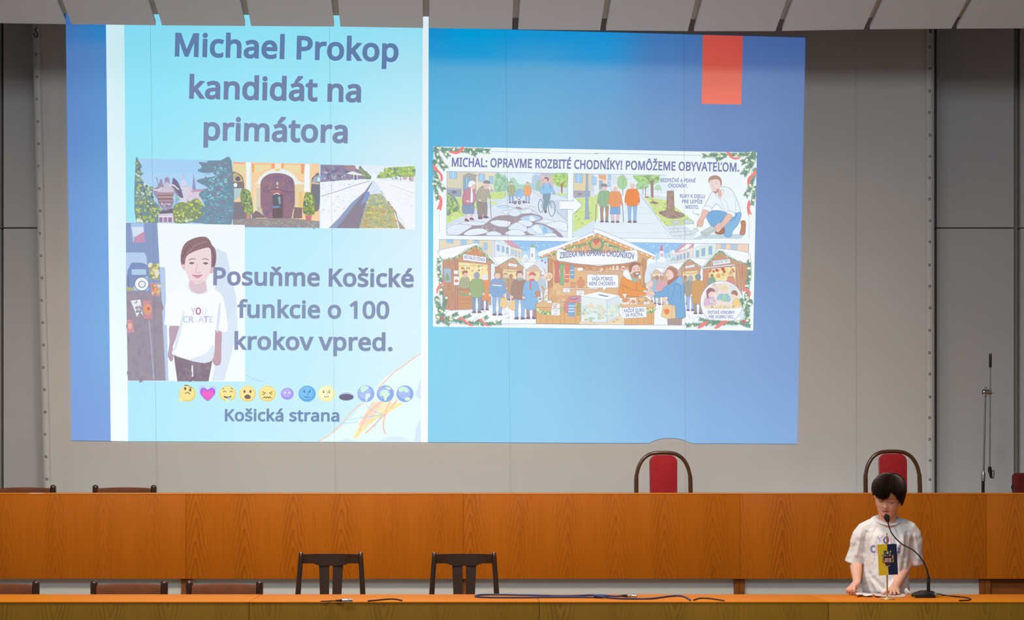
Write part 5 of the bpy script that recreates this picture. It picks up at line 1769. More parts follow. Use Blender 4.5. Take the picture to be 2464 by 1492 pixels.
    def build(self, name, parent, label=None):
        me = bpy.data.meshes.new(name)
        org = wloc(parent)
        me.from_pydata([v - org for v in self.v], [], self.f)
        ca = me.color_attributes.new('Col', 'FLOAT_COLOR', 'CORNER')
        flat = []
        for f, c in zip(me.polygons, self.c):
            flat += [w for q in c for w in q] if isinstance(c[0], tuple) else list(c) * f.loop_total
        ca.data.foreach_set('color', flat)
        # all faces look at the hall
        bm_ = bmesh.new()
        bm_.from_mesh(me)
        for f in bm_.faces:
            if f.normal.y > 0: f.normal_flip()
        bm_.to_mesh(me)
        bm_.free()
        o = link_mesh(name, me, M['slide'], parent)
        return tag(o, label)


DB = D_SCREEN - 0.0060
sl = empty('projected_slide', P(1048, 560, DB), 'bright blue projected slide with large heading, photographs, emoji row and comic picture', 'projected image')


def quad(pic, corners, nx, ny, colf):
    """bilinear patch of one colour gradient"""
    (ax, ay), (bx, by), (cx, cy), (dx, dy) = corners
    for j in range(ny):
        for i in range(nx):
            def q(s, t):
                return ((ax * (1 - s) + bx * s) * (1 - t) + (dx * (1 - s) + cx * s) * t, (ay * (1 - s) + by * s) * (1 - t) + (dy * (1 - s) + cy * s) * t)
            b0 = len(pic.v)
            pic.v += [pic.pt(*q(i / nx, j / ny)), pic.pt(*q((i + 1) / nx, j / ny)), pic.pt(*q((i + 1) / nx, (j + 1) / ny)), pic.pt(*q(i / nx, (j + 1) / ny))]
            pic.f.append([b0, b0 + 1, b0 + 2, b0 + 3])
            pic.c.append([colf(i / nx, j / ny), colf((i + 1) / nx, j / ny), colf((i + 1) / nx, (j + 1) / ny), colf(i / nx, (j + 1) / ny)])


def ramp(grid, xs, ys):
    """colour table (sRGB 0-255) sampled over columns xs and rows ys"""
    def f(s, t):
        i = max(k for k in range(len(xs)) if xs[k] <= s or k == 0)
        i = min(i, len(xs) - 2)
        j = min(max(k for k in range(len(ys)) if ys[k] <= t or k == 0), len(ys) - 2)
        u = min(1, max(0, (s - xs[i]) / (xs[i + 1] - xs[i])))
        v = min(1, max(0, (t - ys[j]) / (ys[j + 1] - ys[j])))
        u, v = u * u * (3 - 2 * u), v * v * (3 - 2 * v)
        c = [(grid[j][i][k] * (1 - u) + grid[j][i + 1][k] * u) * (1 - v) + (grid[j + 1][i][k] * (1 - u) + grid[j + 1][i + 1][k] * u) * v for k in range(3)]
        return tuple(lin(x) for x in c) + (1.0,)
    return f


# blue ground: right field with the arc cut by the chair's head shadow, left margin; slide tint with room wash and ceiling-panel shade painted in
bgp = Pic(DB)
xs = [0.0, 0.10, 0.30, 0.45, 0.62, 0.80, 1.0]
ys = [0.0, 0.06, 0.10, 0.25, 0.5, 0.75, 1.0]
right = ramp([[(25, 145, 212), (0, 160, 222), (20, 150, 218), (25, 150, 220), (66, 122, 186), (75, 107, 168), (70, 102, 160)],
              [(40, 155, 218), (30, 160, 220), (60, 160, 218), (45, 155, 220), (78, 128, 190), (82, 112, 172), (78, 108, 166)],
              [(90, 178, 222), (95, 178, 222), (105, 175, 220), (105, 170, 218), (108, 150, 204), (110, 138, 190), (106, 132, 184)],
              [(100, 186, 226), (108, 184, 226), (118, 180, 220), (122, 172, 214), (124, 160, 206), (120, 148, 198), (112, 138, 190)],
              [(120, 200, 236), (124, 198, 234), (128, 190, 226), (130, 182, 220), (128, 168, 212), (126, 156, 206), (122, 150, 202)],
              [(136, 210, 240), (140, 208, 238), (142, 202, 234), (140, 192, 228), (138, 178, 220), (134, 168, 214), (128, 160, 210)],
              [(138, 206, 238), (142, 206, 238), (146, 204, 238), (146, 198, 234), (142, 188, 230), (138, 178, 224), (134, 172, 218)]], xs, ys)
NBX, NBY = 60, 60
TLx, TRx, BRx, BLx = (1030, 66), (1938, 90.5), (1918, 1068), (1029, 1064)


def arc_cut(px, py):
    return None


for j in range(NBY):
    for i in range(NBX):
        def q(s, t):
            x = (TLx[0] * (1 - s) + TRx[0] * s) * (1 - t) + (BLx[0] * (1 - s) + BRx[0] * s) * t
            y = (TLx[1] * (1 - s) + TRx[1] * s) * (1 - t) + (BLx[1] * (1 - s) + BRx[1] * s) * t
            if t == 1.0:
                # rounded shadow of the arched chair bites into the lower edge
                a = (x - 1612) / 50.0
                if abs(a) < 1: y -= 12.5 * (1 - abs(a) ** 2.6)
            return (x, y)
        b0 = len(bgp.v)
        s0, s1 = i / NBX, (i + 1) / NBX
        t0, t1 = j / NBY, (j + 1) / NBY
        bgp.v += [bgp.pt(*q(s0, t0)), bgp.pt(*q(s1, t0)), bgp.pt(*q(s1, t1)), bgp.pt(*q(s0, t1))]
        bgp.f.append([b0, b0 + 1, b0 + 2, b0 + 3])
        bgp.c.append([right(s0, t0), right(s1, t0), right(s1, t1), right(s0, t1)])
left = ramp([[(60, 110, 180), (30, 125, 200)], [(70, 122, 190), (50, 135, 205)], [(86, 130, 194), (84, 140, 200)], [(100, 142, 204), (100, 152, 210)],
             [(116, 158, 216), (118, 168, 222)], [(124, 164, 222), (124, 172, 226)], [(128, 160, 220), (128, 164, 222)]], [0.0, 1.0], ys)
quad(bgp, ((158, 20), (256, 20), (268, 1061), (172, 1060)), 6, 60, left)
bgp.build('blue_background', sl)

wp = Pic(DB - 0.0003)
quad(wp, ((254.5, 20), (298.5, 20), (308.5, 1062), (266.5, 1061)), 2, 30, ramp([[(214, 245, 252), (206, 243, 252)], [(232, 248, 253), (226, 247, 253)], [(240, 250, 254), (240, 250, 254)]], [0, 1], [0, .45, 1]))
wp.build('white_bar', sl)
wp = Pic(DB - 0.0003)
quad(wp, ((1017.5, 30), (1031.5, 30), (1029.5, 1064.5), (1012.5, 1064.3)), 2, 30, ramp([[(232, 248, 253)] * 2, [(238, 248, 253)] * 2, [(244, 250, 254)] * 2], [0, 1], [0, .45, 1]))
wp.build('white_bar', sl)
cp = Pic(DB - 0.0002)
quad(cp, ((297.5, 20), (1018.5, 30), (1013.5, 1064.3), (307.5, 1062)), 40, 50,
     ramp([[(134, 226, 250), (144, 232, 253), (150, 232, 253)], [(148, 232, 252), (160, 236, 254), (180, 236, 252)], [(160, 234, 252), (184, 237, 253), (214, 241, 252)],
           [(174, 232, 252), (192, 236, 252), (214, 240, 252)], [(178, 232, 250), (196, 236, 250), (210, 240, 252)]], [0, .55, 1], [0, .15, .35, .65, 1]))
cp.draw('''F 400 840 3.79
p e2fbfb 1400,846 1500,780 1560,740 1690,620 1850,420 1990,260 2150,160 2325,45 2325,849
p d6ecfb 1390,846 1450,840 1560,846 1640,810 1720,840 1800,848
p d6ecfb 1900,848 2050,795 2160,800 2230,848
p d3e6fa 2270,420 2323,250 2323,470
p d3e6fa 2280,700 2322,640 2322,848 2260,848
k f2cdbd 11 1392,842 1480,790 1600,680 1700,560 1800,490
k f2cdbd 11 1925,360 2030,260 2080,212 2190,135 2250,85 2322,44
p f6edc6 1700,815 1780,640 1900,520 1950,480 2150,490 2020,590 1900,640 1800,740 1740,820
p f4dccb 1750,690 1880,480 1980,480 1850,690
k f7c9b0 15 1750,780 1830,600 1960,480
k f7c9b0 15 1815,770 1900,690 2060,520 2110,460
k f7c9b0 13 1830,700 1880,650 2000,560 2080,370
k f3e7a0 18 1720,800 1850,680 1990,580 2150,495
k f2c8b6 13 2000,775 1980,720 1985,650 2010,560
k 9fd2f4 5 1825,512 1880,560 1960,598 1800,620 1700,640 1670,652
k 9fd2f4 5 1978,582 1940,640 1895,712
k 9fd2f4 5 1575,672 1650,676 1750,660
k 9fcdf0 5 728,232 800,275 880,297
''')
cp.frame(0, 0, 1)
cp.build('pale_panel', sl)

tb = Pic(DB - 0.0004)
quad(tb, ((1691, 84), (1787.5, 86.5), (1783.5, 251.5), (1688, 250)), 2, 16, ramp([[(206, 84, 74), (202, 80, 72)], [(210, 90, 78), (206, 86, 76)], [(226, 118, 102), (226, 116, 100)], [(242, 128, 110), (242, 126, 108)]], [0, 1], [0, .44, .56, 1]))  # upper part darker: shade of the ceiling panels painted into the colour
tb.build('orange_tab', sl)

# lettering, one part per line
for nm, tx, xa, ya, xb, yb, cap, col, bold, tr in (
        ('heading_line', 'Michael Prokop', 420.5, 133.5, 958.5, 147.0, 52.5, '6683b0', 27, 8),
        ('heading_line', 'kandidát na', 455, 235.2, 868.5, 244.3, 52.0, '7787ad', 27, 8),
        ('heading_line', 'primátora', 489.5, 335.5, 836.5, 342.6, 52.0, '8290b3', 27, 8),
        ('slogan_line', 'Posuňme Košické', 513, 684.6, 995.5, 690.2, 40.0, '8791b3', 26, 8),
        ('slogan_line', 'funkcie o 100', 571, 763.4, 936.5, 766.0, 39.5, '8896b6', 26, 8),
        ('slogan_line', 'krokov vpred.', 564, 840.0, 944.5, 843.2, 39.5, '8895b6', 26, 8),
        ('caption_line', 'Košická strana', 541, 1012.4, 816.5, 1013.6, 27.0, '7a92b8', 26, 8)):
    TX = Pic(DB - 0.0080)
    TX.text(tx, xa, ya, xb, yb, cap, col, bold, tr)
    TX.build(nm, sl)

# three photographs side by side
p1 = Pic(DB - 0.0006)
p1.draw('''F 320 380 9.042
p abd6f8 55,10 2150,60 2150,1440 75,1500
p b2d7f8 60,340 2150,330 2150,900 60,900
s d8d8ea 1030,640 1040,560 1060,500 1080,470 1130,470 1160,560 1170,640 1290,680 1290,1000 1020,1000
p c4c6dc 1060,420 1095,340 1130,440
p 9a9cc4 1290,700 1315,335 1345,500 1370,690
p c3a3bd 1290,690 1560,670 1700,700 1560,760 1300,745
p d8cfe0 1290,745 1560,740 1560,960 1290,960
p dcd2e2 1160,640 1230,600 1300,700 1300,960 1160,960
l a89cba 8 1040,620 1170,620
f aa9fbd/e6dcea/cbbfd4 26 22 .5 0 1040,660 1520,760 1520,930 1040,930
s 7f9a9b 60,60 130,80 190,180 170,300 230,340 150,420 230,520 300,650 420,640 440,900 540,1010 600,1130 560,1400 70,1400
f a3b596/8f9fa0/c9e6e2/6d7f92/b9c77e 80 34 .7 .7 65,80 170,200 150,420 250,560 420,650 430,1000 300,1000 70,1000
f b6c774/97a96f/c7d37f/7d8a84 95 32 .6 .6 80,950 420,930 560,1060 620,1140 540,1250 430,1390 80,1390
f d4e8d2/e2f0dc 14 34 .5 0 75,1300 330,1330 300,1390 80,1395
s 8d9e80 880,1060 1050,960 1180,980 1380,880 1500,1000 1560,1120 1500,1300 1300,1400 880,1400
f bccb6e/a4b56c/d2d87a/7f8f86/93a46c 90 36 .6 .8 890,1060 1080,960 1400,900 1520,1010 1560,1120 1480,1260 1200,1390 900,1390
f d8ecdf/c9dfe0 8 40 .4 0 960,1340 1280,1290 1290,1380 960,1390
s 7f97ac 1380,500 1600,430 1790,390 1700,330 1520,385 1780,310 1560,330 1400,275 1500,200 1430,95 1600,100 1640,60 1900,55 2145,75 2145,1440 1500,1420 1290,1400 1450,1300 1560,1200 1430,1140 1560,1060 1500,900 1430,790 1560,680 1620,640
f 6f9fb4/7fb3c4/8f8fa4/878ca2/77a9bc/858ea3/7aa3b6 260 52 .38 .25 1420,480 1800,390 1650,130 2140,90 2140,1420 1480,1400 1600,1100 1480,820 1620,650
f a2d6dc/8ccad6 60 30 .45 .2 1750,180 2100,240 2080,620 1750,600 1900,800 2140,850 1500,960
s a69bb4 500,440 520,430 560,560 590,470 630,470 660,590 690,560 690,450 740,420 790,450 800,560 860,560 870,430 960,500 1030,640 1070,760 1095,870 980,850 890,760 880,1010 820,1100 720,1140 640,1110 560,1010 530,900 470,820 440,690 540,600
p 7b7796 870,425 960,500 1030,640 1070,760 1095,870 1010,840 930,720 850,560
s cfc6d8 640,660 740,520 840,640 880,740 520,740
k efe6ee 26 790,600 880,590 960,660 1000,690
k efe6ee 26 630,640 560,690 450,700
p b9999f 530,770 870,755 872,800 530,805
p 8f7f92 530,805 872,800 872,830 535,835
p c3a79c 535,835 872,830 870,870 538,875
p 8f7f92 538,875 870,870 868,910 540,915
p b99a9f 540,915 868,910 866,950 545,955
p 8f7f92 545,955 866,950 862,975 550,980
l a08c9c 8 705,760 705,970
f b6a4b8/d9cddd/8b7f98 24 26 .5 .6 590,990 850,990 720,1120
k 8c8299 12 900,800 960,900 920,1000
f 8fc0cc/b9dce2 14 26 .7 0 890,780 1000,800 1000,980 890,990
p 7a7389 640,1130 720,1145 860,1090 880,1230 560,1220
p d9cfe2 555,1220 870,1200 885,1410 555,1410
r ece6f1 560,1262 870,1282
r 9d87a6 570,1295 640,1400
r a291ae 668,1295 742,1400
r 9d87a6 768,1295 845,1400
''')
p1.build('statue_photograph', sl)
p2 = Pic(DB - 0.0006)
p2.draw('''F 550 380 8.526
p f5d3a8 85,80 1868,122 1865,1435 85,1420
p f0b69d 85,85 345,92 345,125 85,120
p f7c7a4 450,100 1560,120 1560,200 470,170
p efdfae 530,140 880,140 870,200 640,280 530,330
p efdfae 1130,140 1475,150 1470,330 1380,300 1140,205
p ecdca9 85,140 340,140 350,330 85,290
p f4a988 880,130 940,110 940,215 880,215
p f4a988 1090,105 1140,110 1120,215 1085,200
p f6ead0 950,110 1085,115 1070,230 960,230
p f4b071 470,120 530,140 520,300 480,300
p f2a67f 1480,120 1560,130 1540,330 1490,320
s eaf4f2 590,500 640,400 760,290 900,240 1000,225 1150,240 1290,300 1400,420 1430,480 1500,500 1490,540 590,540
p f6c06a 950,235 1050,225 1040,262 960,262
p f2deb8 500,560 670,560 660,1000 720,1200 500,1200
p d9d2c2 570,620 650,620 655,1000 570,1000
p e7d8b3 1360,580 1520,560 1520,1010 1360,1010
p f0c888 1440,700 1520,700 1520,1010 1440,1010
p ecfbff 350,85 455,95 470,180 470,700 365,640 360,180
p dceff2 430,180 470,180 470,700 430,690
p f0fbff 1575,120 1665,130 1665,720 1550,690 1560,190
s 8d8489 85,300 160,300 240,340 300,430 310,640 85,640
s c3b98f 100,320 160,315 230,360 285,440 290,480 90,480
c 75708c 190,430 50 50
p b9d2d2 85,625 270,620 260,780 85,900
p 8a848e 85,910 270,900 560,1200 560,1290 85,1290
s 8c8088 1700,480 1750,380 1860,340 1860,1040 1700,1010
p a9b5bd 1715,470 1760,390 1860,350 1860,500 1715,510
p e0cfb0 1700,505 1862,515 1862,540 1700,530
c cfeef6 1850,440 34 44
p 7f8490 1720,560 1862,560 1860,980 1740,980
s 9a7d8e 655,580 665,480 720,400 830,330 950,312 1080,318 1200,350 1310,420 1352,540 1360,800 1350,1010 1290,1240 735,1225 690,1060 658,980
f 93788e/a17f8d/8b7690/a2838f/8d7c94 80 50 .5 1.5 680,560 830,350 1150,350 1330,540 1340,1000 1270,1220 760,1220 680,980
k b98488 30 800,540 880,520 840,600 900,680 1090,690
k a97c84 24 1000,480 1070,560 1010,640 1110,690
c cfd0cf 1000,525 22 34
c cfc6b4 1000,605 20 18
k 7c6f7e 14 700,690 850,660 1000,640 1130,690 1350,700
p b2787c 850,710 1140,710 1140,745 890,750
p a06f7e 895,740 1130,740 1130,1200 895,1200
p 6f707d 905,750 1115,745 1112,1040 905,1040
p dff2f0 905,745 1000,715 1060,745 1040,755 990,730 930,755
p 97b0b8 1010,800 1060,795 1070,930 1040,960
p 7d97c4 905,985 1080,990 1000,1030 905,1025
p 756a6c 905,1035 1112,1040 1110,1230 900,1230
p 8e7f86 500,1140 560,1080 700,1140 735,1230 500,1230
p c9c8b4 565,1000 660,1000 720,1180 600,1100
p 927e84 1350,1010 1510,1020 1510,1240 1290,1240
p d8cfa0 1330,1040 1350,1040 1320,1240 1290,1240
s 8fa073 270,650 350,635 430,680 470,800 500,1000 500,1130 400,1160 320,1100 240,820
f b1c57e/7d8a80/9db376/6f7d80/a8be7c 60 30 .6 1.2 270,660 420,680 490,1000 480,1130 380,1150 300,1050
p d49a83 365,1160 440,1150 445,1250 400,1280 365,1240
s 8ea067 1580,720 1640,700 1720,740 1760,880 1770,1120 1720,1170 1560,1160 1520,1040 1550,800
f b9cd6a/747f86/9db070/6e7a84/c0d26e 60 30 .6 1.2 1580,730 1700,730 1760,900 1760,1120 1560,1150 1540,950
p d0818c 1570,1180 1710,1175 1690,1290 1590,1300
p b8d0cf 455,1160 482,1160 478,1250 458,1250
p a09799 85,1260 500,1240 1290,1240 1865,1300 1865,1440 85,1420
f ada5a2/988f98/a8adab 60 50 .3 0 100,1280 1850,1310 1850,1420 340,1410
l 8fb4e8 8 335,1418 1862,1436
''')
p2.ell('#e8f6fa', 140, 558, 38, 44)
p2.build('gateway_photograph', sl)
p3 = Pic(DB - 0.0006)
p3.draw('''F 760 385 8.524
p e4f1fb 92,95 2030,125 2030,1420 92,1400
p 978fa8 95,95 800,110 830,180 1000,230 1130,330 1140,385 700,400 95,455
f 8d86a4/a296ac/7f7b9c/b09aa8/93a0bc 60 46 .6 .3 100,105 790,115 900,240 1100,370 100,440
p b394a0 560,105 800,112 830,180 640,200 600,150
f 8ea4cc/b9c6de 14 26 .9 .5 100,240 600,270 600,380 120,390
k c9d8ee 16 330,310 350,360 410,390
p eaf3ee 620,280 750,228 970,305 975,320 780,305
r cfdcd4 765,310 790,400
r d6e4e0 840,300 856,390
s 8a9b8a 880,170 920,120 960,180 1040,250 1130,330 1140,390 1020,390 960,320
f b2bd7a/879a90/9aa884 24 24 .8 0 890,160 980,200 1120,330 1120,380 960,310
p f2fafc 1130,390 1160,280 1190,250 1240,330 1260,390
p eaf3fa 1310,300 1390,150 1540,120 1540,300
s a9c286 1250,370 1300,290 1380,300 1400,170 1450,170 1480,250 1560,150 1800,140 2020,140 2030,330 1900,350 1700,330 1600,340 1400,370
f b8d07a/92ad82/cadc86/86a08c/a5c27c 90 40 .7 .5 1270,360 1420,200 1560,160 2020,150 2020,320 1500,350
f b3a8b8/d6a8a8/c5c0d4 16 26 .7 1.5 1560,350 2020,330 2020,430 1560,400
l 8f8496 10 1630,340 1630,410
l 8f8496 10 1740,330 1740,425
l 8f8496 14 1930,320 1930,430
p f3f8fe 92,460 1190,405 2030,450 2030,1420 92,1400
f cfdcf4/dbe6f8/c3d3f0 46 30 .18 -.3 110,480 900,440 600,600 120,720
l a9b0dc 14 95,748 400,655 800,520 1100,430
l cdd6ee 10 1530,510 1800,610 2020,690
f d6e2f6/c9d6f2 40 34 .2 -.5 120,780 900,640 700,900 300,1250 120,1250
f dbe6f6/cfddea 14 36 .2 .5 1500,560 2000,720 2000,950 1700,900
p 8f9abd 1190,410 1130,470 1000,650 730,880 480,1180 270,1395 890,1400 960,1150 1050,860 1110,700 1060,650
p 98a6c8 1190,410 1000,650 730,880 480,1180 270,1395 420,1395 640,1120 860,840 1040,620
p 948c9c 980,690 860,840 640,1130 420,1395 885,1400 960,1120 1040,800
p 8aa5d8 1060,650 1110,650 1090,720 1000,880 900,930 970,800
p dbe9f8 1195,420 1250,480 1360,650 1330,690 1110,690 1110,600
p b9bfa0 1110,700 1340,690 1430,800 1600,1050 1690,1400 890,1400 960,1150 1050,870
f a9ba9c/c6cda0/9cb0a2/d4d3a0/b3b593 110 44 .3 .1 1110,710 1340,700 1470,900 1420,960 1030,960
f d8c97c/c2bd7c/a9ab86/e2d283/b4b084/d0a080 140 46 .35 .1 1030,950 1500,960 1620,1150 1690,1390 900,1390 980,1120
p b3a49c 1330,640 1350,640 1480,860 1650,1060 1690,1240 1830,1400 1840,1415 1720,1415 1640,1120 1440,800
f c8c878/b58f88 14 26 .5 .9 1340,660 1600,1010 1700,1390 1650,1200 1430,780
p e6ecf6 1650,1060 1800,1240 1860,1415 1840,1415 1690,1230
l 9fb6e4 6 270,1396 885,1402
''')
p3.build('canal_photograph', sl)

# portrait of a smiling child before a white wall
p4 = Pic(DB - 0.0026)
p4.draw('''F 290 530 3.73
p eff8fd 48,20 1115,42 1118,1448 65,1442
p d4e3f5 850,250 950,290 1040,700 1050,1000 930,980 850,700
p d9e6f6 900,1000 1040,760 1050,1000 930,1440 820,1440
p b9cdea 345,420 400,420 430,1440 405,1440
p 8ea0c8 48,22 330,26 405,1440 65,1440 50,600
p 9f97a6 55,640 365,640 405,1440 65,1440
f 9b93a3/a298a6/9a92a2 70 44 .5 1.3 60,650 360,660 395,1430 70,1430
p a9c8ec 92,28 208,26 218,200 110,200
p d7e3f5 95,60 205,60 210,120 120,150
p c79cb8 110,200 130,150 215,100 218,200
p b7d0f0 48,290 215,290 235,330 250,630 55,630
p c9dcf4 95,395 235,385 240,500 100,500
s 8598c0 60,470 80,420 110,380 240,400 245,500 150,520 120,600 60,600
p b3d0ee 100,440 230,440 230,490 100,490
c 7f88a8 190,572 66 66
c eef3f8 190,572 60 58
c 8d97b0 193,575 34 32
c e9eef6 193,575 26 24
p b7b68c 55,600 120,605 125,632 55,632
l 7b7b94 8 70,500 70,600
p a8b382 255,392 345,390 348,540 262,530
f d6d08a/8da678/c7a0b0/e8e2c8 18 22 .8 0 260,400 340,400 340,530 265,520
p b9a8b8 270,560 355,560 358,680 280,680
f e6b36c/d98f78/e8d8b0 16 20 .8 0 280,580 345,580 350,660 290,670
p e6ecf2 92,722 178,712 202,860 175,820 148,868
f 9d9cae/c8b8bc 8 18 .7 0 110,730 170,725 185,820 140,830
p c9959f 196,722 270,718 288,885 210,885
c d8a49a 243,800 40 50
c e4a878 243,796 26 34
c c8707c 250,795 14 16
p d09aa4 62,890 105,895 125,1008 62,1008
c e6b8b0 85,950 20 28
l 7d7888 6 70,1040 75,1110
k a9b8d0 10 255,900 270,1050 300,1430
s b9a5b8 440,950 525,950 520,1010 470,1130 480,1180 465,1260 425,1220 440,1100
s c2a4b0 850,990 905,990 905,1140 900,1280 860,1305 825,1260 845,1120
k a98f9f 6 430,1210 450,1262 470,1250
k a98f9f 6 840,1260 860,1300 895,1260
p 8b7d8b 470,1150 830,1230 790,1446 510,1446
p dfe9f5 640,1290 650,1290 655,1446 628,1446
f 83778a/948692 40 26 .5 1.3 480,1190 810,1250 780,1440 520,1440
s ecd9de 575,340 600,280 800,250 830,330 820,440 780,520 760,600 800,640 700,670 610,640 620,560 580,440
s dcc6d2 625,540 690,575 758,545 775,610 760,640 700,662 645,642 612,605
s f4f9fd 596,588 640,640 700,664 765,645 798,606 900,660 935,760 960,990 860,985 850,1000 835,1230 760,1280 660,1265 480,1210 470,1160 520,980 525,950 400,940 400,880 410,720 470,650
s d9e6f4 530,950 560,830 575,830 545,980 500,1150 480,1150
s d4e2f3 880,770 900,760 880,980 860,985
s dbe7f5 620,1250 760,1200 830,1120 835,1230 760,1280
l c9d9ee 4 470,1165 500,1220 660,1268 760,1282 830,1235
l cfdcee 5 590,590 640,642 700,664 770,647 800,610
s 93787f 545,400 540,320 560,240 600,190 680,155 760,148 800,180 820,220 850,260 860,340 845,420 815,440 815,330 800,250 720,260 640,290 590,330 575,400 560,400
k a58a90 10 600,300 680,220 780,190
k 84696f 10 560,330 590,260 640,220
k 84696f 9 820,250 840,330 835,410
s e6c9ca 545,400 575,400 580,450 555,430
s e0bcc0 815,430 840,420 830,470 800,475
k a58d98 9 612,358 640,346 672,350
k a58d98 9 730,352 765,346 792,358
s 86747f 615,385 640,374 662,384 640,396
s 86747f 740,385 765,376 788,386 765,398
k d8b3b8 6 690,380 680,440 672,465 700,472 720,462
s dc9dab 640,490 680,492 735,490 700,520 670,515
k b98291 4 640,490 690,500 735,490
k e6c5c9 6 640,540 690,552 730,540
''')
p4.text('YOU', 632, 845, 770, 845, 58, '#c9c6e0', 34, 10, cols=['#cfd4ea', '#c27fa6', '#dfe6f4'])
p4.text('CREATE', 560, 915, 830, 915, 52, '#c9c6e0', 34, 10, cols=['#c3d8f0', '#cfcde8', '#eef4fa', '#d6daf0', '#bdb8e6', '#cfdcf2'])
p4.build('portrait_photograph', sl)

# row of small round pictures
EM = [('thinking_emoji', 195), ('heart_emoji', 378), ('drooling_emoji', 560), ('surprised_emoji', 742), ('frowning_emoji', 922), ('purple_emoji', 1104),
      ('blue_moon_emoji', 1285), ('yellow_moon_emoji', 1462), ('hole_emoji', 1642), ('americas_globe_emoji', 1821), ('africa_globe_emoji', 1998), ('asia_globe_emoji', 2177)]
FACE = 'c fa f2d98e 0,0 1'
ESRC = ['''c e9d57c 0 0 76 72
c f3e39a -4 -4 66 62
k 8d7a5e 8 -30,-72 -14,-78 12,-70
k 8d7a5e 7 12,-56 28,-60 42,-50
c 7d6a5e -22 -46 11 14
c 7d6a5e 24 -34 11 14
k 8d7a5e 8 -24,0 0,-12 22,4
s f7e6a0 -78,60 -68,22 -50,22 -40,16 -10,12 -22,26 -30,44 -52,70 -70,70
k d9bf78 4 -66,24 -52,34 -30,34''',
'''k cfa6f0 7 -74,-40 -56,-66 -26,-62
k cfa6f0 7 26,-62 56,-66 74,-40
s b070ea 0,66 -58,14 -70,-20 -52,-52 -20,-50 0,-34 20,-50 52,-52 70,-20 58,14
s ee6cc8 0,60 -46,16 -54,-12 -40,-34 -16,-32 0,-14 16,-32 40,-34 54,-12 46,16''',
'''c e9d57c 0 0 76 72
c f5e59c -2 -4 66 62
k 8d7a5e 7 -42,-16 -26,-24 -12,-14
k 8d7a5e 7 18,-14 32,-24 46,-16
k 8d7a5e 6 -48,-42 -30,-50
k 8d7a5e 6 28,-52 48,-40
s 82695f -36,20 0,28 34,18 26,36 0,42 -26,38
s a6d3f2 4,36 20,32 26,56 14,70 2,58
s c9f1ee -22,66 0,50 24,62 10,76 -10,76''',
'''c e9d57c 0 0 76 72
c f5e59c -2 -4 66 62
c 7d6a5e -28 -20 10 14
c 7d6a5e 26 -20 10 14
s 7e6b6c -28,24 0,6 28,24 22,44 0,48 -22,44''',
'''c e9d57c 0 0 76 72
c f5e59c -2 -4 66 62
l 82705e 8 -44,-18 -16,-4 -44,8
l 82705e 8 46,-18 18,-4 46,8
l 82705e 8 -36,40 -24,28 -12,40 0,28 12,40 24,28 36,40''',
'''c a49af0 0 0 58 54
c b9b0f6 -6 -8 44 40
c e4e2fb -20 -10 10 10
c e4e2fb 20 -10 10 10''',
'''c 66b0e8 0 0 78 74
c 80c2f0 -6 -8 62 58
c 3f78b8 -26 -18 8 9
c 3f78b8 24 -18 8 9
k 4f8ac8 6 -36,-34 -18,-36
k 4f8ac8 6 18,-36 36,-34
k 4f8ac8 5 4,-20 8,8 -4,12
k 3f78b8 7 -26,26 0,34 24,26''',
'''c f1ecb0 0 0 76 74
c f7f6cc -6 -8 60 58
c 85806a -26 -14 8 9
c 85806a 24 -14 8 9
k a8a080 6 -36,-28 -18,-34
k a8a080 6 18,-34 38,-28
k d8c890 6 0,-30 8,2 -4,10
k 9a8f70 7 -24,22 0,32 22,22''',
'''c e8f2fb 0 14 68 34
c b7c6e6 0 24 70 38
c 716f88 0 32 66 30''',
'''c 9bb4ee 0 0 78 76
c aec4f4 -10 -10 58 56
s cdf2e0 -50,-50 -20,-70 20,-66 20,-46 -4,-30 -20,-14 -40,-18
s d6f4e2 0,4 30,0 40,22 20,44 8,72 -4,50''',
'''c 8faeea 0 0 78 76
c a8c2f2 -12 -10 58 56
s d4f4e0 -40,-20 -20,-34 20,-30 30,-6 44,4 20,26 10,58 -8,62 -14,24 -48,14
s cdeedd 0,-64 40,-58 50,-40 20,-38''',
'''c 93aeea 0 0 78 76
c a9c0f2 -8 -10 58 56
s cdf0e2 -60,-40 -20,-66 20,-52 36,-20 10,-10 -10,-24 -40,-14
s d8f0d4 -4,50 20,32 46,38 44,60 14,64''']
for (nm, cx_), src in zip(EM, ESRC):
    ep = Pic(DB - 0.0040)
    ep.frame(400 + cx_ / 3.79, 840 + 407 / 3.79, 3.79)
    ep.draw(src)
    ep.build(nm, sl)
# ------------------------------------------------------------------ the comic picture on the slide
def picture(name):
    global DCOM
    p = Pic(DCOM)
    return p


DCOM = DB - 0.0006
FA, FB, FC, FD = 'F 1030 340 5.968\n', 'F 1430 340 5.968\n', 'F 1030 560 5.968\n', 'F 1430 560 5.968\n'
cb = Pic(DCOM)
cb.draw('p f1fbfe 1043,352.5 1821,367 1812.3,795.5 1042,786\n' + FA + '''
k 8fa4d6 5 900,145 1300,158 1800,168 2447,178
l a9b8de 4 160,1000 160,1330
''' + FB + '''
k 8fa4d6 5 0,172 500,180 1100,195 1580,203
l 98a8d4 4 2225,1060 2222,1400
''')
DCOM = cb.d - 0.0002
cb.build('comic_sheet', sl)


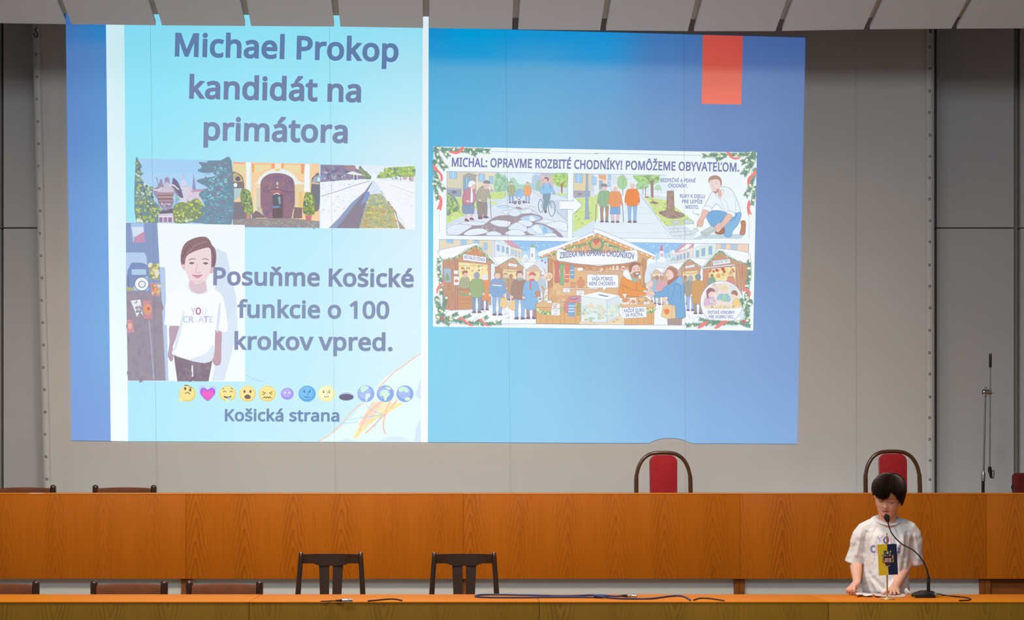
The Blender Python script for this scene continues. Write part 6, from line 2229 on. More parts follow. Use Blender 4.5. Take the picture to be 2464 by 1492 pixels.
def fir(pic, pts, w, seed, n=None, lights=5, cols=('7d9f90', '8fae9c', '6d8f86', '9ab59f', '74968a')):
    """fir garland: short needles on both sides of a spine"""
    r = random.Random(seed)
    sp = pic.smooth(pts, 10, False)
    pic.strip('#86a596', w * 0.7, sp)
    for i in range(len(sp) - 1):
        a, b = Vector(sp[i]), Vector(sp[i + 1])
        d = (b - a)
        L = d.length
        if L < 1e-4: continue
        d.normalize()
        nn = Vector((-d.y, d.x))
        for k in range(n or max(9, int(L / 2.5))):
            p = a + d * (L * r.random())
            s = r.choice((-1, 1))
            q = p + (nn * s * r.uniform(.55, 1.05) + d * r.uniform(.4, .9)) * w
            pic.poly(r.choice(cols), [tuple(p - d * 7), tuple(p + d * 7), tuple(q)], 2.5e-6)
    for k in range(lights):
        p = sp[int((k + .5) / lights * (len(sp) - 1))]
        pic.ell('#dfe6c4', p[0] + r.uniform(-w, w) * .5, p[1] + r.uniform(-w, w) * .5, 20)
        pic.ell('#fbfbe6', p[0] + r.uniform(-w, w) * .5, p[1] + r.uniform(-w, w) * .5, 13)


def folk(pic, x, y, h, top, legs, hair, skin='eccfc9', back=False, coat=0.30, skirt=None, ol='8287ac'):
    """small standing figure, feet at (x, y), height h"""
    u = h / 100.0
    def T(pts): return [(x + a * u, y - b * u) for a, b in pts]
    w = 2.2 if h < 260 else 3
    for s in (-1, 1):
        q = pic.smooth(T([(s * 1.5, 45), (s * 11, 45), (s * 10.5, 20), (s * 9, 3), (s * 3, 3), (s * 3.5, 20)]), 3)
        pic.poly(legs, q); pic.strip(ol, w, q, True)
        pic.poly('#8c7f94', pic.smooth(T([(s * 2.5, 4), (s * 9, 4), (s * 12, 0), (s * 2.5, -1)]), 3))
    if skirt:
        q = T([(-12, 52), (12, 52), (14, 22), (-14, 22)])
        pic.poly(skirt, q); pic.strip(ol, w, q, True)
    q = pic.smooth(T([(-6, 83), (6, 83), (13, 80), (17, 68), (19, 52), (16, 46), (14, 58), (13, 45 - coat * 30), (-13, 45 - coat * 30), (-14, 58), (-16, 46), (-19, 52), (-17, 68), (-13, 80)]), 3)
    pic.poly(top, q); pic.strip(ol, w, q, True)
    if not back: pic.strip(ol, w * .7, T([(0, 80), (0.5, 45)]))
    pic.ell('#' + skin, x - 16.5 * u, y - 46 * u, 3 * u)
    pic.ell('#' + skin, x + 16.5 * u, y - 46 * u, 3 * u)
    if back:
        pic.ell('#' + hair, x, y - 91 * u, 7.4 * u, 8.6 * u)
    else:
        pic.ell('#' + hair, x, y - 92.5 * u, 7.6 * u, 8.4 * u)
        pic.ell('#' + skin, x + 0.5 * u, y - 90 * u, 6.0 * u, 7.2 * u)
        pic.strip('#a58f9a', w * .7, T([(-2.5, 91), (-1, 91)])); pic.strip('#a58f9a', w * .7, T([(2.5, 91), (4, 91)]))
        pic.strip('#b08a90', w * .7, T([(-1, 86.4), (2, 86)]))
        pic.poly('#' + hair, pic.smooth(T([(-7, 93), (-5, 99.5), (2, 101), (7, 97), (7.6, 92), (4, 95.5), (-4, 95)]), 3))


def stall(pic, apex, l, r, base, wall='#d0ab95'):
    pass


# ---- frame 1: broken pavement
c1 = Pic(DCOM)
c1.draw(FA + '''
p d3e6f6 270,432 2005,462 2000,1375 265,1352
p e3f2fb 960,440 1500,450 1480,720 960,720
p ddd9c2 272,432 958,446 955,745 480,800 272,800
p e8e3cd 690,440 958,446 955,720 860,750 690,700
p a7b0c0 272,668 480,672 480,800 272,790
r c8cad6 278,676,474,690
p cbc9d0 700,700 955,705 955,745 870,790 700,760
P a9d3f2 98a3c8 4 305,432 415,434 412,540 305,532
l eaf4fa 7 360,434 360,530
P a9d3f2 98a3c8 4 725,462 815,470 812,585 722,575
l eaf4fa 6 768,466 768,580
P a9d3f2 98a3c8 4 880,500 935,505 932,610 880,605
P b5b3b4 8e93b4 4 490,500 580,455 715,490 690,500
p b8b2b0 500,505 690,500 690,720 500,720
p 93b9d2 515,520 600,518 598,690 515,700
l e3eef6 5 555,520 555,690
r 8d90a4 345,710 410,752
r a9a9b6 900,690 928,712
s a9d2b8 960,720 960,480 1030,455 1100,500 1150,560 1140,700
f bfe0c0/93c3a8/b3d8b4 40 26 .7 .5 970,480 1080,470 1140,600 1130,710 970,715
s b3dcc9 1150,690 1170,560 1230,520 1290,600 1350,620 1480,600 1500,690
p bcd2ea 1490,520 1540,480 1610,490 1610,720 1500,700
s a6cfb6 1545,640 1590,550 1640,600 1640,700 1560,700
p dcc7c4 1610,455 1800,458 1800,720 1610,715
f c7b0b4/e6d4d0 30 22 .3 0 1620,470 1790,470 1790,700 1620,700
r b9cfe6 1640,468 1690,500
r b9cfe6 1720,470 1770,505
s b9d98d 1790,560 1790,470 1840,462 2000,464 2000,650 1930,660 1840,640
f cbe59c/a3c77e/b9d98d 36 26 .7 .5 1800,480 1990,480 1990,640 1830,630
p b08f80 1905,610 1935,610 1930,760 1912,770
k b08f80 7 1920,640 1960,590 1985,570
p cfe6a8 1780,740 2000,745 2000,785 1790,760
p cfe59b 490,810 880,740 1110,720 1120,800 1050,830 860,830 600,1040 420,1110 272,1190 272,800
f bfd98a/dcefae/b3d08a 40 22 .5 .3 300,1000 620,900 900,760 1090,740 900,830 560,1040 300,1150
p d9ecaa 880,860 1020,870 900,930
l 9aa9cf 7 1105,445 1110,795
l b9cfe2 4 1183,455 1183,560
p dfeaf6 1120,830 1500,700 1600,720 2000,830 2000,1375 265,1352 272,1210 620,1040
p cfdcec 1700,830 2000,860 2000,1160 1830,1030
l a3b3d6 5 1500,715 1700,860 2000,1150
l a3b3d6 4 1560,710 2000,800
k a3b3d6 4 272,1210 620,1060 900,940 1180,830
s 93a0a8 272,1060 280,760 330,770 380,800 420,860 450,930 430,990 340,1030
f b9d38f/9dbf84/86a67c/c5dd9a 60 24 .7 .5 275,770 340,780 440,920 400,1000 280,1050
''')
c1.draw(FA + '''
s ab9fa8 430,1350 560,1250 640,1210 820,1180 900,1120 1010,1070 1150,1060 1320,1050 1420,1030 1560,1050 1650,1110 1560,1150 1480,1180 1440,1240 1420,1290 1470,1330 1540,1350 1000,1352
f b9aeb4/9d939e/c5bcc2 40 26 .4 0 560,1280 850,1190 1030,1080 1500,1060 1560,1120 1400,1260 1000,1340 560,1340
s ab9fa8 1440,1240 1500,1160 1700,1200 1850,1280 1940,1370 1880,1375 1780,1310 1600,1240
S e4f0fa 8f93b4 4 890,1160 990,1130 1170,1150 1180,1190 1130,1230 980,1215
S dfecf8 8f93b4 4 1150,1240 1280,1160 1400,1210 1420,1290 1300,1300 1200,1280
S e4f0fa 8f93b4 4 1290,1150 1400,1130 1500,1170 1480,1215 1400,1220
S e8f2fb 8f93b4 4 510,1330 600,1270 740,1250 830,1270 850,1310 700,1345 560,1350
S e4eefa 8f93b4 4 850,1310 960,1290 1060,1345 850,1350
S e8f2fb 8f93b4 4 1100,1330 1200,1270 1330,1280 1400,1340 1250,1352
S dfecf8 8f93b4 4 1170,1000 1230,970 1310,990 1330,1050 1240,1080 1160,1050
S e8f4fc 8f93b4 4 1060,1010 1150,990 1180,1010 1120,1045
S e4f0fa 8f93b4 4 1330,1000 1440,970 1500,990 1480,1030 1350,1040
S e4f0fa 8f93b4 4 1580,1150 1680,1120 1800,1140 1830,1165 1700,1180
S e8f2fb 8f93b4 4 1700,1190 1850,1150 1990,1180 1990,1290 1850,1260 1730,1220
S e8f2fb 8f93b4 4 1670,1330 1790,1315 1850,1350 1780,1368 1680,1365
S e2edf9 8f93b4 4 280,1240 420,1190 600,1200 620,1230 500,1310 430,1345 290,1330
S e2edf9 8f93b4 4 430,1170 620,1150 800,1160 800,1200 640,1210
s bcdcf6 1320,1110 1420,1070 1540,1065 1620,1110 1500,1150 1400,1140
s e9f4fc 1460,1110 1480,1075 1520,1100 1540,1140 1470,1145
s bcdcf6 1460,1240 1560,1190 1680,1220 1800,1300 1700,1320 1620,1340 1540,1320 1500,1270
s e9f4fc 1490,1240 1560,1200 1600,1230 1640,1320 1560,1310
s 9fcaf0 1650,1240 1690,1230 1720,1310 1660,1320
s c6e2f6 980,940 1100,915 1170,935 1120,970 1020,960
k 8f93b4 4 980,935 1100,920 1180,940 1260,960 1340,970 1420,960 1480,930 1550,960
s b3a3a6 1250,950 1300,940 1360,975 1310,980
k 8f93b4 4 1480,1000 1530,1000 1600,1060 1650,1090
S a3c9ea 8797bd 3 1230,730 1300,690 1360,700 1380,770 1320,800 1250,790
k 7f95bd 4 1285,760 1300,720 1340,690
l 8b90a6 8 1260,800 1350,870
l 8b90a6 8 1350,800 1270,870
c 7e8294 1250,880 22 26
c 7e8294 1312,882 22 26
c 7e8294 1375,872 18 22
c b7bccb 1312,882 9 11
c b7bccb 1250,880 9 11
''')
c1.frame(1030, 340, 5.968)
folk(c1, 1195, 885, 310, '#b3bd98', '#9fb4d6', 'b39a90')
folk(c1, 1428, 885, 300, '#f0b483', '#a9c8ea', 'c9948c')
# elderly couple
c1.draw(FA + '''
s e9cfcb 530,1030 560,1030 562,1120 540,1125
s e9cfcb 600,1030 628,1030 640,1105 612,1105
s 96747e 528,1115 560,1112 590,1140 585,1150 530,1145
s 96747e 600,1100 630,1095 662,1120 660,1132 602,1128
S 94a7c4 7d84a8 3 500,900 600,890 655,890 660,1030 600,1040 500,1030
S eef4fa 8f93b4 3 600,680 650,680 660,840 610,880 590,760
S cf9aa6 84739a 4 500,780 530,700 590,660 610,690 600,900 570,915 495,890
S cf9aa6 84739a 4 640,690 670,700 690,800 700,820 660,905 645,900 650,780
S cf9aa6 84739a 3 520,700 500,820 520,900 570,860 540,810
s efd5d0 550,850 590,850 590,870 560,875
s e9cdc9 610,640 630,600 670,605 680,650 660,690 620,680
s eef5fb 575,640 590,580 640,565 680,590 680,610 640,620 620,650 595,660
k a3b6d6 3 575,640 590,580 640,565 680,590
l 9d8a94 3 655,635 665,635
S a39a98 7d7d92 4 700,870 760,860 840,870 850,980 840,1080 800,1080 790,940 780,1090 725,1095 705,960
s 8b7683 720,1085 770,1085 785,1112 725,1118
s 8b7683 795,1075 850,1075 870,1100 800,1105
S b9b6a6 80809a 4 700,760 730,680 790,640 860,670 880,740 905,820 870,810 850,780 830,880 760,870 700,860 690,800
S b9b6a6 80809a 3 720,700 690,790 700,850 740,850 720,790
s efd5d0 730,830 765,850 740,862
k b9a3ac 5 820,680 830,720 815,780
s e9cdc9 800,650 810,610 870,610 880,650 850,685 815,680
s dcdfe8 850,650 880,645 875,675 850,680
S 9a9aa6 7d7d92 3 795,600 810,570 850,562 888,580 890,605 840,605
s efd5d0 880,820 915,830 912,855 885,850
l 8b7d8e 8 893,850 908,1110
''')
# cyclist
c1.draw(FA + '''
k 7f86a4 9 1612,830 1585,900 1590,980 1625,1022 1650,990 1652,920 1635,850 1612,830
k 7f86a4 9 1768,855 1735,920 1735,1010 1775,1080 1815,1030 1825,950 1805,880 1768,855
l 7d9aa8 8 1620,930 1680,880 1760,870 1770,970
l 7d9aa8 7 1680,880 1690,1000 1620,930
l 8a8fb0 6 1690,770 1760,760 1830,750
S 8fa9b6 7a86a4 3 1650,750 1750,750 1750,830 1720,920 1690,1000 1665,990 1660,880
s 8b7f8a 1670,990 1700,985 1705,1025 1675,1030
S 9fcdf0 7290c4 4 1650,620 1690,595 1740,600 1770,640 1800,700 1830,740 1815,755 1770,720 1745,750 1650,755 1640,760 1615,750 1610,690
k 7f8fb8 6 1660,640 1650,700
k 7f8fb8 6 1750,630 1750,690
s e6c7c6 1675,550 1700,535 1725,560 1715,610 1685,605
s 9d7f86 1665,540 1680,515 1715,515 1732,540 1728,575 1712,560 1700,535
s e6c7c6 1625,750 1650,755 1650,780 1625,775
s e6c7c6 1815,740 1838,745 1830,765
''')
c1.draw(FA + '''
l 8f9fd2 5 270,432 2005,462 2000,1375 265,1352 270,432
P f6fcff 8a9bd0 6 1900,855 2083,858 2083,790 2215,918 2083,1045 2083,980 1900,975
p f6fcff 1890,860 2010,861 2010,972 1890,970
''')
c1.build('broken_pavement_frame', sl)

# ---- frame 2: repaired pavement and kneeling man
c2 = Pic(DCOM)
c2.draw(FA + '''
p d6e9f5 2087,462 2447,470 2447,1370 2075,1378
p e6d9b6 2090,465 2447,470 2447,700 2090,712
p b5b3c0 2090,705 2330,712 2330,800 2090,815
p cfdde8 2330,470 2447,470 2447,760 2330,712
P a9d3f2 98a3c8 4 2110,470 2220,475 2218,600 2110,592
l eaf4fa 6 2160,472 2160,595
P b5d8f2 98a3c8 4 2355,500 2420,510 2418,625 2352,620
r 9d9aac 2150,738 2205,775
p d2e69a 2085,830 2447,790 2447,1100 2085,1310
f c2da8a/dcefae/b6d284 40 24 .5 .3 2090,850 2440,810 2440,1080 2090,1280
''' + FB + '''
p e8eff6 0,470 560,480 560,700 100,760 0,760
p f0dcc4 60,478 170,482 170,700 60,710
p e3b99a 62,478 170,482 168,560 62,530
p 9fc3d8 70,560 120,565 115,690 70,700
P b5d8f2 98a3c8 3 0,510 35,515 30,630 0,625
P b5d8f2 98a3c8 3 195,480 245,484 240,560 195,555
P b5d8f2 98a3c8 3 190,570 235,575 230,655 190,650
p dce8f2 250,484 330,486 330,700 230,720
p e4f2fb 330,486 1000,490 1200,700 1000,760 600,740 330,720
s b3d8a6 330,590 340,520 380,488 430,488 470,560 470,640 420,690 350,670
l a3a9ae 7 405,690 400,790
l 98a8c8 6 412,490 415,780
l a3b3d2 5 415,560 500,535
p dce9f2 650,740 1040,800 1030,860 680,770
p d6e8a0 0,760 80,800 40,1130 0,1150
s a9d29a 560,510 600,488 900,492 940,560 900,600 740,610 640,600
f b5dc94/93c087/a3cf8c/cbe6a8 60 30 .6 .4 580,500 930,500 910,600 640,600
s b3d8b0 600,690 620,600 760,600 780,640 750,680 640,690
f bfe0a8/9bc79a 20 24 .6 .4 610,620 770,620 760,670 620,680
p a9928a 805,560 850,560 850,840 880,880 790,880 815,830
k a9928a 12 830,620 770,540 700,500
k a9928a 12 838,600 880,540 930,520
k 9b8a84 5 730,650 735,790
l b0a09c 12 738,650 735,800
l b0a09c 9 697,680 697,780
s bfe0c4 860,690 900,620 950,640 960,700
l a3b9b4 5 912,670 912,740
l a3b9b4 5 960,690 960,750
p d3e49c 640,770 1040,850 1380,1110 1430,1150 1430,1190 1020,1210 920,1080
f c3d88c/dfeeae/b9d083 50 26 .4 .3 680,800 1000,860 1360,1110 1000,1190 900,1050
p dde8f2 850,760 1050,800 1040,830 860,790
s a28f8c 720,800 760,790 790,805 730,812
s a28f8c 800,880 850,860 930,890 860,900
s a89590 920,1020 1100,990 1280,1040 1270,1090 1080,1110
f b8a69c/958682 24 26 .4 0 950,1030 1250,1040 1250,1085 1050,1100
p b19a8e 1045,710 1140,705 1150,980 1190,1060 1000,1070 1040,950
l 8f7c7c 5 1045,715 1040,960 1000,1065
l 8f7c7c 5 1140,710 1150,980 1190,1055
f a08a80/c0aa9c 16 40 .15 1.5 1055,720 1135,720 1140,1040 1030,1050
p e4f1fa 640,740 680,740 950,1150 1140,1390 0,1380 0,1150 330,960
l 98a9cc 5 640,740 930,1130 1140,1390
l b6c6de 4 690,800 960,1150 1080,1390
l c9d8e8 4 330,1180 910,1185
l c9d8e8 4 420,1040 830,1040
l c9d8e8 4 500,930 740,960
l c9d8e8 4 200,1310 1040,1320
p dbe8f0 1015,1210 1290,1200 1480,1330 1400,1395 1140,1395
l 8f9cba 4 1015,1212 1290,1202
l 8f9cba 4 1060,1255 1330,1245
l 8f9cba 4 1090,1305 1380,1290
l 8f9cba 4 1130,1360 1420,1340
l 8f9cba 4 1140,1212 1170,1250
l 8f9cba 4 1190,1250 1220,1300
l 8f9cba 4 1130,1255 1150,1290
l 8f9cba 4 1280,1245 1310,1295
l 8f9cba 4 1300,1295 1330,1345
l 8f9cba 4 1220,1350 1250,1390
P cfdbe0 8f9cb0 4 1110,1150 1200,1135 1240,1150 1240,1180 1130,1190
P cfdbe0 8f9cb0 4 1260,1140 1340,1115 1430,1145 1430,1180 1300,1190
p c9d9e2 1560,1340 2180,1330 2100,1400 1400,1400
''')
c2.draw(FA + '''
P a3bad2 8497c0 4 2270,470 2295,470 2300,820 2310,1100 2255,1105 2262,820
s 9db3cc 2230,1110 2310,1085 2330,1110 2280,1122
''')
c2.frame(1430, 340, 5.968)
folk(c2, 145, 1160, 545, '#9cc09d', '#b39f8f', 'c9cfd9', coat=0.1)
folk(c2, 300, 1165, 540, '#eaa77b', '#e6cdcb', 'edf3f8', coat=0.1, skirt='#8fb3dc')
folk(c2, 545, 1165, 580, '#f0955c', '#9cc2e6', 'e3eaf2', coat=0.1)
c2.draw(FB + '''
S 9a9aa6 7d7d92 3 95,645 105,615 150,608 182,625 180,650 140,650
l 8b7d8e 9 30,900 15,1165
l 8b7d8e 9 405,890 420,1165
''')
# kneeling man
c2.draw(FB + '''
S 8fbfe6 6f8fc0 5 2100,1020 2105,1090 2060,1200 1990,1290 1960,1370 1880,1370 1850,1290 1890,1180 2010,1060
S 82b4de 6f8fc0 5 1620,1050 1680,1000 1800,995 1880,1020 2040,1040 2000,1130 1850,1160 1760,1190 1700,1240 1620,1120
S c3917a 8a7480 4 2100,1150 2160,1140 2175,1200 2160,1330 2090,1335 2110,1220
s a9806e 1730,1310 1800,1230 1870,1240 1870,1320 1790,1340
S ecf6fc 8c9dcc 6 1700,720 1840,650 1960,690 2030,800 2100,990 2030,1030 1980,1010 1920,1030 1850,1000 1760,900 1660,990 1580,960 1620,860
S f1f9fd 8c9dcc 4 1570,940 1640,930 1690,970 1660,1010 1560,980
S f1f9fd 8c9dcc 4 1920,1000 2010,1020 2020,1070 1990,1085 1910,1040
k a9bbe0 4 1860,830 1910,900 1925,1000
k a9bbe0 4 1800,790 1830,900 1880,1010
k a9bbe0 4 2030,830 2030,1010
k c3d2ee 4 1700,880 1780,920
S ebc6b8 a98d96 4 1560,985 1640,1010 1600,1090 1540,1160 1490,1150 1530,1070
S ebc6b8 a98d96 4 1910,1045 1985,1085 1880,1210 1800,1270 1740,1240 1830,1160
S e6bfb2 a98d96 3 1480,1150 1560,1140 1570,1170 1540,1230 1490,1220
S ebc6b8 a98d96 3 1730,1220 1800,1190 1840,1230 1790,1300 1740,1290
l 8f94a8 8 1480,1190 1475,1260
P d9e6ec 8595b0 4 1440,1240 1500,1290 1360,1340
P c9d4d6 8792a0 4 1530,1300 1690,1215 1750,1250 1740,1290 1600,1365 1535,1340
l 8792a0 4 1530,1305 1600,1330 1745,1260
l 8792a0 4 1600,1330 1600,1362
s f1ddd8 1650,570 1700,520 1800,540 1815,640 1790,720 1750,750 1700,730 1660,660
s c9a092 1700,700 1740,690 1790,680 1780,730 1750,752 1715,735
s f6e6e2 1700,690 1740,700 1770,675 1745,715 1712,712
s b9988f 1645,600 1640,540 1680,500 1740,487 1800,510 1828,560 1830,620 1815,640 1800,570 1750,545 1690,555 1665,560
k 9d7f80 4 1670,600 1700,590
k 9d7f80 4 1730,590 1765,575
c 8a7680 1692,630 6 7
c 8a7680 1752,612 6 7
k c49a98 4 1705,640 1700,665 1722,668
S ecf6fc 8c9dcc 4 1740,760 1830,690 1860,720 1830,790 1800,830 1770,790
s e6bdaf 1770,740 1820,700 1830,760 1800,810
k 7d88b4 5 1415,1000 1435,1040 1500,1055
l 7d88b4 5 1478,1040 1503,1055 1482,1072
l 8a95bd 3 2330,1370 2330,1370.5
''')
c2.draw(FA + '''
l 8f9fd2 5 2087,780 2087,462 2447,470
l 8f9fd2 5 2075,1050 2075,1380 2110,1378
''' + FB + '''
l 8f9fd2 5 0,468 500,476 900,484 1040,486
k 8f9fd2 5 330,1388 900,1396 1540,1408
''')
c2.frame(1430, 340, 5.968)
c2.build('repaired_pavement_frame', sl)

# ---- lettering of the comic
t1 = Pic(min(c1.d, c2.d) - 0.0001)
t1.text('MICHAL: OPRAVME ROZBITÉ CHODNÍKY! POMÔŽEME OBYVATEĽOM.', 1087, 400.2, 1778.5, 412.8, 20.4, '8087b6', 26, 14)
t1.build('comic_title', sl)
DT = min(c1.d, c2.d) - 0.0001


def note(d, ox, oy, tx, xa, ya, xb, yb, cap, col, bold, tr, curve=0.0):
    t = Pic(d)
    t.frame(ox, oy, 5.968)
    t.text(tx, xa, ya, xb, yb, cap, col, bold, tr, curve)
    t.build('comic_note', sl)
    return t.d


for q in (('BEZPEČNÉ A PEKNÉ', 950, 583, 1455, 590), ('CHODNÍKY.', 1062, 660, 1342, 666), ('RUKY K DIELU', 1228, 810, 1588, 816), ('PRE LEPŠIE', 1260, 889, 1553, 893), ('MESTO.', 1310, 967, 1500, 971)):
    note(DT, 1430, 340, *q, 50, '8791bf', 24, 12)

# ---- frame 3: winter market
c3_ = Pic(DCOM)
c3_.draw(FC + '''
p e4f0fb 160,95 1160,112 2447,130 2447,1318 165,1300
p 9cc8f2 1190,112 2447,130 2447,420 1190,420
p b9dcf6 1190,260 2447,280 2447,430 1190,430
p e6ddc4 162,97 915,108 915,420 162,300
p d9dfec 915,108 960,110 960,400 915,420
P e3eef6 98a3c8 3 960,112 1190,190 1190,420 960,420
P ece2cf 98a3c8 3 1190,200 1350,240 1350,430 1190,430
P dcaab4 98a3c8 3 1080,112 1190,112 1360,240 1290,215 1190,195
P a9d0f0 98a3c8 3 265,100 365,102 360,160 265,140
P a9d0f0 98a3c8 3 470,104 555,106 550,180 470,170
P a9d0f0 98a3c8 3 655,106 735,108 735,150 660,150
P a9d0f0 98a3c8 3 800,140 855,150 850,250 800,240
P a9c8e6 98a3c8 3 990,170 1030,180 1028,265 988,260
P a9c8e6 98a3c8 3 1062,190 1095,198 1093,280 1060,278
P a9c8e6 98a3c8 3 1122,210 1155,218 1153,300 1120,298
P b9d6ee 98a3c8 3 1200,240 1230,246 1228,320 1200,318
P b9d6ee 98a3c8 3 1250,256 1280,262 1278,340 1250,338
P b9d6ee 98a3c8 3 1302,272 1326,278 1325,360 1302,358
P f0f4f4 98a3c8 3 1462,210 1540,212 1545,430 1460,430
s a3c3b0 1465,210 1480,165 1500,130 1520,165 1535,210
P b6bdc9 8a93b4 3 1485,300 1505,300 1505,345 1485,345
s f2f8fd 1350,420 1370,330 1410,310 1440,350 1460,400 1460,430
f cfe3f2/dfeefa 14 24 .7 .5 1360,340 1440,350 1450,420 1360,420
f f4faff 30 6 1 0 1200,130 2300,140 1600,200 1560,400 1400,300
s d9e9f6 1550,430 1560,380 1640,400 1720,480 1720,560
''')
# left stalls
c3_.draw(FC + '''
P d9c3b0 98858e 3 1400,540 1530,460 1630,540 1610,700 1400,700
p e9dfb4 1420,560 1600,560 1600,700 1420,700
S f4f9fe 98a9d6 4 1380,430 1530,432 1640,540 1620,545 1525,455 1410,525 1390,520
P d3ad93 8f7f90 3 1000,480 1220,370 1370,500 1360,560 1360,800 1000,800
P ece0b4 8f7f90 3 1075,520 1340,540 1330,760 1075,760
k d6a58f 10 1080,540 1180,560 1300,545
k d6b590 5 1140,540 1260,560 1330,550
S f4f9fe 98a9d6 4 930,350 1220,335 1250,350 1385,490 1370,505 1220,365 1000,480 960,460
k 93b39a 14 1000,478 1110,420 1220,362 1300,440 1375,500
P f4fbff 98a3c8 3 1150,435 1280,455 1275,492 1150,478
l a3a9cc 5 1180,462 1250,474
P c79f8b 8a7688 4 210,390 400,380 420,440 410,1130 210,1090
f b98f80/d4ae9a 20 46 .12 1.57 225,420 390,410 390,1080 225,1060
P d0a58b 8a7688 4 400,380 690,190 940,430 900,450 900,800 440,830 400,500
P f0e6b2 8a7688 3 435,420 870,460 865,740 620,820 440,790
f f6efc9/ecdda0 22 44 .6 .6 450,440 860,480 860,700 450,760
k c9a07e 5 440,480 600,470 860,480
f d69a86/e0b080/c98d84/b9c48c 16 17 1 0 470,470 860,480 850,540 470,560
P cf9f80 8a7688 4 520,280 690,200 860,330 840,420 510,310
f c08f76/deb496 14 36 .15 1.57 560,280 690,210 820,320 820,400
S f5fafe 98a9d6 5 165,250 680,150 720,160 975,420 950,440 700,180 380,350 200,385 170,330
k dfeaf6 6 220,300 500,240 640,190
k 8fb39a 20 200,395 390,360 550,270 705,190 820,320 950,445
f a9c9a0/7fa38c/d6b0a0/c3dcb4 70 14 .8 .6 200,380 390,345 700,175 950,430 930,450 700,205 400,375 210,405
P c99f88 8a7688 4 395,380 430,390 425,1130 395,1125
P c99f88 8a7688 3 420,800 650,770 650,815 420,830
P cfa184 8a7688 4 425,820 655,820 655,1095 425,1110
l b08c7c 4 425,900 655,890
l b08c7c 4 425,960 655,950
l b08c7c 4 425,1020 655,1010
k 8fb39a 26 430,850 500,890 570,890 630,840
P d4ab8e 8a7688 3 860,450 895,450 905,1040 880,1040
P c79f88 8a7688 3 960,490 1000,480 1060,520 1060,760 960,760
P b3c4da 8a93b4 3 225,508 330,515 330,715 235,705
s 93b39a 245,680 275,575 312,680
P f2f6fa 98a3c8 3 370,540 435,545 432,595 372,592
P f4f4f2 98a3c8 3 370,625 450,632 450,755 368,750
c d99a7c 408 692 30 22
p 93b39a 240,680 310,680 300,690 250,690
s dde9f6 165,1300 300,1130 650,1100 1000,1040 1300,1000 1530,1010 1550,1310
s f4f9fe 300,1140 700,1120 1000,1060 1300,1020 1500,1040 1540,1300 1000,1310 320,1290
f d9e6f6/cfdff4 20 46 .2 .1 400,1150 1400,1060 1500,1280 700,1280
S b3b79a 80809a 3 455,700 490,640 560,630 600,690 600,790 455,790
s e6cac6 500,600 520,560 560,570 565,620 530,645 505,635
s b58a7a 490,590 510,545 560,545 570,580 530,575 510,600
''')
c3_.frame(1030, 560, 5.968)
folk(c3_, 1110, 960, 380, '#b9b5a0', '#a9b3c4', 'b39a90', coat=0.2, ol='a3a0b0')
folk(c3_, 1190, 970, 380, '#c9a68f', '#b3a9b4', 'b9988a', coat=0.5, ol='a3a0b0', back=True)
folk(c3_, 1630, 960, 360, '#c3cfdc', '#bcc9da', 'b9b3b8', coat=0.3, ol='b3bccb')
folk(c3_, 815, 1110, 520, '#e0a37c', '#a99aa0', 'e3e9f2', coat=0.55, back=True)
folk(c3_, 700, 1150, 590, '#a3b98e', '#94a9c4', 'a9acc0', coat=0.2, back=True)
folk(c3_, 995, 1185, 630, '#8fb3d9', '#9cbfe3', 'b9a08a', coat=0.05)
folk(c3_, 1315, 1240, 690, '#ae9488', '#9fc0e3', 'a38a88', coat=0.1)
folk(c3_, 1480, 1235, 660, '#94bfe6', '#b39a9c', 'e0c4a0', coat=0.75)
c3_.draw(FC + '''
p e4edf6 925,745 1055,755 1055,770 925,760
p dca3a0 925,725 1055,737 1055,748 925,738
s d9848c 1450,620 1465,575 1510,562 1545,590 1540,620 1490,605
s d98a9c 1450,670 1520,660 1525,690 1480,710 1485,815 1455,815 1460,700
s 9fbfb8 1270,650 1350,650 1345,680 1320,690 1275,670
p f3e2c6 1290,600 1350,600 1350,600.5 1290,600.5
P ecd0a6 a08f8c 3 1040,935 1130,935 1150,1060 1085,1090 1030,1060
P ecd0a6 a08f8c 3 1175,965 1250,965 1255,1110 1210,1115 1160,1080
P cf9a86 8a7688 3 1535,850 1600,835 1615,910 1550,925
k cf9a86 5 1520,720 1560,790 1590,840
''')
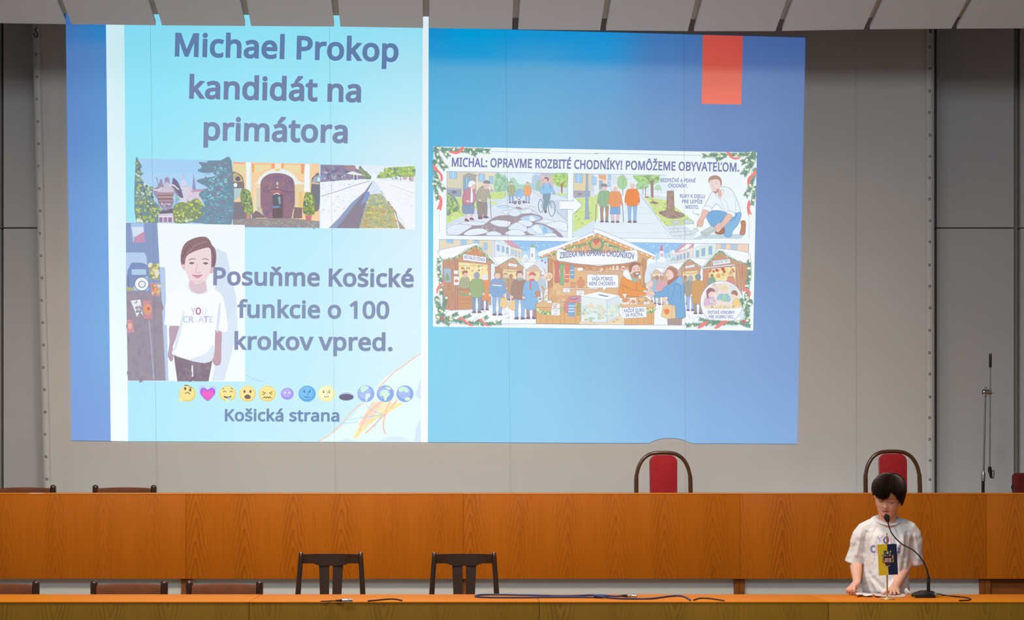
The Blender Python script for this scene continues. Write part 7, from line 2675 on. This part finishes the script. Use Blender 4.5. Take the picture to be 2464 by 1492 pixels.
# big middle stall
c3_.draw(FC + '''
P dcb58f 8a7688 4 1720,330 1870,230 2447,20 2447,1318 1555,1310 1540,1030 1720,1000
p e2bf97 1790,390 2447,440 2447,900 1790,900
p c99c7e 1790,390 2447,450 2447,560 1800,440
f d4ac88/ecccA6 24 60 .1 1.57 1880,300 2447,80 2447,260 2300,280 1900,250
''' + FD + '''
p dcb58f 0,20 830,330 760,400 740,780 0,900
p c79a7c 0,440 620,430 740,400 740,470 0,540
p deb991 0,560 400,560 400,900 0,900
f cfa783/e9c9a3 24 60 .1 1.57 30,90 500,260 580,300 0,280
P c9a07f 8a7688 4 690,360 740,390 745,780 700,770
P e8d2c0 98858e 4 0,545 395,560 395,575 0,565
f d9a48c/e0b698/c99280/ecd2b4 9 26 1.2 0 0,500 240,500 240,535 0,540
P f0e0d2 a98f94 3 250,540 262,480 285,470 292,540
P f0dcd2 a98f94 3 305,540 315,475 345,470 355,540
P f4e4de a98f94 3 385,545 390,480 435,475 440,545
c d98a80 412 515 20 16
''' + FC + '''
P c9a07f 8a7688 4 1722,370 1785,380 1790,780 1725,790
P ecd6c0 98858e 4 2220,545 2447,560 2447,575 2220,562
P ecd6c0 98858e 4 2010,790 2447,800 2447,820 2010,810
S d68a88 8a7688 3 1815,430 1880,430 1878,560 1885,700 1850,720 1815,700 1825,560
S 93bf98 8a7688 3 1885,470 1950,455 1940,560 1950,740 1915,745 1890,720 1900,560
S e08f84 8a7688 3 1965,480 2035,470 2025,570 2020,700 1990,710 1960,690 1975,570
l f4dcd0 12 1968,600 2022,600
l f4dcd0 12 1966,660 2020,660
S 86b3e0 8a7688 3 2045,480 2092,480 2095,650 2070,655 2045,640
l d9eaf6 12 2046,540 2094,540
l d9eaf6 12 2046,600 2094,600
S dca182 8a7688 3 2150,700 2180,650 2170,640 2215,640 2205,655 2240,700 2230,770 2190,790 2150,770
k dca182 9 2150,690 2120,720 2150,760
k dca182 9 2240,690 2262,720 2235,760
S dcab84 8a7688 3 2050,720 2110,720 2105,780 2055,780
S dcab84 8a7688 3 2250,520 2290,470 2290,450 2300,530 2270,545
S dcab84 8a7688 3 2345,490 2430,490 2410,540 2365,540
P f6f8f4 98a3c8 3 2145,505 2220,500 2222,545 2150,550
S f0e6dc a98f7c 4 1665,640 1680,580 1770,580 1785,640 1730,695
f d6ab88/e6c4a0 12 22 .6 1 1690,600 1760,600 1760,660 1700,670
k c9a480 9 1690,580 1670,530 1650,510
k c9a480 9 1760,580 1775,530 1790,490
c b58fc4 1635 402 15
c b58fc4 1685 430 15
P e0bf98 8a7688 4 1540,1030 1640,980 2010,990 2260,1030 2260,1080 1560,1070
f d9bc9c/e8d4b8/c9a684 26 34 .3 1.5 1640,780 2020,880 2000,1000 1640,1000
k bf9f80 6 1660,1000 1665,880 1690,800
k bf9f80 6 1730,1000 1725,880 1750,790
k bf9f80 6 1820,980 1825,880 1830,790
c e6cca8 1828,790 24 30
c e6cca8 1885,860 24 30
k c9a684 8 1850,985 1930,990 2000,940 2025,890
S e0ccac a98f7c 3 1840,980 1930,1000 2000,980 1960,1000 1880,1010
P e0b888 8a7688 4 1555,1070 2260,1080 2260,1312 1555,1308
l bf9678 5 1620,1080 1620,1310
l bf9678 5 1700,1200 1700,1310
l bf9678 5 1790,1200 1790,1310
l bf9678 5 1900,1190 1900,1310
l bf9678 5 1960,1120 1960,1310
l bf9678 5 2120,1190 2120,1310
l bf9678 5 2190,1150 2190,1310
k a3c48f 44 1560,1090 1620,1140 1700,1160 1760,1150
k a3c48f 30 1900,1130 1930,1090 1940,1070
f b9d6a0/86a888/e6f0c8 30 14 1 0 1550,1070 1620,1120 1750,1130 1760,1170 1640,1170 1560,1110
P eef0f0 98a3c8 3 1790,1010 1895,1015 1890,1090 1770,1090
f d98a98/e0a3ac 14 18 .3 0 1785,1030 1885,1035 1880,1080 1785,1080
P f6fafa 98a3c8 4 1770,1095 1893,1095 1893,1190 1770,1185
l a9b3cc 7 1790,1115 1875,1118
l a9b3cc 7 1800,1135 1865,1138
l a9b3cc 10 1800,1165 1860,1168
S d9969c 8a7688 3 1960,1010 2010,1010 2010,1140 1955,1130
S d9a0ac 8a7688 4 2010,960 2040,920 2140,905 2215,930 2215,970 2120,1000 2030,1000
k 8fb3dc 12 2060,920 2130,960 2200,960
k d06f7c 12 2030,950 2100,960 2160,930
P 8fb6e0 8a7688 3 2015,1010 2110,1010 2105,1200 2010,1195
l e6f1fa 12 2014,1050 2108,1052
l e6f1fa 12 2013,1090 2107,1092
l e6f1fa 12 2012,1130 2106,1132
l 8fb6e0 5 2030,1200 2028,1235
l 8fb6e0 5 2060,1200 2058,1240
l 8fb6e0 5 2090,1200 2088,1235
P a3b984 8a7688 3 2140,1020 2230,1015 2220,1180 2130,1185
l e08f70 14 2138,1070 2226,1066
l e08f70 14 2134,1120 2222,1116
l e0b070 12 2132,1160 2220,1156
P f6fafc 98a3c8 4 1940,795 2040,800 2038,860 1935,855
l a9b3cc 6 1955,818 2020,822
l a9b3cc 8 1970,840 2010,842
P f6fafc 98a3c8 4 2130,830 2245,828 2240,905 2130,900
l a9b3cc 6 2145,850 2228,850
l a9b3cc 9 2160,878 2215,880
P f6fafc 98a3c8 3 1710,975 1780,978 1778,1010 1708,1008
''')
c3_.draw(FC + '''
P e9b883 8a7688 4 1600,340 2400,20 2447,20 2447,85 1620,365
P e9b883 8a7688 4 1600,340 2447,12 2447,75 1625,362
''' + FD + '''
P e9b883 8a7688 4 0,10 30,12 860,345 865,385 20,60 0,62
''' + FC + '''
S f3f9fe 93a6d6 6 1580,330 1575,290 1620,260 1900,170 2200,60 2390,-25 2447,-45 2447,10 2395,25 2000,180 1620,335
''' + FD + '''
S f3f9fe 93a6d6 6 -10,-50 40,-50 300,50 700,220 860,290 890,330 880,358 855,345 600,240 330,130 30,5 -10,10
l c39872 5 27,10 27,70
''' + FC + '''
k 93b08a 26 1740,340 1880,270 2000,230 2100,190 2230,180 2330,130
c 8fae8c 2425 170 98
''' + FD + '''
k 93b08a 30 90,90 160,160 240,190 330,210 400,260 500,280
c 8fae8c 12 170 90
c deb78e 12 170 58
''' + FC + '''
c deb78e 2425 170 62
s d9807c 2375,110 2400,95 2447,120 2447,150 2400,140 2380,150
''' + FD + '''
s d9807c 5,110 40,90 70,95 65,130 30,135 40,180 10,160
f b3ce9c/789a84/dfe8bc/c99088 40 13 .9 0 90,80 240,180 400,240 500,275 380,275 220,210 100,120
''' + FC + '''
f b3ce9c/789a84/dfe8bc/c99088 40 13 .9 0 1750,330 2000,220 2230,170 2330,120 2330,140 2230,200 2000,250 1760,360
''')
c3_.frame(1030, 560, 5.968)
for i in range(8):
    c3_.ell('#fbf3cf', 1632 + i * 107, 332 - i * 41.5, 13)
c3_.frame(1430, 560, 5.968)
for i in range(11):
    c3_.ell('#fbf3cf', 80 + i * 75, 45 + i * 31.2, 12)
# banner
c3_.draw(FC + '''
S f4fafd 98a3c8 5 1868,232 1990,262 2150,285 2300,295 2480,297 2480,462 2300,458 2100,440 1980,418 1853,388
''' + FD + '''
s f4fafd -10,297 150,292 300,280 450,262 560,245 612,240 625,390 560,415 400,445 200,460 -10,464
k 98a3c8 5 -10,296 150,292 300,280 450,262 560,248 610,246
l 98a3c8 5 610,246 625,390
k 98a3c8 5 625,390 560,415 400,445 200,458 -10,464
''')
# right half: church, houses, stalls, crowd
c3_.draw(FD + '''
p 9cc8f2 500,140 1280,152 1280,420 880,420 890,330
p b9dcf6 880,290 1200,300 1200,430 880,430
f f4faff 22 7 1 0 640,150 1200,160 1150,250 1000,300 800,240
P f2f2f4 98a3c8 3 935,260 1000,260 1000,400 930,400
P d98f98 98a3c8 3 940,260 965,150 992,260
P d9c7cc 98a3c8 3 950,300 985,300 985,340 950,340
s f0f7fc 910,430 920,380 1000,350 1050,400 1060,310 1120,250 1160,280 1160,440
f cfe6ea/dcecf4/b9d6dc 24 28 .7 .5 1060,300 1150,270 1160,430 1040,430
P ece4e0 98a3c8 3 1160,280 1420,200 1420,420 1160,430
P e0f0ec 98a3c8 3 1420,210 1750,160 1750,380 1420,380
P f0d6c4 98a3c8 3 1750,160 2215,160 2215,300 1750,260
P dcaab4 98a3c8 3 1150,280 1270,160 1440,158 1420,210 1200,280
p f0f6fc 1200,270 1330,165 1400,165 1340,230
P f0f6fc 98a3c8 3 1420,210 1560,158 1650,158 1600,185
P a9c8e6 98a3c8 3 1180,330 1215,322 1213,400 1180,405
P a9c8e6 98a3c8 3 1228,315 1258,308 1256,385 1227,390
P a9c8e6 98a3c8 3 1278,300 1308,293 1306,370 1278,376
P a9c8e6 98a3c8 3 1330,285 1365,278 1362,355 1330,360
P a3c3dc 98a3c8 3 1460,260 1505,250 1503,350 1460,355
P a3c3dc 98a3c8 3 1540,230 1592,220 1590,330 1540,338
P a3c3dc 98a3c8 3 1642,200 1693,190 1690,310 1642,318
P b9cfe2 98a3c8 3 1820,160 1890,160 1885,240 1820,220
P b9cfe2 98a3c8 3 1960,165 2060,170 2050,250 1965,235
s dceaf6 760,480 880,430 1160,430 1240,520 1240,760 760,760
P dcc5b4 98858e 3 815,580 880,520 960,575 960,700 815,700
p ece2bc 835,590 945,590 945,700 835,700
S f4f9fe 98a9d6 4 800,590 870,510 1010,512 1040,560 960,570 880,525 820,590
P d6b59e 98858e 3 985,570 1080,460 1230,530 1230,760 985,760
S f4f9fe 98a9d6 4 980,570 1080,450 1250,450 1230,540 1090,470 1000,570
P d0a88f 8f7f90 3 1240,510 1355,390 1540,490 1520,560 1520,780 1240,780
P ece0b4 8f7f90 3 1270,560 1490,540 1490,740 1270,760
k d6a58f 10 1280,570 1380,590 1490,560
S f4f9fe 98a9d6 4 1220,520 1340,365 1370,362 1700,390 1600,470 1510,490 1360,385 1240,520
k 8fb39a 13 1225,530 1350,385 1440,430 1540,490
P f0f5f8 98a3c8 3 1310,480 1440,455 1442,490 1310,515
l b3b9d2 5 1330,498 1420,478
P cfa389 8a7688 4 1600,490 1790,260 2000,380 2120,440 2120,960 1560,960 1560,520
P f0e6b2 8a7688 3 1645,520 2030,480 2030,760 1640,760
f f6efc9/ecdda0 20 44 .6 .6 1660,540 2010,510 2010,740 1660,740
f d67a74/e0a080/c96a6c/b9c48c 18 20 1 0 1650,520 2010,490 2010,560 1650,590
c e3b189 1780 620 32
k b98a7c 4 1780,540 1780,590
c d9c49a 1850 600 28
k b98a7c 4 1850,530 1850,575
P d3a98c 8a7688 4 2030,470 2075,470 2130,950 2085,950
P cb9d84 8a7688 4 2120,440 2215,440 2215,800 2130,850
S f5fafe 98a9d6 5 1560,480 1770,240 1810,230 2215,290 2215,420 2130,440 2000,370 1795,260 1600,490 1565,495
k 8fb39a 18 1575,500 1790,270 1900,330 2010,390 2190,450
f a9c9a0/7fa38c/d6b0a0/c3dcb4 50 13 .8 .6 1570,490 1790,255 2010,375 2190,440 2190,465 2000,405 1790,285 1590,510
P e3dbe0 98a3c8 4 1550,500 2020,450 2020,470 1550,520
P f4fafd 98a3c8 4 1700,405 1945,375 1955,435 1705,470
s f2f8fd 760,1330 780,920 1000,950 1300,930 1520,960 1650,1300 1600,1330
f d9e6f6/cfdff4 16 46 .2 .1 880,1000 1500,1000 1560,1280 1300,1280
''')
c3_.frame(1430, 560, 5.968)
c3_.text('VIANOČNÉ TRHY', 1714, 452, 1938, 424, 40, '#a9a3b8', 20, 10)
for args in ((850, 990, 370, '#c9d3da', '#c3cfdc', 'c3b3a9', 0.3), (900, 1020, 410, '#a9c6d9', '#b9c6d6', 'b59a90', 0.3), (965, 1035, 420, '#dcb0b9', '#c3bfcc', 'c9a090', 0.4),
             (1305, 1030, 420, '#c9b09c', '#b9c3d2', 'b9a090', 0.3)):
    folk(c3_, args[0], args[1], args[2], args[3], args[4], args[5], coat=args[6], back=True, ol='a9adc0')
folk(c3_, 1380, 1120, 510, '#a9a79f', '#a3bfe0', 'b3b9c4', coat=0.1, back=True)
folk(c3_, 1490, 1165, 580, '#d3a877', '#a99f9c', '98a3ac', coat=0.6, back=True)
folk(c3_, 1690, 900, 310, '#93b3a0', '#a3bfe0', 'b08f80', coat=0.6, back=True)
folk(c3_, 1960, 900, 330, '#dca08c', '#a3bfe0', 'd98c84', coat=0.6)
# seller in the orange coat and the buyer shaking hands
c3_.draw(FD + '''
S e8a266 9a7a7c 5 350,870 380,720 410,640 470,590 600,640 660,660 690,770 750,790 770,830 700,830 640,920 420,940 370,920
S f2f5f6 a3a9c4 4 410,600 430,545 490,535 520,620 540,680 470,660
S f2f5f6 a3a9c4 4 640,600 665,610 665,660 640,650
s 9fc0c0 510,600 600,660 640,640 600,720 550,680
k a97d6c 5 600,700 610,800 600,860
k a97d6c 5 400,740 520,810 720,850
S e8a266 9a7a7c 4 400,740 440,780 560,820 720,850 740,900 620,915 440,890
S efd0c6 a98d96 4 500,560 520,480 600,440 650,480 655,580 620,630 570,610 520,590
s a9837c 500,560 497,490 530,435 600,420 650,450 660,490 610,460 550,490 530,560
s b08f86 550,580 600,560 655,560 640,610 610,635 570,615
s f4e6e2 590,580 640,575 630,595 600,596
c 7d6a74 575 530 6 7
c 7d6a74 628 525 6 7
k 9d7f80 4 555,510 590,505
k 9d7f80 4 612,505 645,500
S efd3c9 a98d96 3 760,720 820,690 845,720 830,780 790,790 760,760
S 84b3dc 6f87b4 5 1050,760 1060,690 1120,650 1230,640 1280,720 1290,900 1310,1180 1290,1220 1180,1240 1060,1000 1040,920 870,930 850,860 960,840 1010,780
S 9cc3e6 6f87b4 4 1140,760 1210,630 1260,640 1280,720 1250,760 1180,720
k 6f87b4 5 1250,980 1230,760 1160,760 1140,850 1100,960
k 6f87b4 4 1050,770 1060,900
S b9847c 9a7a7c 4 1060,690 1140,640 1210,620 1130,700 1060,750
S f1d6cc a98d96 4 1040,560 1060,510 1120,500 1150,600 1120,660 1060,680 1045,640 1022,612
s b9907f 1035,520 1080,497 1150,505 1195,560 1190,620 1150,640 1130,580 1100,540 1050,530
c 7d6a74 1060 575 5 7
k a98d8a 4 1045,630 1070,628
S f0d2c8 a98d96 4 740,850 800,835 850,850 870,890 820,915 770,910
k b5968f 4 770,860 820,900
S f0d2c8 a98d96 3 975,930 1020,930 1040,960 1020,1000 985,980
P e9cfa6 9a8a84 4 990,1010 1120,1040 1160,1050 1170,1235 1105,1260 960,1200
l b9a284 4 1120,1040 1105,1258
k 9a7a7c 5 1020,1010 1060,950 1100,1030
s ee8a62 1005,1130 1020,1100 1060,1095 1080,1130 1060,1170 1020,1170
f e8a080/ee8a62 10 14 .4 1 1000,1095 1085,1095 1085,1175 1000,1175
P b0a09c 8a8090 4 1050,1240 1260,1225 1255,1328 1055,1328
''')
# counter, glass box, signs
c3_.draw(FD + '''
P e4c096 8a7688 4 360,1050 440,930 740,920 890,1040 870,1080 400,1080
P e0b585 8a7688 4 400,1080 860,1080 855,1325 440,1325
l bf9678 5 540,1240 540,1325
l bf9678 5 620,1240 620,1325
l bf9678 5 710,1230 710,1325
l bf9678 5 780,1180 780,1325
l bf9678 5 820,1120 820,1325
k a3c48f 40 760,1150 830,1130 880,1080
f b9d6a0/86a888/e6f0c8/d99080 18 13 1 0 750,1110 870,1070 880,1120 780,1170
S f0e4d8 a98f94 4 390,1030 400,960 430,930 400,880 470,880 450,930 495,980 500,1030
f d6a288/c98d78 8 22 1 0 410,960 480,960 480,1020 410,1020
P f0e8dc a98f94 3 515,1030 510,930 600,930 610,1030
c d9a48c 560 990 34 28
P d9b48e 98858e 3 620,940 740,930 770,1010 640,1030
f c99f78/e6c8a0 10 26 .6 0 630,945 735,940 750,1000 650,1010
P f6f9fa 98a3c8 3 710,995 790,990 795,1025 712,1030
l a9b3cc 7 725,1012 780,1010
''' + FC + '''
P ecdcbc a39080 4 2230,1160 2447,1180 2447,1316 2165,1314
''' + FD + '''
P ecdcbc a39080 4 -5,1170 370,1170 440,1322 -5,1318
P e2eef2 98a9d6 4 -190,1280 180,1290 180,965 -190,905
P d9e8ee 98a9d6 4 180,1290 362,1195 370,905 180,965
P f0f8fd 98a9d6 4 -190,905 60,845 370,905 180,965
f cfe6dc/e0efe4/b9d6cb/e9dccb 60 42 .5 .9 -170,1020 160,1050 165,1270 -170,1250
f cfe6dc/e0efe4/b9d6cb/e9dccb 30 38 .5 .9 195,1060 350,1010 350,1180 195,1260
P 8f9cc0 8a93b4 3 50,895 80,885 208,912 185,922
l 98a9d6 5 180,965 180,1290
c d6c3a8 280 1278 26 14
c d6c3a8 330 1248 26 14
''' + FC + '''
c d6c3a8 2270 1250 28 16
c d6c3a8 2335 1270 28 16
''' + FD + '''
P f6fbfd 98a9d6 5 400,1078 748,1062 752,1215 412,1232
''' + FC + '''
S f6fbfd 98a9d6 5 2290,605 2400,602 2460,602 2460,790 2300,785 2286,700
''' + FD + '''
p f6fbfd -20,604 320,604 345,625 345,770 330,790 175,790 130,835 120,790 -20,788
k 98a9d6 5 -20,604 180,604 330,606 344,630 345,700 343,770 328,789
l 98a9d6 5 328,789 175,790 130,835 120,790 -20,788
''')
# round inset with children
c3_.draw(FD + '''
c 98a9d6 1830 1000 310 312
c f2f9fd 1830 1000 303 305
s ece4dc 1560,1050 1580,900 1660,790 1760,730 1900,720 2010,770 2090,880 2110,1040 2090,1080 1560,1060
p e0e6ea 1940,740 2010,780 2060,860 1940,860
f d9cfc9/e6dcd4 14 26 .8 0 1720,740 1810,740 1800,900 1720,880
S dcbfe0 98a3c8 3 1580,1040 1600,940 1660,900 1720,940 1740,1030
P d9d3d6 98a3c8 3 1640,950 1700,940 1720,1010 1650,1020
S 9ccbe6 98a3c8 3 1760,940 1810,880 1900,870 1950,930 1950,980 1900,990 1780,970
P a9d6bd 98a3c8 3 1830,890 1900,890 1910,990 1820,990
S f0d394 98a3c8 3 1990,1050 2000,970 2050,940 2090,980 2090,1070
s f2dad2 1640,850 1700,830 1720,880 1690,920 1650,905
s a9808a 1615,900 1610,830 1660,790 1720,810 1725,850 1680,845 1640,880 1640,940 1620,940
s f2dad2 1835,830 1870,800 1905,830 1900,870 1865,885 1840,870
s ecd898 1825,830 1835,780 1870,758 1910,785 1912,830 1890,800 1850,810
s f2dad2 1970,890 2020,880 2040,920 2010,945 1975,930
s b0877c 1962,880 1985,835 2030,830 2060,870 2050,910 2020,890 1990,880
p eadfc6 1560,1050 1800,1030 2100,1060 2080,1085 1900,1095 1600,1090
f d3b89c/c9ac94/e0cbb0 16 20 .5 0 1590,1050 2050,1050 2040,1085 1600,1085
k f2dad2 14 1690,1000 1740,1010
k f2dad2 14 1790,960 1850,990 1880,1000
''')
c3_.draw(FC + '''
l 8f9fd2 5 160,300 162,95
k 8f9fd2 5 162,95 700,103 1300,115 1980,126
l 8f9fd2 5 1065,1305 1550,1310
l 8f9fd2 5 1550,1310 2447,1320
''' + FD + '''
l 8f9fd2 5 0,1318 1330,1330
k 8f9fd2 5 500,140 1200,150 1800,156 2220,160
l 8f9fd2 5 2220,160 2215,360
''')
c3_.frame(1430, 560, 5.968)
c3_.build('winter_market_frame', sl)

t3 = Pic(c3_.d - 0.00005)
t3.draw(FC + 'P f4fbff 98a3c8 4 505,305 835,355 832,435 502,392\n')
t3.build('stall_sign', sl)
D3 = note(t3.d - 0.00002, 1030, 560, 'ZBIIEKA NA OPRAVU CHODNÍKOV', 1893, 368, 2964, 378, 80, '8087b6', 26, 10, curve=-42)
D3 = note(t3.d - 0.00002, 1030, 560, 'MICHALOV STÁNOK', 517, 368, 820, 416, 46, '8f93bd', 24, 8)
for q in (('VAŠA POMOC', -38, 685, 272, 685, 50), ('MENÍ CHODNÍKY.', -75, 756, 316, 754, 50), ('KAŽDÉ EURO', 427, 1142, 720, 1132, 46), ('SA POČÍTA.', 448, 1207, 705, 1198, 46),
          ('DETSKÉ VÝROBKY', 1632, 1164, 2018, 1166, 42), ('PRE DOBRÚ VEC.', 1644, 1228, 2006, 1230, 42)):
    D3 = note(t3.d - 0.00002, 1430, 560, *q, '8791bf', 24, 10)

# ---- corner garlands
gar = Pic(D3 - 0.0002)
gar.frame(1030, 340, 5.968)
fir(gar, [(80, 95), (300, 120), (520, 130), (700, 130), (870, 145)], 52, 1, lights=5)
fir(gar, [(520, 110), (600, 150), (680, 195)], 40, 11, lights=1)
fir(gar, [(100, 100), (150, 240), (200, 330), (240, 380)], 60, 2, lights=3)
fir(gar, [(200, 110), (250, 170), (285, 215)], 44, 12, lights=1)
fir(gar, [(90, 260), (110, 480), (150, 600), (220, 690)], 50, 3, lights=3)
fir(gar, [(85, 560), (110, 700), (140, 830)], 40, 4, lights=2)
gar.draw(FA + '''
s ee8f8d 470,85 520,85 480,150 400,185 310,160 300,145 390,150 440,125
s ee8f8d 80,330 140,400 205,480 210,560 180,570 175,500 130,440 80,400
s ee8f8d 155,760 205,830 200,930 180,1000 155,970 120,980 155,900 165,830
''')
gar.frame(1430, 340, 5.968)
fir(gar, [(2320, 175), (2100, 190), (1900, 195), (1750, 200), (1570, 205)], 50, 5, lights=5)
fir(gar, [(1900, 190), (1830, 230), (1760, 262)], 40, 15, lights=1)
fir(gar, [(2310, 185), (2240, 240), (2180, 280), (2130, 300)], 50, 6, lights=1)
fir(gar, [(2310, 190), (2250, 330), (2200, 400), (2150, 470)], 60, 16, lights=2)
fir(gar, [(2310, 380), (2270, 560), (2230, 680), (2180, 780)], 50, 7, lights=3)
fir(gar, [(2310, 640), (2290, 780), (2265, 905)], 40, 8, lights=2)
gar.draw(FB + '''
s ee8f8d 1895,160 1945,160 1990,225 2080,230 2130,215 2050,262 1970,245
s ee8f8d 2322,410 2322,470 2240,560 2215,650 2195,600 2205,530 2260,470
s ee8f8d 2225,840 2240,900 2235,980 2265,1055 2225,1040 2210,1070 2190,960 2200,890
''')
gar.frame(1030, 560, 5.968)
fir(gar, [(165, 340), (155, 520), (180, 700), (190, 880)], 46, 21, lights=6)
fir(gar, [(120, 910), (150, 1050), (200, 1180), (240, 1260)], 55, 22, lights=3)
fir(gar, [(270, 900), (230, 1030), (200, 1200)], 45, 23, lights=2)
fir(gar, [(110, 1180), (200, 1230), (330, 1250), (600, 1290), (820, 1310), (1040, 1290)], 46, 24, lights=6)
fir(gar, [(240, 1240), (340, 1200), (420, 1165)], 36, 25, lights=1)
fir(gar, [(420, 1250), (520, 1220), (600, 1185)], 36, 26, lights=0)
fir(gar, [(680, 1290), (780, 1250), (850, 1210)], 36, 27, lights=1)
fir(gar, [(120, 1300), (200, 1260), (300, 1320)], 36, 28, lights=0)
gar.draw(FC + '''
s ee8f8d 225,660 230,720 160,800 130,880 118,830 140,770 200,720
s ee8f8d 430,1225 500,1220 560,1280 650,1335 590,1335 510,1270
s ee8f8d 720,1240 780,1245 820,1300 890,1340 830,1335 760,1270
c c97f86 190 1215 18
c c97f86 220 1225 18
c c97f86 205 1245 18
''')
gar.frame(1430, 560, 5.968)
fir(gar, [(2215, 380), (2230, 560), (2200, 760), (2190, 900), (2190, 960)], 48, 31, lights=7)
fir(gar, [(2260, 960), (2200, 1060), (2190, 1200), (2180, 1290)], 60, 32, lights=3)
fir(gar, [(2100, 940), (2150, 1060), (2200, 1180)], 36, 33, lights=1)
fir(gar, [(2240, 1250), (2100, 1290), (1900, 1300), (1600, 1310), (1330, 1330)], 46, 34, lights=5)
fir(gar, [(1700, 1290), (1600, 1260), (1520, 1240)], 34, 35, lights=0)
fir(gar, [(2000, 1290), (1900, 1290), (1690, 1270)], 34, 36, lights=0)
fir(gar, [(2100, 1290), (2180, 1330), (2230, 1340)], 34, 37, lights=0)
gar.draw(FD + '''
s ee8f8d 2135,690 2160,780 2230,830 2248,880 2220,950 2215,880 2150,820
s ee8f8d 1560,1290 1640,1275 1600,1320 1530,1370 1480,1370
s ee8f8d 1840,1270 1930,1270 1860,1310 1780,1370 1720,1370
c c97f86 2140 1265 18
c c97f86 2165 1280 18
c c97f86 2140 1290 18
P dfeaf0 b3c3d6 3 2060,1160 2110,1150 2130,1100 2140,1170 2180,1220 2130,1220 2110,1270 2100,1220
''')
gar.build('fir_garlands', sl)

D_FRONT = gar.d
# stitched seams of the cloth, in front of what is thrown on it
for (xa, ya, xb, yb) in ((361, 20, 378, 1200), (792, 20, 807, 1200), (1216, 20, 1229, 1200), (1645, 20, 1650, 1200), (2058.5, 20, 2061, 1200)):
    s_ = MB()
    d = D_FRONT - 0.0006
    w = 0.0020
    a, b = P(xa, ya, d), P(xb, yb, d)
    s_.prism([a - Vector((w, 0, 0)), a + Vector((w, 0, 0)), b + Vector((w, 0, 0)), b - Vector((w, 0, 0))],
             [q + Vector((0, 0.001, 0)) for q in (a - Vector((w, 0, 0)), a + Vector((w, 0, 0)), b + Vector((w, 0, 0)), b - Vector((w, 0, 0)))])
    s_.build('seam', M['seam'], scr, smooth=False)
# ------------------------------------------------------------------ letters on the boy's shirt and arms on the flag
class Print(Pic):
    """flat coloured print laid on a curved front: vertices are dropped onto it"""
    def __init__(self, place):
        super().__init__(0.0)
        self.place = place

    def pt(self, x, y):
        return self.place(self.ox + x / self.s, self.oy + y / self.s, -self.d)


M['print'] = None
_t = NT('fabric_print')
_a = _t.n('ShaderNodeVertexColor', layer_name='Col')
_t.l(_a.outputs['Color'], _t.b.inputs['Base Color'])
_t.b.inputs['Roughness'].default_value = 0.85
M['print'] = _t.m


def drop_on_shirt(px, py, lift):
    a = Vector((0, 0, CZ))
    d = (P(px, py, 8.0) - a).normalized()
    h = bvh_shirt.ray_cast(a, d)
    q = h[0] if h[0] is not None else P(px, py, 8.06)
    return q - d * (0.0007 + lift * 1.5)


def build_print(pic, name, parent):
    keep = M['slide']
    M['slide'] = M['print']
    o = pic.build(name, parent)
    M['slide'] = keep
    return o


pr = Print(drop_on_shirt)
pr.text('Y', 2110.5, 1304.5, 2124, 1304.5, 12.5, 'b7a3cf', 48)
pr.text('O', 2125, 1307.0, 2139.5, 1307.0, 15.0, '6a66b8', 52)
pr.text('U', 2142.5, 1308.5, 2153.5, 1308.5, 13.0, 'b3b3cc', 48)
pr.draw('''k b8343f 2.4 2134.6,1293.5 2137.6,1296 2138.3,1300 2136.6,1304.6 2133.5,1306.4''')
build_print(pr, 'shirt_lettering', boy)
pr = Print(drop_on_shirt)
for ch, xa, xb, col in (('C', 2094.5, 2106, '7a7fc0'), ('R', 2108.5, 2118, 'dcb0bd'), ('E', 2120, 2128, 'b9a9cf'), ('A', 2130, 2141, '9f9bd0'), ('T', 2142, 2152, 'c39ab8'), ('E', 2158.5, 2166, '6f7cc4')):
    pr.text(ch, xa, 1329.0, xb, 1329.0, 15.5, col, 52)
build_print(pr, 'shirt_lettering', boy)

# coat of arms, printed on the flag
cr = Print(lambda x, y, lift: P(x, y, dF + DY - 0.0006 - lift))
cr.draw('F 2080 1270 11.475\n' + '''
s 2a2416 530,650 560,628 600,640 640,625 700,630 740,640 760,700 770,740 800,730 815,790 810,860 815,940 790,970 760,950 740,1040 700,1068 620,1065 570,1050 590,1010 545,960 510,970 490,930 500,850 480,770 500,740 530,730
s c29a1e 495,760 520,740 535,800 520,860 540,930 515,960 498,930 508,860
s c29a1e 800,760 780,740 765,800 790,860 770,930 795,955 810,920 800,840
c 7fb0b8 500 815 14 24
c 8fc0c4 775 830 14 24
s 2a6f96 535,740 545,660 570,645 585,700 575,760
s 2a6f96 680,740 685,660 705,640 725,700 720,750
s b08c1a 600,720 610,650 640,640 665,660 668,720 640,690
c c8a428 722 655 20 26
c c8d6d0 636 700 16 30
s 9c2130 530,790 560,760 640,745 720,760 750,790 700,785 640,780 580,790
c c9cfcf 575 765 14 16
c c9cfcf 703 760 14 16
p 12141f 550,790 745,785 745,840 550,845
c c8a428 585 805 6
c c8a428 640 800 6
c c8a428 695 800 6
p e8dcd4 555,845 740,840 740,960 690,1010 640,1030 600,1010 555,965
p a81c2c 555,858 735,853 735,870 555,875
p a81c2c 555,888 735,883 735,900 555,905
p a81c2c 555,918 735,913 735,930 555,935
p a81c2c 560,945 735,940 725,962 570,966
p 4a6a8a 650,850 672,850 672,955 650,955
s 12141f 565,966 735,962 700,1020 640,1040 590,1015
c c86a5a 610 990 9
c c86a5a 650 1005 9
c c86a5a 690 985 9
p cdb9c4 590,1040 640,1058 700,1042 720,1052 640,1070 575,1055
''')
build_print(cr, 'coat_of_arms', fl)
